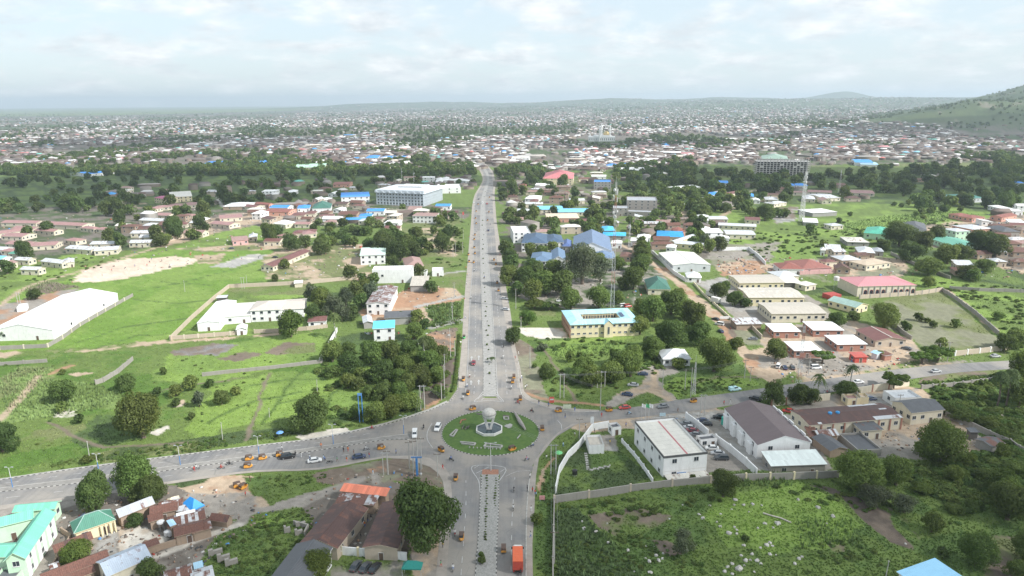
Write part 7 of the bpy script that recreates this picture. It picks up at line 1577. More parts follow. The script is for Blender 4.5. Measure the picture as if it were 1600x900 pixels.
# tall carved figure lying along the right of the lawn
pts = [GI(x, y) for x, y in ((802, 644), (807, 652), (812, 661), (817, 668), (821, 674))]; root = empty('sculpture', pts[0])
ws = [.16, .55, .75, .6, .3]
for k in range(4):
 b = MB(); up = Vector((0, 0, .75)); b.tube(pts[k] - pts[0] + up, pts[k + 1] - pts[0] + up, ws[k], ws[k + 1], 8); b.build('body_section', plain('speckled stone', (.30, .27, .25), .8, var=.7, scale=4), root)
for k in (1, 2, 3):
 b = MB(); c_ = pts[k] - pts[0]; b.box(c_.x - .25, c_.x + .25, c_.y - .25, c_.y + .25, -.2, .6); b.build('support', M_PW, root)
tag(root, 'long speckled stone sculpture lying on the right side of the lawn', 'sculpture')
def edging(label, lines, w=.45, h=.35, m=None):
 p0 = GI(*lines[0][0]); root = empty('concrete_edging', p0)
 for ln in lines:
  b = MB()
  for a, c in zip(ln[:-1], ln[1:]):
   a, c = GI(*a) - p0, GI(*c) - p0; t = c - a; s = Vector((-t.y, t.x, 0)).normalized() * w / 2; u = Vector((0, 0, h)); dn = Vector((0, 0, -.3))
   b.quad(a - s + dn, c - s + dn, c - s + u, a - s + u); b.quad(c + s + dn, a + s + dn, a + s + u, c + s + u); b.quad(a - s + u, c - s + u, c + s + u, a + s + u); b.quad(a + s + dn, a - s + dn, a - s + u, a + s + u); b.quad(c - s + dn, c + s + dn, c + s + u, c - s + u)
  b.build('kerb_piece', m or M_CONC, root)
 tag(root, label, 'edging')
edging('pale L shaped concrete edging on the left of the lawn', [[(703, 681), (713, 671.5)], [(703, 681), (708, 682.5)], [(708, 682.5), (715, 672)]])
edging('pale concrete edging outline at the lower left of the lawn', [[(719, 691), (743, 693)], [(721, 693.5), (741, 696)], [(743, 693), (741, 696)]])
edging('long double outline of pale edging below the pool', [[(760, 693.5), (785, 697)], [(756, 698), (783, 700)], [(760, 693.5), (756, 698)], [(785, 697), (783, 700)]])
edging('row of small pale concrete studs at the bottom of the lawn', [[(x, 699.5 + (x - 733) * .05), (x + 1.2, 699.8 + (x - 733) * .05)] for x in range(733, 782, 6)])
edging('small pale square edging at the upper right of the lawn', [[(787, 652), (794, 652)], [(788, 656), (795, 656)], [(787, 652), (788, 656)], [(794, 652), (795, 656)]])
edging('dark short edging pieces at the top of the lawn', [[(745, 647), (754, 648)], [(786, 650), (796, 651)]], m=plain('dark stone edging', (.16, .13, .12), .9))
edging('pale map shaped stone slab right of the pool', [[(789, 667), (799, 663)], [(790, 665), (800, 666)], [(792, 668), (798, 667)]], w=1.3, h=.16)
edging('brick red edging scraps left of the monument', [[(719, 662), (721, 657)], [(721, 657), (728, 656)]], m=plain('reddish soil edging', (.28, .13, .08), .9))
edging('low dark lettering like edging left of the pool', [[(722, 671), (725, 666)], [(727, 672), (730, 667)], [(731, 670), (733, 666)]], w=.3, m=plain('dark stone edging', (.16, .13, .12), .9))
edging('thin green grey edging line at the lower right of the lawn', [[(808, 686), (813, 680)]], w=.25)
root = empty('garden_path', G(916, 720)); _o = G(916, 720); _k = 0
for (x0, y0), (x1, y1), n in (((915, 707), (919, 735), 8), ((919, 735), (985, 722), 16)):
 for k in range(n):
  q = G(x0 + (x1 - x0) * (k + .5) / n, y0 + (y1 - y0) * (k + .5) / n) - _o; b = MB(); s = .48; j = .25 * (-1) ** k; b.box(q.x - s, q.x + s, q.y - s + (j if n > 8 else 0), q.y + s + (j if n > 8 else 0), 0, .1); b.build('slab', M_CONC, root)
tag(root, 'L shaped path of pale slabs across the lawn compound', 'path')
# plants on the avenue median
rp = random.Random(5); mp_ = []
for y in np.arange(300, 612, 7.5):
 l = np.interp(y, [q[1] for q in mL1][::-1], [q[0] for q in mL1][::-1]); r = np.interp(y, [q[1] for q in mR0][::-1], [q[0] for q in mR0][::-1]); mp_.append((l + (r - l) * rp.choice([.38, .5, .62]), y, rp.choice([.35, .5, .65, .8])))
mp_ += [(767, 561, .5), (752, 869, 1.0), (753, 881, 1.6)]
for i, (x, y, s) in enumerate(mp_):
 if 570 < y < 612 and i % 2 or y < 570 and rp.random() < .22: continue
 p = P(x, y); p.z = .15; root = empty('median_shrub', p); v = i % 3; cm, tm = PROTO[('b', 1, v)] if s < 1.5 else PROTO[('b', 0, v)]
 root.scale = (s, s, s * 1.5); place('foliage', cm, root); later(root, 'round clipped green shrub', 'shrub', 'shrubs along the median', (x, y))
p = P(769, 567); p.z = .15; cm, tm = PROTO[('p', 0, 0)]; root = empty('palm_tree', p); root.scale = (2.0, 2.0, .9); place('trunk', tm, root); place('crown', cm, root); tag(root, 'stubby young palm at the near end of the avenue median', 'palm')
for x0, y0, x1, y1, lab in ((761, 744, 758, 848, 'long row of low weeds along the left of the cobbled median'), (775, 748, 773, 795, 'short row of low weeds at the right of the cobbled median')):
 p0 = P(x0, y0); p0.z = .15; root = empty('weed_row', p0); n = 26 if y1 > 800 else 12
 for k in range(n):
  p = P(x0 + (x1 - x0) * k / n + rp.uniform(-1, 1), y0 + (y1 - y0) * k / n); p.z = .15; s = rp.uniform(.25, .55); place('clump', PROTO[('b', 2, k % 3)][0], root, p - p0, k, (s, s, s * .8))
 tag(root, lab, 'plants')
# hedge beside the avenue
root = empty('hedge', P(714, 610)); p0 = P(714, 610)
for k in range(60):
 y = 524 + 90 * k / 60; x = np.interp(y, [524, 575, 600, 614], [717.5, 713.5, 710.5, 706]); p = P(x, y); place('foliage', PROTO[('b', 1, k % 3)][0], root, p - p0, k * 1.3, (1.1, 1.1, 1.2))
tag(root, 'bright clipped hedge along the left pavement of the avenue', 'hedge')
# ================================================================== POLES, LAMPS, MASTS
def top_height(p, ytop):
 a, c = 0.0, 140.0
 for _ in range(40):
  m = (a + c) / 2
  if pix(p + Vector((0, 0, m)))[1] > ytop: a = m
  else: c = m
 return a
def pole_thing(x, y, yt, kind):
 p = P(x, y); h = min(max(top_height(p, yt), 3.0), 14.0)
 if kind == 'lamp':
  root = empty('street_lamp', p); b = MB(); b.tube((0, 0, 0), (0, 0, h * .5), .11, .095, 8); b.build('lower_pole', M_BLUE, root); b = MB(); b.tube((0, 0, h * .5), (0, 0, h), .095, .07, 8); b.build('pole', M_FRAME, root)
  for s in (-1, 1):
   b = MB(); b.tube((0, 0, h - .1), (s * .7, .1, h + .15), .045, .04, 6); b.box(s * .95 - .35, s * .95 + .35, -.02, .28, h + .1, h + .24); b.build('lamp_head', M_STEEL, root)
  later(root, 'blue and white street lamp', 'street lamp', 'street lamps along the west road', (x, y))
 elif kind in ('util', 'h'):
  root = empty('utility_pole', p); r0 = .17
  for dx in ([0] if kind == 'util' else [-.75, .75]):
   b = MB(); b.tube((dx, 0, -.2), (dx, 0, h), r0, .11, 8); b.build('pole', M_POLE, root)
  w = 1.1 if kind == 'util' else 1.5
  b = MB(); b.box(-w, w, -.07, .07, h - .45, h - .3); b.build('crossarm', M_STEEL if kind == 'h' else M_TRUNK, root)
  for k in (-1, 0, 1): b = MB(); b.tube((k * w * .9, 0, h - .3), (k * w * .9, 0, h - .02), .05, .04, 6); b.build('insulator', M_DOOR, root)
  later(root, 'twin concrete power pole' if kind == 'h' else 'pale concrete power pole', 'power pole', 'power poles', (x, y)); PTOP.append(((x, y), p + Vector((0, 0, h - .05))))
 elif kind == 'post':
  root = empty('bare_post', p); b = MB(); b.tube((0, 0, -.2), (.15, 0, h), .13, .09, 7); b.build('pole', M_POLE, root); b = MB(); b.box(-.02, .3, -.12, .12, h - .02, h + .1); b.build('cap', M_POLE, root); later(root, 'bare leaning pale post', 'post', 'bare posts in the fields', (x, y))
PTOP = []
for q in [(20,762,731),(154,734,710),(282,727,697),(405,712,682),(521,694,664),(631,678,650)]: pole_thing(*q, 'lamp')
for q in [(695,622,560),(690,625,599),(647,735,688),(653,735,684),(659,733,684),(606,742,704),(933,606,580),(938,640,604),(1070,609,577),(1079,620,574),(1035,609,577),(1163,592,562),(1172,595,573),(1200,630,608),(704,558,513),(711,556,532),(695,582,553),(707,500,472),(710,466,441),(828,576,540),(814,512,495),(806,483,451),(1263,585,556),(1480,565,534),(1466,560,536),(708,402,382),(712,399,378),(723,396,378),(724,374,358),(651,399,380),(905,686,654),(684,744,708),(1247,590,560),(640,732,690),(719,345,333),(1336,640,612),(1404,640,616),(866,880,830)]: pole_thing(*q, 'util')
for q in [(660.5,640,602),(878,622,584),(864.5,741,694),(1097,650,616),(380,451,433),(30,474,457),(942,604,580),(603,742,706)]: pole_thing(*q, 'h')
for q in [(141,722,690),(348,688,661),(496,615,594),(421,652,638),(289,456,438),(386,446,430),(1384,902,877)]: pole_thing(*q, 'post')
def wire(a, c, sag, label):
 pa, pc = a, c; root = None; b = MB(); n = 10
 for off in (-.8, 0, .8):
  t = (pc - pa); s = Vector((-t.y, t.x, 0)).normalized() * off; pts = [pa + t * (k / n) + s - Vector((0, 0, sag * 4 * (k / n) * (1 - k / n))) for k in range(n + 1)]
  for p, q in zip(pts[:-1], pts[1:]): b.tube(p, q, .022, n=3, cap=False)
 tag(b.build('power_line', plain('aluminium cable', (.25, .25, .26), .5)), label, 'power line')
PT = {k: v for k, v in PTOP}
for (a, c, lab) in [((660.5,640),(647,735),'three power cables from the verge poles over the west road'), ((647,735),(606,742),'slack cables between the pole cluster and its left neighbour'), ((864.5,741),(660.5,640),'power cables strung above the roundabout lawn'), ((878,622),(938,640),'cables between the twin pole and the verge pole right of the roundabout'), ((878,622),(942,604),'cables running behind the verge towards the woods'), ((942,604),(1035,609),'cables in front of the small white bungalow'), ((1035,609),(1070,609),'short cable span left of the dirt track mouth'), ((1070,609),(1163,592),'cables above the bright green verge by the east road'), ((695,622),(704,558),'cables along the left avenue verge near the hedge'), ((704,558),(707,500),'middle cable span along the left avenue verge'), ((707,500),(710,466),'far cable span along the left avenue verge'), ((1163,592),(1263,585),'cables crossing the mouth of the red dirt road'), ((1263,585),(1466,560),'long cable span in front of the brick bungalows'), ((866,880),(864.5,741),'cable along the dark verge wall of the south arm')]:
 wire(PT[a], PT[c], .9, lab)
# central tall twin arm lamp
p = P(767, 736); p.z = .16; h = top_height(p, 692); root = empty('street_lamp', p); b = MB(); b.tube((0, 0, 0), (0, 0, h), .14, .09, 8); b.build('pole', M_FRAME, root)
for s in (-1, 1): b = MB(); b.tube((0, 0, h - .1), (s * 1.3, 0, h + .1), .05, .04, 6); b.box(s * 1.6 - .35, s * 1.6 + .35, -.15, .15, h + .03, h + .18); b.build('lamp_head', M_STEEL, root)
tag(root, 'tall white twin armed lamp on the red median tip', 'street lamp')
M_RW = [plain('white mast paint', (.62, .61, .60), .6), plain('red mast paint', (.42, .17, .14), .6)]
def mast(x, y, yt, w, label, red=True, dishes=3, n=8, thin=False, t=.045):
 p = P(x, y); h = top_height(p, yt); root = empty('telecom_mast', p)
 for k in range(n):
  z0, z1 = h * k / n, h * (k + 1) / n - .02; b = MB(); r0, r1 = w * (1 - .72 * k / n) / 2, w * (1 - .72 * (k + 1) / n) / 2
  c0 = [(r0 * math.cos(a), r0 * math.sin(a), z0) for a in (.78, 2.36, 3.93, 5.5)]; c1 = [(r1 * math.cos(a), r1 * math.sin(a), z1) for a in (.78, 2.36, 3.93, 5.5)]
  for i in range(4):
   j = (i + 1) % 4; b.tube(c0[i], c1[i], t, n=4, cap=False); m0 = [(c0[i][q] + c1[i][q]) / 2 for q in range(3)]; m1 = [(c0[j][q] + c1[j][q]) / 2 for q in range(3)]
   for a_, c_ in ((c0[i], m1), (m1, c1[i]), (c0[j], m0), (m0, c1[j]), (c0[i], c0[j])): b.tube(a_, c_, t * .6, n=3, cap=False)
  b.build('lattice_section', M_RW[1 if red and k % 3 == 0 else 0], root)
 rr = random.Random(int(x))
 for k in range(dishes):
  a = rr.uniform(0, 6.28); z = h * rr.uniform(.72, .97); d = Vector((math.cos(a), math.sin(a), 0)); q_ = d * (w * .2 + .3) + Vector((0, 0, z)); b = MB(); b.tube(q_, q_ + d * .5, .8, .75, 10); b.build('dish', M_FRAME, root)
  b = MB(); q2 = -q_; q2.z = h * rr.uniform(.85, .98); b.box(q2.x - .2, q2.x + .2, q2.y - .2, q2.y + .2, q2.z - 1.2, q2.z + 1.2); b.build('antenna', M_FRAME, root)
 b = MB(); b.tube((0, 0, h), (0, 0, h + 3), .07, .04, 5); b.build('lightning_rod', M_STEEL, root)
 tag(root, label, 'mast')
mast(956, 499, 284, 2.8, 'tallest red and white lattice mast rising behind the courtyard school', True, 5, 11)
mast(1252, 346, 268, 5.5, 'stout white grey lattice mast on the green slope', False, 7, 9, t=.16)
mast(1245, 622, 509, 2.6, 'red and white lattice mast between the trees and brick bungalows', True, 0, 11)
mast(1311, 301, 266, 3.5, 'thin grey lattice mast beside the pink red barrack roofs', False, 1, 7)
mast(922, 263, 238, 4.5, 'distant lattice mast above the town near the avenue', True, 2, 7)
mast(983, 389, 350, 2.2, 'thin mast among the trees right of the slate blue roofs', False, 2, 8, True)
mast(1084, 616, 566, 1.6, 'slim white mast by the east road dirt track', False, 0, 7, True)
mast(647, 288, 270, 2.6, 'small mast behind the large grey office block', False, 1, 6, True); mast(628, 285, 262, 2.2, 'slim mast left of the small mast behind the office block', False, 1, 6, True)
# signs
def sign(x, y, yt, w, hh, face, label, post=2, cat='sign', name='billboard'):
 p = P(x, y); h = top_height(p, yt); root = empty(name, p)
 for s in ((-1, 1) if post == 2 else (0,)): b = MB(); b.tube((s * w * .35, 0, -.1), (s * w * .35, 0, h - .05), .09, .08, 6); b.build('post', M_STEEL, root)
 b = MB(); b.box(-w / 2, w / 2, -.22, -.1, h - hh, h); b.build('panel', plain('sign face', face, .5), root); tag(root, label, cat); return root, h
r_, h_ = sign(565, 661, 614, 1.6, 1.0, (.10, .25, .50), 'tall narrow blue gantry sign seen edge on left of the woods'); b = MB(); b.box(-.75, -.5, -.2, .1, .5, h_ - 1); b.box(.5, .75, -.2, .1, .5, h_ - 1); b.build('frame', M_BLUE, r_)
r_, h_ = sign(652, 744, 713, 3.4, .5, (.10, .22, .45), 'blue gantry with crossbeam beside the pole cluster'); b = MB(); b.box(-.3, .3, -.3, .3, 0, h_ - .6); b.build('column', M_BLUE, r_)
r_, h_ = sign(862, 631, 620, 1.8, 2.4, (.55, .10, .07), 'red sign board with white bands on the verge'); b = MB(); b.box(-.7, .7, -.26, -.225, h_ - 1.3, h_ - .7); b.build('white_band', M_FRAME, r_)
sign(886, 640, 632, 3.0, 1.6, (.55, .60, .45), 'small pale green sign board beside the verge footpath'); sign(925, 666, 651, 1.2, 2.6, (.70, .72, .72), 'white vertical banner sign at the bank entrance', 1)
sign(847, 783, 774, 1.6, 1.3, (.62, .30, .30), 'small pink sign in the grass beside the south arm'); sign(1035, 652, 645, 2.2, 1.2, (.45, .60, .66), 'pale blue sign board behind the flat roofed block')
sign(724, 342, 331, 1.6, 3.0, (.60, .10, .10), 'far red pylon sign left of the avenue', 1); sign(1132, 499, 494, 5, 1.4, (.75, .75, .74), 'small white board beside the red dirt road'); sign(1052, 475, 470, 2, 1.2, (.75, .75, .74), 'white board under the trees by the dirt road')
for k, (x, lab, c) in enumerate(((1002, 'white flag on the left pole by the bank', (.75, .75, .74)), (1008, 'green striped flag on the middle pole by the bank', (.10, .42, .20)), (1013.5, 'white flag on the right pole by the bank', (.75, .75, .74)))):
 p = P(x, 656); h = 6.5; root = empty('flagpole', p); b = MB(); b.tube((0, 0, 0), (0, 0, h), .06, .04, 6); b.build('pole', M_FRAME, root); b = MB()
 for j in range(4): b.quad((j * .35, .12 * math.sin(j * 1.5), h - 1.5 - j * .12), (j * .35 + .35, .12 * math.sin(j * 1.5 + 1.5), h - 1.62 - j * .12), (j * .35 + .35, .12 * math.sin(j * 1.5 + 1.5), h - .22 - j * .1), (j * .35, .12 * math.sin(j * 1.5), h - .1 - j * .1))
 b.build('flag', plain('flag cloth', c, .8), root); tag(root, lab, 'flag')
# canopies and umbrellas
def canopy(name, p1, p2, p3, h, rh, col, label, cat='canopy', par=True):
 loc, rz, L, D = rect(p1, p2, p3, h); root = empty(name, loc, rz); roof_part(L, D, h, 'hip', rh, 0, .3).build('canvas', [plain('canvas', col, .55, var=.08)] * 2, root)
 for x in (.1, L - .1):
  for y in (.1, D - .1): b = MB(); b.tube((x, y, 0), (x, y, h - .1), .07, n=6); b.build('post', M_STEEL, root)
 tag(root, label, cat)
canopy('canopy', (300,798), (320,789), (282,788), 2.8, 2.2, (.03, .30, .75), 'bright blue peaked canopy on the bare yard')
canopy('canopy', (263,784), (281,779), (262,781), 2.8, .6, (.60, .53, .40), 'beige canopy left of the blue peaked one')
canopy('canopy', (271,788), (285,785), (270,785), 2.4, .4, (.02, .10, .45), 'small dark blue canopy tucked beside the beige one')
canopy('canopy', (627,889), (658,889), (632,878), 3.0, 1.4, (.01, .20, .17), 'dark teal canopy over the bottom gate')
p = P(873, 716); root = empty('parasol', p); b = MB(); b.tube((0, 0, 0), (0, 0, 2.2), .03, n=5); b.build('pole', M_STEEL, root); b = MB(); b.lathe([(1.3, 2.0), (.8, 2.35), (0, 2.6)], 8); b.build('canvas', plain('canvas', (.15, .50, .20), .6), root); tag(root, 'green parasol beside the white curving wall', 'parasol')
p = P(438, 684); root = empty('parasol', p); b = MB(); b.tube((0, 0, 0), (0, 0, 2.2), .03, n=5); b.build('pole', M_STEEL, root); b = MB(); b.lathe([(1.3, 2.0), (.8, 2.35), (0, 2.6)], 8); b.build('canvas', plain('canvas', (.12, .28, .60), .6), root); tag(root, 'blue and white parasol on the north verge of the west road', 'parasol')
# tanks, dishes, containers
def tank(x, y, r, h, z, col, label, stand=False):
 p = P(x, y); root = empty('water_tank', p); b = MB(); b.lathe([(0, z), (r, z + .02), (r, z + h * .85), (r * .4, z + h), (0, z + h)], 14); b.build('tank', plain('plastic tank', col, .45), root, smooth=False)
 b = MB()
 for a in range(4): b.tube((r * .7 * math.cos(a * 1.57), r * .7 * math.sin(a * 1.57), 0), (r * .7 * math.cos(a * 1.57), r * .7 * math.sin(a * 1.57), z + .03), .06, n=5)
 b.build('stand', M_STEEL, root); tag(root, label, 'water tank')
tank(1294,668,.7,1.6,4.5,(.05,.30,.62),'blue tank on the depot front, left one of the pair'); tank(1306,667,.7,1.6,4.5,(.05,.30,.62),'blue tank on the depot front, right one of the pair')
tank(898,744,.8,1.5,.8,(.02,.02,.02),'black tank on a white base in the lawn compound'); tank(1131,664,1.0,3.2,.3,(.03,.40,.30),'green tank between the car park and hall'); tank(572,796,.8,1.5,1.5,(.05,.40,.72),'bright blue tank beside the long brown roof')
tank(1305,453,1.6,2.6,6.0,(.60,.58,.55),'pale water tank on a tall stand above the red container'); tank(1525,488,1.0,1.8,.4,(.02,.02,.02),'black tank in the shrubs far right') if False else None
tank(253,828,1.0,.5,2.2,(.60,.60,.60),'round white dish like tank left of the rusty roof')
tank(262,838,.8,1.4,.4,(.62,.62,.62),'left white tank of the pair by the rusty shacks'); tank(267,838,.8,1.4,.4,(.62,.62,.62),'right white tank of the pair by the rusty shacks')
loc, rz, L, D = rect((1298,462),(1315,460),(1299,456),2.6); root = empty('container', loc, rz); b = MB(); b.box(0, L, 0, max(D, 2.4), 0, 2.6); b.build('box', roof_mat((.38, .06, .05), 0, .4, .03), root); b = MB(); b.box(L - .04, L + .03, .2, 2.2, .2, 2.4); b.build('door', M_DOOR, root); tag(root, 'red shipping container below the tank stand', 'container')
for x, y, w, lab in ((1110, 464, 5, 'white box body parked in the factory yard'), (1118, 474, 5, 'white caravan like tanker in the factory yard')):
 p = P(x, y); root = empty('trailer', p, -.9); b = MB(); b.box(-2.6, 2.6, -1.3, 1.3, .9, 3.6); b.build('box', M_PW, root)
 for s in (-1.6, 1.6): b = MB(); b.tube((s, -1.25, .5), (s, 1.25, .5), .5, n=10); b.build('wheel', M_RUBBER, root)
 tag(root, lab, 'trailer')
for x, y, w, hh, lab in ((470,822,2.6,1.6,'broken pale tomb block in the long grass'), (449,832,1.6,2.2,'small white jagged masonry stub in the grass'), (467,835,2.0,1.8,'square white masonry block in the grass'), (337,866,3.4,1.8,'first broken wall piece beside the cobbled lane'), (350,876,3.0,2.2,'middle broken wall piece beside the cobbled lane'), (362,882,3.0,2.0,'last broken wall piece beside the cobbled lane')):
 p = P(x, y); root = empty('ruined_block', p, .5); b = MB(); b.box(-w / 2, w / 2, -.4, .4, -.2, hh * .7); b.build('wall', wall_mat(WC['stained'], .9), root); b = MB(); b.box(-w / 2, -w / 6, -.38, .38, hh * .7, hh); b.build('broken_top', wall_mat(WC['stained'], .9), root); tag(root, lab, 'ruin')
# small goal and earth heaps
for i, (x, y, w) in enumerate(((1135, 418, 12), (1150, 412, 16), (1168, 422, 14), (1180, 414, 16), (1195, 420, 12), (1165, 410, 10), (1142, 425, 10))):
 p = P(x, y); s = w * mpp(p) * .5; o = place('earth_heap', RKS[i % 4] if False else RK[i % 4], None, p, i, (s, s * .8, s * .35)); o.data = RK[i % 4].copy(); o.data.materials.clear(); o.data.materials.append(dusty_mat('dug earth', (.30, .19, .13), (.42, .30, .22), .8)) if i == 0 else o.data.materials.append(bpy.data.materials['dug earth']); later(o, 'heap of dug brown earth', 'earth heap', 'earth heaps of the building site', (x, y))
# ================================================================== VEHICLES
WHEEL = {}
def wheel(r=.31, w=.2):
 if r not in WHEEL:
  b = MB(); b.tube((0, -w / 2, 0), (0, w / 2, 0), r, n=12); b.tube((0, -w / 2 - .01, 0), (0, w / 2 + .01, 0), r * .55, n=8, m=1); WHEEL[r] = b.mesh('wheel', [M_RUBBER, M_STEEL])
 return WHEEL[r]
def paint(c): return plain('car paint', c, .28, var=.03, spec=.6)
CARM = {}
def loft(sections, mats, mi=0):
 """sections: x, half width, [ (y-frac, z) ...] closed rings joined lengthwise"""
 b = MB()
 for (x0, ring0), (x1, ring1) in zip(sections[:-1], sections[1:]):
  n = len(ring0)
  for k in range(n - 1): b.quad((x0, *ring0[k]), (x0, *ring0[k + 1]), (x1, *ring1[k + 1]), (x1, *ring1[k]), mi)
 for (x, ring), fl in ((sections[0], False), (sections[-1], True)):
  pts = [(x, *q) for q in ring]; b.ngon(pts if fl else pts[::-1], mi)
 return b
def car_meshes(kind, col):
 key = (kind, col)
 if key in CARM: return CARM[key]
 W_ = .88 if kind != 'suv' else .95; L_ = {'car': 2.25, 'suv': 2.35, 'pickup': 2.6, 'van': 2.3}[kind]
 def ring(w, zb, zm, zt): return [(-w * .96, zb), (-w, (zb + zm) / 2), (-w * .98, zm), (-w * .86, zt), (w * .86, zt), (w * .98, zm), (w, (zb + zm) / 2), (w * .96, zb)]
 hz = .0 if kind == 'car' else .16
 secs = [(-L_, ring(W_ * .82, .38, .62 + hz, .78 + hz)), (-L_ + .15, ring(W_ * .95, .26, .74 + hz, .90 + hz)), (-L_ + .9, ring(W_, .22, .80 + hz, .96 + hz)), (0, ring(W_, .22, .82 + hz, .97 + hz)), (L_ - 1.1, ring(W_, .22, .80 + hz, .94 + hz)), (L_ - .25, ring(W_ * .93, .26, .66 + hz, .78 + hz)), (L_, ring(W_ * .78, .36, .55 + hz, .64 + hz))]
 body = loft(secs, None).mesh('body', [paint(col)], True)
 zt = {'car': 1.42, 'suv': 1.75, 'pickup': 1.72, 'van': 1.9}[kind]
 xs = {'car': (-1.75, -1.05, .55, 1.2), 'suv': (-2.2, -1.9, .5, 1.15), 'pickup': (-.75, -.6, .7, 1.25), 'van': (-2.2, -2.0, .9, 1.5)}[kind]
 zb = .93 + hz
 def rg2(w, z0): return [(-w, z0), (w, z0)]
 b = MB(); wb, wt = W_ * .90, W_ * .74
 A = [(xs[0], -wb, zb), (xs[3], -wb, zb), (xs[3], wb, zb), (xs[0], wb, zb)]; T = [(xs[1], -wt, zt - .05), (xs[2], -wt, zt - .05), (xs[2], wt, zt - .05), (xs[1], wt, zt - .05)]
 for i in range(4): j = (i + 1) % 4; b.quad(A[i], A[j], T[j], T[i])
 glass = b.mesh('windows', [M_GLASS])
 b = MB(); e = .03; b.box(xs[1] - e, xs[2] + e, -wt - e, wt + e, zt - .05, zt);
 for i in range(4): b.tube(A[i], T[i], .05, n=4, cap=False)
 roof = b.mesh('roof', [paint(col)])
 b = MB(); b.box(L_ - .12, L_ + .01, -.2, .2, .48 + hz, .60 + hz); head = b.mesh('headlight', [plain('lamp glass', (.75, .75, .72), .15)])
 b = MB(); b.box(-L_ - .01, -L_ + .12, -.17, .17, .60 + hz, .74 + hz); tail = b.mesh('tail_light', [plain('red lamp glass', (.45, .03, .03), .2)])
 CARM[key] = (body, glass, roof, head, tail, L_, W_, zt); return CARM[key]
COLN = {'white': (.72, .72, .71), 'black': (.02, .02, .022), 'grey': (.16, .17, .18), 'silver': (.42, .43, .44), 'dark blue': (.03, .05, .11), 'red': (.45, .05, .04), 'burgundy': (.20, .02, .03), 'light blue': (.42, .65, .68), 'green': (.05, .25, .12), 'dark grey': (.06, .065, .07)}
def flowdir(x, y):
 q = G(x, y); d = q - C0
 if d.length < RI * 1.55: return math.atan2(d.y, d.x) + math.pi / 2
 if abs(d.x) < 40 and (y > 735 or y < 640):
  yy = [r[2] for r in ROADPX][::-1]; return (math.pi / 2 if x > 765 else -math.pi / 2) if y > 735 else ((1 if x > np.interp(y, [p[1] for p in mL1][::-1], [p[0] for p in mL1][::-1]) + 3 else -1) * math.pi / 2)
 if x < 700:
  ym = np.interp(x, [p[0] for p in wM0], [p[1] for p in wM0]); a, c = G(x - 20, np.interp(x - 20, [p[0] for p in wM0], [p[1] for p in wM0])), G(x + 20, np.interp(x + 20, [p[0] for p in wM0], [p[1] for p in wM0])); t = math.atan2(c.y - a.y, c.x - a.x)
  return t + (math.pi if y < ym + 2 else 0)
 e = mid(eN, eS); ym = np.interp(x, [p[0] for p in e], [p[1] for p in e]); a, c = G(x - 20, np.interp(x - 20, [p[0] for p in e], [p[1] for p in e])), G(x + 20, np.interp(x + 20, [p[0] for p in e], [p[1] for p in e]))
 return math.atan2(c.y - a.y, c.x - a.x) + (math.pi if y < ym else 0)
def car(x, y, kind, cname, label, rz=None):
 p = P(x, y); p.z += .12 if on_any_road(np.array([p.x]), np.array([p.y]))[0] else 0.02
 root = empty({'car': 'car', 'suv': 'car', 'pickup': 'pickup_truck', 'van': 'van'}[kind], p, flowdir(x, y) if rz is None else math.radians(rz)); body, glass, roof, head, tail, L_, W_, zt = car_meshes(kind, COLN[cname])
 place('body', body, root); place('windows', glass, root); place('roof', roof, root)
 for sx in (-1, 1):
  for sy in (-1, 1): place('wheel', wheel(), root, (sx * L_ * .6, sy * (W_ - .1), .31))
 for sy in (-1, 1): place('headlight', head, root, (0, sy * W_ * .6, 0)); place('tail_light', tail, root, (0, sy * W_ * .6, 0))
 if kind == 'pickup':
  b = MB(); b.box(-2.5, -.85, -.86, .86, 1.1, 1.68); b.build('canopy', paint(COLN[cname]), root)
 tag(root, label, 'van' if kind == 'van' else 'pickup' if kind == 'pickup' else 'car', 'cars on the roads and in the yards')
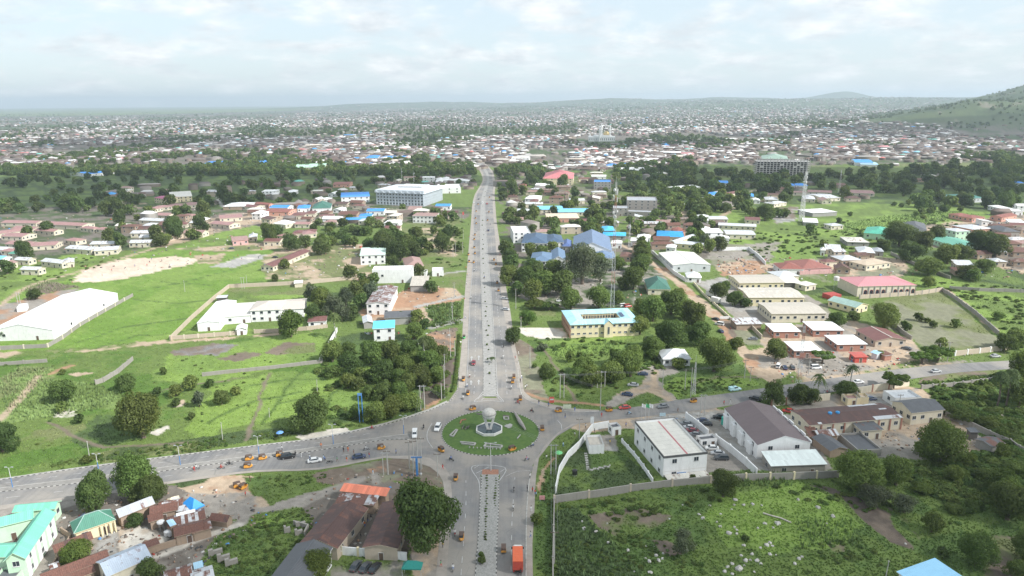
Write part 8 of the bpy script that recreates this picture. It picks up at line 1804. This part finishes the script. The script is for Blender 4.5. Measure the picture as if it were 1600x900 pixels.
for q in [(684,671,'suv','white','white car on the west side of the roundabout'), (648,681,'pickup','white','white pickup entering the west road past the median nose'), (740,569,'car','burgundy','dark red car on the left carriageway of the avenue'),
 (492,722,'car','white','white saloon standing on the west road beside walkers'), (450,716,'suv','black','black jeep beside the tricycles on the west road'), (561,716,'car','dark blue','dark blue saloon on the west road right of the white one'),
 (976,639,'car','red','red saloon on the east road',), (1036,637,'car','grey','grey saloon on the east road'), (980,618,'car','dark blue','dark saloon parked on the concrete patch off the east road',160), (989,603,'car','silver','silver saloon parked on the grass by the dirt track',170),
 (1004,586,'car','dark blue','blue saloon half hidden in grass by the dirt track',170), (1148,610,'pickup','light blue','light blue pickup with hood on the verge of the east road',15), (1462,582,'car','silver','silver blue saloon driving the far east road'), (1341,599,'car','white','white car beside the dark green tree on the east road',10),
 (1555,558,'car','silver','silver saloon parked on the verge at the far east road',5), (1180,625,'suv','black','black jeep at the corner of the purple brown hall',140), (1097,659,'car','dark blue','dark blue saloon in the bank car park',170), (1103,664,'car','black','black saloon in the bank car park next to the dark blue one',170),
 (1124,654,'suv','black','black car by the hall wall in the bank car park',170), (1072,664,'car','grey','first car of the narrow row beside the flat roofed block',165), (1077,670,'car','silver','second car of the narrow row beside the flat roofed block',165), (1081,675,'car','burgundy','dark red car in the narrow row beside the flat roofed block',165), (1086,681,'car','grey','last car of the narrow row beside the flat roofed block',165),
 (1112,702,'car','white','white saloon at the top of the hall car park',175), (1121,710,'car','silver','silver saloon in the hall car park between white and black cars',175), (1127,718,'suv','dark grey','dark jeep at the bottom of the hall car park',178),
 (1216,574,'van','white','white van parked under the trees near the brick bungalows',60), (1226,576,'car','dark blue','blue car parked beside the white van',80), (1238,576,'car','dark grey','dark car parked right of the blue one',80), (1275,576,'van','white','white bus like van below the flat topped tree',5),
 (1416,546,'car','dark grey','dark car in the dirt driveway by the brown barracks',130), (556,887,'car','dark grey','left one of the three dark cars in the bottom yard',75), (571,889,'car','dark grey','middle one of the three dark cars in the bottom yard',72), (586,890,'car','black','right one of the three dark cars in the bottom yard',70),
 (788,468,'car','silver','silver car parked on the right edge of the avenue',-20), (790,485,'car','silver','pale car parked on the avenue edge nearer than the silver one',-20), (1124,508,'van','white','white van on the red dirt road',150), (1126,519,'car','dark blue','dark blue car at the bend of the red dirt road',100), (1176,531,'car','grey','grey car on the grass patch by the dark tree',175), (1118,500,'car','black','black car beside the white van on the dirt road',130),
 (763,361,'car','dark blue','dark car on the right carriageway far up the avenue'), (754,318,'suv','white','white car far up the avenue near the office block'), (740,317,'car','white','white car at the left edge of the avenue beyond the office block'), (761,319,'car','red','red car far up the avenue'), (748,312,'car','dark grey','dark car far up the avenue on the left carriageway'),
 (1254,648,'car','dark blue','dark car in the lane behind the hall',20), (1232,644,'car','red','red car behind the purple brown hall',170), (1346,628,'car','dark blue','blue car in front of the small striped wall block',10), (1361,625,'car','dark blue','second blue car by the striped wall',10), (362,389,'car','dark grey','dark car on the edge of the practice slab',10), (430,403,'car','black','black car at the right end of the practice slab',10),
 (875,471,'car','white','white car under the avenue trees left of the school',5), (887,478,'car','silver','silver car in the shaded lot left of the school',5), (858,480,'car','white','white car half hidden in the shaded lot',5), (974,479,'van','white','white van behind the courtyard school',20), (981,480,'van','red','red van behind the courtyard school',20)]:
 car(*q)
# truck
p = P(809, 884); p.z = .12; root = empty('truck', p, math.pi / 2); M_OR = plain('orange truck box', (.62, .13, .05), .5, var=.05)
b = MB(); b.box(-3.4, 2.6, -1.25, 1.25, 1.15, 3.7); b.build('cargo_box', M_OR, root)
for k in range(10): b = MB(); b.box(-3.3 + k * .62, -3.22 + k * .62, -1.29, 1.29, 1.2, 3.73); b.build('rib', M_OR, root)
b = MB(); b.box(-3.47, -3.41, -1.2, 1.2, 1.25, 3.6); b.build('rear_door', plain('darker orange door', (.42, .06, .04), .5), root)
b = MB(); b.box(2.85, 4.3, -1.15, 1.15, .7, 2.7); b.quad((2.85, -1.0, 2.7), (4.1, -1.0, 2.7), (3.9, -.9, 3.15), (2.9, -.9, 3.15)); b.quad((4.1, 1.0, 2.7), (2.85, 1.0, 2.7), (2.9, .9, 3.15), (3.9, .9, 3.15)); b.quad((2.9, -.9, 3.15), (3.9, -.9, 3.15), (3.9, .9, 3.15), (2.9, .9, 3.15)); b.quad((4.1, -1, 2.7), (4.1, 1, 2.7), (3.9, .9, 3.15), (3.9, -.9, 3.15)); b.build('cab', M_PW, root)
b = MB(); b.box(4.29, 4.33, -1.0, 1.0, 1.7, 2.5); b.build('windscreen', M_GLASS, root)
b = MB(); b.box(-3.4, 4.0, -.45, .45, .75, 1.14); b.build('chassis', M_RUBBER, root)
for sx in (-2.4, -1.3, 3.4):
 for sy in (-1, 1): place('wheel', wheel(.5, .4), root, (sx, sy * 1.0, .5))
for sy in (-1, 1): b = MB(); b.box(3.9, 4.0, sy * 1.45 - .15, sy * 1.45 + .15, 1.9, 2.5); b.build('mirror', M_RUBBER, root); b = MB(); b.box(-3.5, -3.4, sy * 1.0 - .15, sy * 1.0 + .15, .8, .98); b.build('tail_light', plain('red lamp glass', (.45, .03, .03), .2), root)
tag(root, 'orange box truck with white cab on the south arm', 'truck')
# three wheeled taxis
M_YEL = plain('yellow body paint', (.58, .27, .04), .45, var=.06); M_CAN = plain('brown black vinyl', (.10, .065, .05), .7, var=.2)
ring_ = lambda w, z0, z1: [(-w, z0), (-w * 1.02, (z0 + z1) / 2), (-w * .95, z1), (w * .95, z1), (w * 1.02, (z0 + z1) / 2), (w, z0)]
K_BODY = loft([(-1.3, ring_(.58, .35, .95)), (-1.2, ring_(.64, .25, 1.05)), (-.3, ring_(.65, .22, 1.0)), (-.1, ring_(.64, .22, .5)), (.6, ring_(.6, .22, .5)), (.72, ring_(.55, .25, 1.0)), (1.1, ring_(.38, .35, .95)), (1.35, ring_(.18, .45, .75))], None).mesh('body', [M_YEL])
b = MB()
for x0, x1, z0, z1 in ((-1.28, -.9, 1.55, 1.72), (-.9, .4, 1.72, 1.74), (.4, .75, 1.74, 1.62)):
 b.quad((x0, -.62, z0), (x1, -.62, z1), (x1, .62, z1), (x0, .62, z0)); b.quad((x0, -.62, z0 - .12), (x1, -.62, z1 - .12), (x1, -.62, z1), (x0, -.62, z0)); b.quad((x1, .62, z1 - .12), (x0, .62, z0 - .12), (x0, .62, z0), (x1, .62, z1))
b.quad((-1.3, .62, .95), (-1.3, -.62, .95), (-1.28, -.62, 1.55), (-1.28, .62, 1.55)); b.quad((.75, -.62, 1.5), (.75, .62, 1.5), (.75, .62, 1.62), (.75, -.62, 1.62))
K_CAN = b.mesh('canopy', [M_CAN]); b = MB()
for x, sx in ((.72, .85), (-.3, -.3), (-1.25, -1.25)):
 for s in (-1, 1): b.tube((sx, s * .58, .9), (x, s * .6, 1.65), .03, n=4, cap=False)
K_FR = b.mesh('frame', [M_RUBBER]); b = MB(); b.quad((.92, -.5, .95), (.92, .5, .95), (.76, .55, 1.58), (.76, -.55, 1.58)); K_WS = b.mesh('windscreen', [M_GLASS]); b = MB(); b.box(-1.0, -.45, -.55, .55, .5, .75); b.box(-1.12, -.98, -.55, .55, .75, 1.25); K_SEAT = b.mesh('seat', [M_DOOR])
b = MB(); b.tube((1.22, 0, .8), (1.32, 0, .78), .1, .11, 8); K_HL = b.mesh('headlight', [M_FRAME])
K_GREEN = loft([(-1.3, ring_(.58, .35, .95)), (-1.2, ring_(.64, .25, 1.05)), (-.3, ring_(.65, .22, 1.0)), (-.1, ring_(.64, .22, .5)), (.6, ring_(.6, .22, .5)), (.72, ring_(.55, .25, 1.0)), (1.1, ring_(.38, .35, .95)), (1.35, ring_(.18, .45, .75))], None).mesh('body', [plain('green body paint', (.08, .45, .12), .45)])
def keke(x, y, rz=None, look='yellow three wheeled taxi', g=False):
 p = P(x, y); p.z += .12 if on_any_road(np.array([p.x]), np.array([p.y]))[0] else .02
 root = empty('tricycle_taxi', p, flowdir(x, y) if rz is None else math.radians(rz)); place('body', K_GREEN if g else K_BODY, root); place('canopy', K_CAN, root); place('frame', K_FR, root); place('windscreen', K_WS, root); place('seat', K_SEAT, root); place('headlight', K_HL, root)
 for q in ((-.85, -.5, .24), (-.85, .5, .24), (1.05, 0, .24)): place('wheel', wheel(.24, .12), root, q)
 later(root, look, 'tricycle taxi', 'three wheeled taxis', (x, y))
for q in [(724,595),(731,617),(738,641),(803,591),(801,598),(813,625),(872,644),(847,672),(801,704),(690,706),(951,643),(1083,629),(712,750),(721,843),(787,861),(390,719),(411,718),(438,713),(388,731),(596,702),(777,443),(779,455),(772,407),(775,414),(740,411),(733,410),(742,397),(732,399),(741,388),(741,375),(742,368),(764,332),(744,331),(744,350),(743,342),(765,309),(747,320),(762,345)]: keke(*q)
keke(372, 761, 30, 'yellow tricycle taxi parked on bare ground'); keke(381, 763, 60, 'yellow tricycle taxi parked on bare ground'); keke(725, 529, None, 'bright green bodied tricycle', True)
# ================================================================== PEOPLE
def skin_body(name, joints, bones, mats, sub=1):
 me = bpy.data.meshes.new(name); me.from_pydata([j[0] for j in joints], bones, []); o = bpy.data.objects.new(name, me); COL.objects.link(o)
 m = o.modifiers.new('s', 'SKIN'); m.use_smooth_shade = True
 for i, j in enumerate(joints): v = me.skin_vertices[0].data[i]; v.radius = (j[1], j[2] if len(j) > 2 else j[1]); v.use_root = (i == 0)
 m2 = o.modifiers.new('u', 'SUBSURF'); m2.levels = sub
 dg = bpy.context.evaluated_depsgraph_get(); r = bpy.data.meshes.new_from_object(o.evaluated_get(dg)); r.name = name; bpy.data.objects.remove(o); bpy.data.meshes.remove(me)
 return r
def person_proto(pose):
 if pose == 'ride':
  J = [((0, 0, .95), .15, .12), ((0, .0, 1.15), .14, .10), ((.05, 0, 1.38), .19, .11), ((.08, 0, 1.52), .06, .06), ((.10, 0, 1.66), .10, .11)]
  B = [(0, 1), (1, 2), (2, 3), (3, 4)]
  for s in (-1, 1):
   k = len(J); J += [((.06, s * .2, 1.42), .06), ((.25, s * .27, 1.22), .048), ((.52, s * .27, 1.12), .036), ((.58, s * .26, 1.11), .035), ((.06, s * .12, .90), .09), ((.42, s * .17, .82), .075), ((.25, s * .17, .42), .052), ((.33, s * .17, .36), .045)]
   B += [(2, k), (k, k + 1), (k + 1, k + 2), (k + 2, k + 3), (0, k + 4), (k + 4, k + 5), (k + 5, k + 6), (k + 6, k + 7)]
 else:
  st = .22 if pose == 'walk' else .05
  J = [((0, 0, .95), .15, .11), ((0, 0, 1.15), .13, .10), ((0, 0, 1.38), .18, .11), ((.01, 0, 1.52), .055, .055), ((.02, 0, 1.65), .095, .105)]
  B = [(0, 1), (1, 2), (2, 3), (3, 4)]
  for s in (-1, 1):
   k = len(J); f = s * st; J += [((0, s * .2, 1.42), .06), ((-f * .5, s * .26, 1.14), .048), ((f * .0 - f * .8 + .06, s * .27, .90), .036), ((-f * .8 + .08, s * .27, .80), .035), ((0, s * .1, .88), .088), ((f * .7 + .03, s * .11, .48), .062), ((f, s * .11, .09), .044), ((f + .13, s * .12, .04), .04)]
   B += [(2, k), (k, k + 1), (k + 1, k + 2), (k + 2, k + 3), (0, k + 4), (k + 4, k + 5), (k + 5, k + 6), (k + 6, k + 7)]
 return skin_body('body', J, B, None)
M_SKIN = plain('brown skin', (.10, .055, .035), .6, var=.05); M_HAIR = plain('black hair', (.01, .01, .01), .8)
PP = {k: person_proto(k) for k in ('stand', 'walk', 'ride')}
b = MB(); b.lathe([(.115, -.02), (.12, .04), (.09, .12), (0, .15)], 10); HAIR = b.mesh('hair', [M_HAIR])
CL = {'white': (.70, .70, .68), 'red': (.50, .06, .05), 'blue': (.07, .14, .40), 'black': (.025, .025, .03), 'orange': (.70, .20, .05), 'yellow': (.65, .45, .08), 'pale blue': (.35, .50, .65), 'brown': (.20, .12, .08), 'green': (.08, .28, .12), 'pink': (.62, .28, .32)}
PM = {}
def person_mesh(pose, top, bot):
 if (pose, top, bot) in PM: return PM[(pose, top, bot)]
 me = PP[pose].copy(); me.materials.clear(); [me.materials.append(m) for m in (plain('cloth', CL[top], .9), plain('cloth', CL[bot], .9), M_SKIN)]
 n = len(me.polygons); c = np.zeros(n * 3); me.polygons.foreach_get('center', c); c = c.reshape(-1, 3); idx = np.zeros(n, 'i'); leg = (c[:, 2] < .93); idx[leg] = 1
 idx[(c[:, 2] > 1.5)] = 2
 if pose == 'ride': idx[(c[:, 0] > .42) & (c[:, 2] > 1.0)] = 2
 else: idx[(np.abs(c[:, 1]) > .215) & (c[:, 2] < .92)] = 2
 idx[(c[:, 2] < .06)] = 2; me.polygons.foreach_set('material_index', idx); PM[(pose, top, bot)] = me; return me
def person(x, y, pose, top, bot, rz=None, at=None, act=''):
 p = at or P(x, y)
 if at is None: p.z += .13 if on_any_road(np.array([p.x]), np.array([p.y]))[0] else .0
 root = empty('person', p, rp.uniform(0, 6.28) if rz is None else rz); place('body', person_mesh(pose, top, bot), root); place('hair', HAIR, root, (.02 if pose != 'ride' else .10, 0, 1.72 if pose != 'ride' else 1.73))
 if pose != 'ride': root.scale = (1.05,) * 3
 later(root, f'person in {top} top {act}'.strip(), 'person', 'people on the streets', (x, y))
b = MB(); b.tube((-.35, 0, .62), (.35, 0, .66), .13, .15, 8); b.tube((.35, 0, .66), (.62, 0, .95), .05, n=6); b.tube((.62, 0, .95), (.78, 0, .32), .04, n=6); b.tube((-.2, 0, .45), (.3, 0, .45), .13, n=8); b.tube((-.3, .08, .5), (-.62, .08, .32), .04, n=6); BK_B = None; MBK = b
b = MB(); b.box(-.75, .15, -.13, .13, .74, .84); BK_S = b.mesh('saddle', [M_RUBBER]); b = MB(); b.tube((.6, -.36, 1.05), (.6, .36, 1.05), .025, n=6); BK_H = b.mesh('handlebar', [M_STEEL]); BKC = {}
def bike(x, y, bc, top, bot, rz=None, rider=True):
 p = P(x, y); p.z += .12 if on_any_road(np.array([p.x]), np.array([p.y]))[0] else .02; a = flowdir(x, y) if rz is None else rz
 if bc not in BKC: BKC[bc] = MBK.mesh('frame', [paint(COLN[bc])])
 root = empty('motorcycle', p, a); place('frame', BKC[bc], root); place('saddle', BK_S, root); place('handlebar', BK_H, root)
 for s in (-.66, .78): place('wheel', wheel(.30, .1), root, (s, 0, .30))
 later(root, f'{bc} motorcycle' + (' with rider' if rider else ' parked'), 'motorcycle', 'motorcycles', (x, y))
 if rider: person(x, y, 'ride', top, bot, a, Vector((p.x - math.cos(a) * .15, p.y - math.sin(a) * .15, p.z - .07)), 'riding a motorcycle')
for x, y, bc, t, bo in [(734,590,'red','white','black'),(730,605,'dark grey','white','blue'),(724,624,'silver','white','brown'),(799,608,'dark grey','white','white'),(809,631,'red','red','black'),(831,644,'black','black','red'),(662,670,'black','black','black'),(705,720,'black','blue','black'),(823,720,'silver','pink','blue'),(832,698,'dark blue','white','blue'),(803,768,'black','black','white'),(802,797,'silver','white','white'),(708,891,'silver','white','blue'),(814,899,'black','black','brown'),(787,543,'dark grey','black','black'),(786,560,'silver','white','white'),(581,671,'red','red','black'),(359,727,'black','black','black'),(307,734,'silver','white','black'),(572,704,'silver','white','black'),(983,648,'light blue','pale blue','blue'),(346,733,'red','red','brown'),(711,836,'red','white','black'),(741,424,'dark grey','white','black'),(757,435,'red','blue','black'),(736,467,'black','white','brown'),(766,352,'red','black','blue'),(745,362,'dark grey','white','blue')]: bike(x, y, bc, t, bo)
bike(515, 724, 'black', None, None, 0.3, False)
for x, y, ps, t, bo in [(692,734,'walk','red','red'),(880,698,'walk','pale blue','blue'),(854,718,'stand','white','black'),(898,682,'walk','white','brown'),(915,669,'stand','white','black'),(883,654,'walk','black','blue'),(692,856,'stand','yellow','black'),(689,886,'walk','green','red'),(824,768,'stand','black','black'),(828,748,'stand','white','black'),(830,800,'walk','white','white'),(829,840,'walk','white','blue'),(832,770,'stand','red','black'),(836,773,'stand','red','blue'),(838,776,'stand','pale blue','black'),
 (462,713,'walk','black','black'),(471,715,'stand','white','white'),(483,714,'walk','white','black'),(484,718,'stand','white','blue'),(502,700,'walk','orange','brown'),(537,707,'stand','black','brown'),(544,706,'stand','orange','red'),(506,719,'walk','pale blue','blue'),(508,721,'walk','blue','black'),(542,722,'stand','orange','pink'),(553,711,'walk','brown','brown'),(577,715,'stand','red','blue'),(527,722,'walk','green','brown'),(619,710,'stand','blue','black'),(441,704,'stand','white','black'),(583,742,'walk','pale blue','white'),(304,737,'walk','red','red'),
 (842,632,'walk','black','blue'),(857,636,'walk','blue','black'),(898,643,'walk','blue','blue'),(940,652,'walk','red','red'),(978,667,'walk','blue','black'),(716,596,'walk','black','black'),(714,602,'walk','black','black'),(815,592,'walk','white','blue'),(813,598,'stand','black','black'),(823,606,'stand','white','brown'),(805,562,'walk','red','brown'),(810,554,'walk','white','white'),(810,570,'walk','white','white'),(821,608,'stand','white','black'),
 (1059,645,'walk','brown','brown'),(1391,630,'stand','brown','brown'),(1141,632,'walk','white','white'),(1131,633,'walk','red','brown'),(1288,617,'walk','white','white'),(1292,616,'walk','red','black'),(1295,615,'walk','black','black'),(953,694,'stand','yellow','brown'),(929,677,'stand','black','black'),(384,776,'stand','red','brown'),(391,752,'stand','brown','brown'),(190,788,'stand','black','brown'),(575,815,'stand','black','blue'),(570,823,'stand','orange','blue'),(580,813,'walk','black','white'),(564,842,'stand','black','black'),(557,830,'stand','white','orange'),
 (160,432,'stand','black','black'),(175,424,'walk','red','black'),(196,421,'walk','black','white'),(211,417,'walk','blue','black'),(216,422,'walk','white','black'),(230,416,'walk','red','black'),(234,411,'walk','black','red'),(243,416,'stand','pink','black'),(237,406,'walk','blue','black'),(253,409,'walk','black','black'),(113,442,'stand','black','red'),(366,404,'stand','black','blue'),(372,401,'walk','red','black'),(378,406,'stand','blue','red'),(404,404,'stand','black','black'),(358,408,'stand','black','black'),
 (730,431,'walk','yellow','black'),(729,445,'walk','white','black'),(728,420,'walk','orange','black'),(726,470,'walk','red','white'),(727,498,'walk','white','blue'),(781,400,'walk','red','black'),(787,425,'walk','white','black'),(794,475,'walk','blue','black'),(733,372,'walk','red','blue'),(732,352,'walk','black','black'),(1100,516,'walk','pale blue','black'),(1141,516,'walk','red','black')]: person(x, y, ps, t, bo)
# ================================================================== LABELS: tie each remaining label to what stands by it
LANDM = [("the roundabout",766,675),("the long white warehouse",90,490),("the sandy pitch",215,420),("the yellow courtyard school",940,505),("the orange truck",808,865),("the flat roofed white block",1045,705),
 ("the purple brown roofed hall",1200,670),("the long brown depot",1320,645),("the pale blue corner roof",1450,888),("the mint green compound",40,835),("the blue canopy",302,787),("the orange market roof",570,767),
 ("the long brown roofed house",520,820),("the white clinic complex",400,485),("the grey office block",637,305),("the pink hall",1375,442),("the brick bungalows",1270,530),("the cream factory sheds",1215,470),("the concrete tower skeleton",1225,262),
 ("the mosque",940,210),("the small white bungalow",1053,555),("the slate blue mansion",850,385),("the pale hangar",1070,405),("the far pink red hall",870,275),("the green villa",1475,375),("the tall plain white hall",612,430),
 ("the turquoise roofed house",600,510),("the grey roofless building",1005,320),("the turquoise school roofs",880,328),("the cobalt blue roof",1047,365),("the pale school quadrangle",1150,352),("the three parked cars",571,887),
 ("the lone round field tree",487,645),("the small far pitch",190,320),("the yellow school blocks",270,305),("the concrete practice slab",380,406),("the transformer field",520,405),("the maroon roofed building",455,402),
 ("the white roofed domed hall",368,320),("the far avenue bend",755,275),("the avenue median",765,450),("the dirt track mouth",1030,605),("the right hand fan palms",1565,620),("the bare walled plot",1450,500),("the striped boundary wall",1300,618),
 ("the mint green hipped house",1370,360),("the teal green roof",1520,305),("the lime green hillside",1400,345),("the central right mast",1252,330),("the red hipped roofs",1255,412),("the rocky slope",1160,850),("the lawn compound",930,730),
 ("the green house with solar panel",143,818),("the west road median",300,727),("the red dirt corner",350,755),("the pink estate rows",60,360),("the white house in the wood",420,297),("the green hill",1500,180)]
NUMW = ['', 'one', 'two', 'three', 'four', 'five', 'six', 'seven', 'eight', 'nine', 'ten', 'eleven', 'twelve']
def orn(k):
 names = ['first', 'second', 'third', 'fourth', 'fifth', 'sixth', 'seventh', 'eighth', 'ninth', 'tenth', 'eleventh', 'twelfth']
 return names[k] if k < 12 else f'{k + 1}th'
def finish_labels():
 items = {}
 for o, look, (x, y) in REG:
  best = sorted(LANDM, key=lambda l: math.hypot(l[1] - x, (l[2] - y) * 1.8))[0]; dx, dy = x - best[1], (y - best[2]) * 1.8; d = math.hypot(dx, dy)
  if best[0] == 'the roundabout' and d < 78: rel = 'at the edge of' if d > 60 else 'on'
  elif abs(dx) > abs(dy) * 1.3: rel = 'left of' if dx < 0 else 'right of'
  else: rel = 'behind' if dy < 0 else 'in front of'
  if 'roof' in look and d < 14: rel = 'close by'
  items.setdefault(f'{look} {rel} {best[0]}', []).append((x, y, o))
 for base, L in items.items():
  L.sort(key=lambda t: t[0]); n = len(L)
  for k, (x, y, o) in enumerate(L):
   s = '' if n == 1 else (', leftmost' if k == 0 else (', rightmost' if k == n - 1 else ', ' + orn(k) + ' from left'))
   o['label'] = base + s
finish_labels()
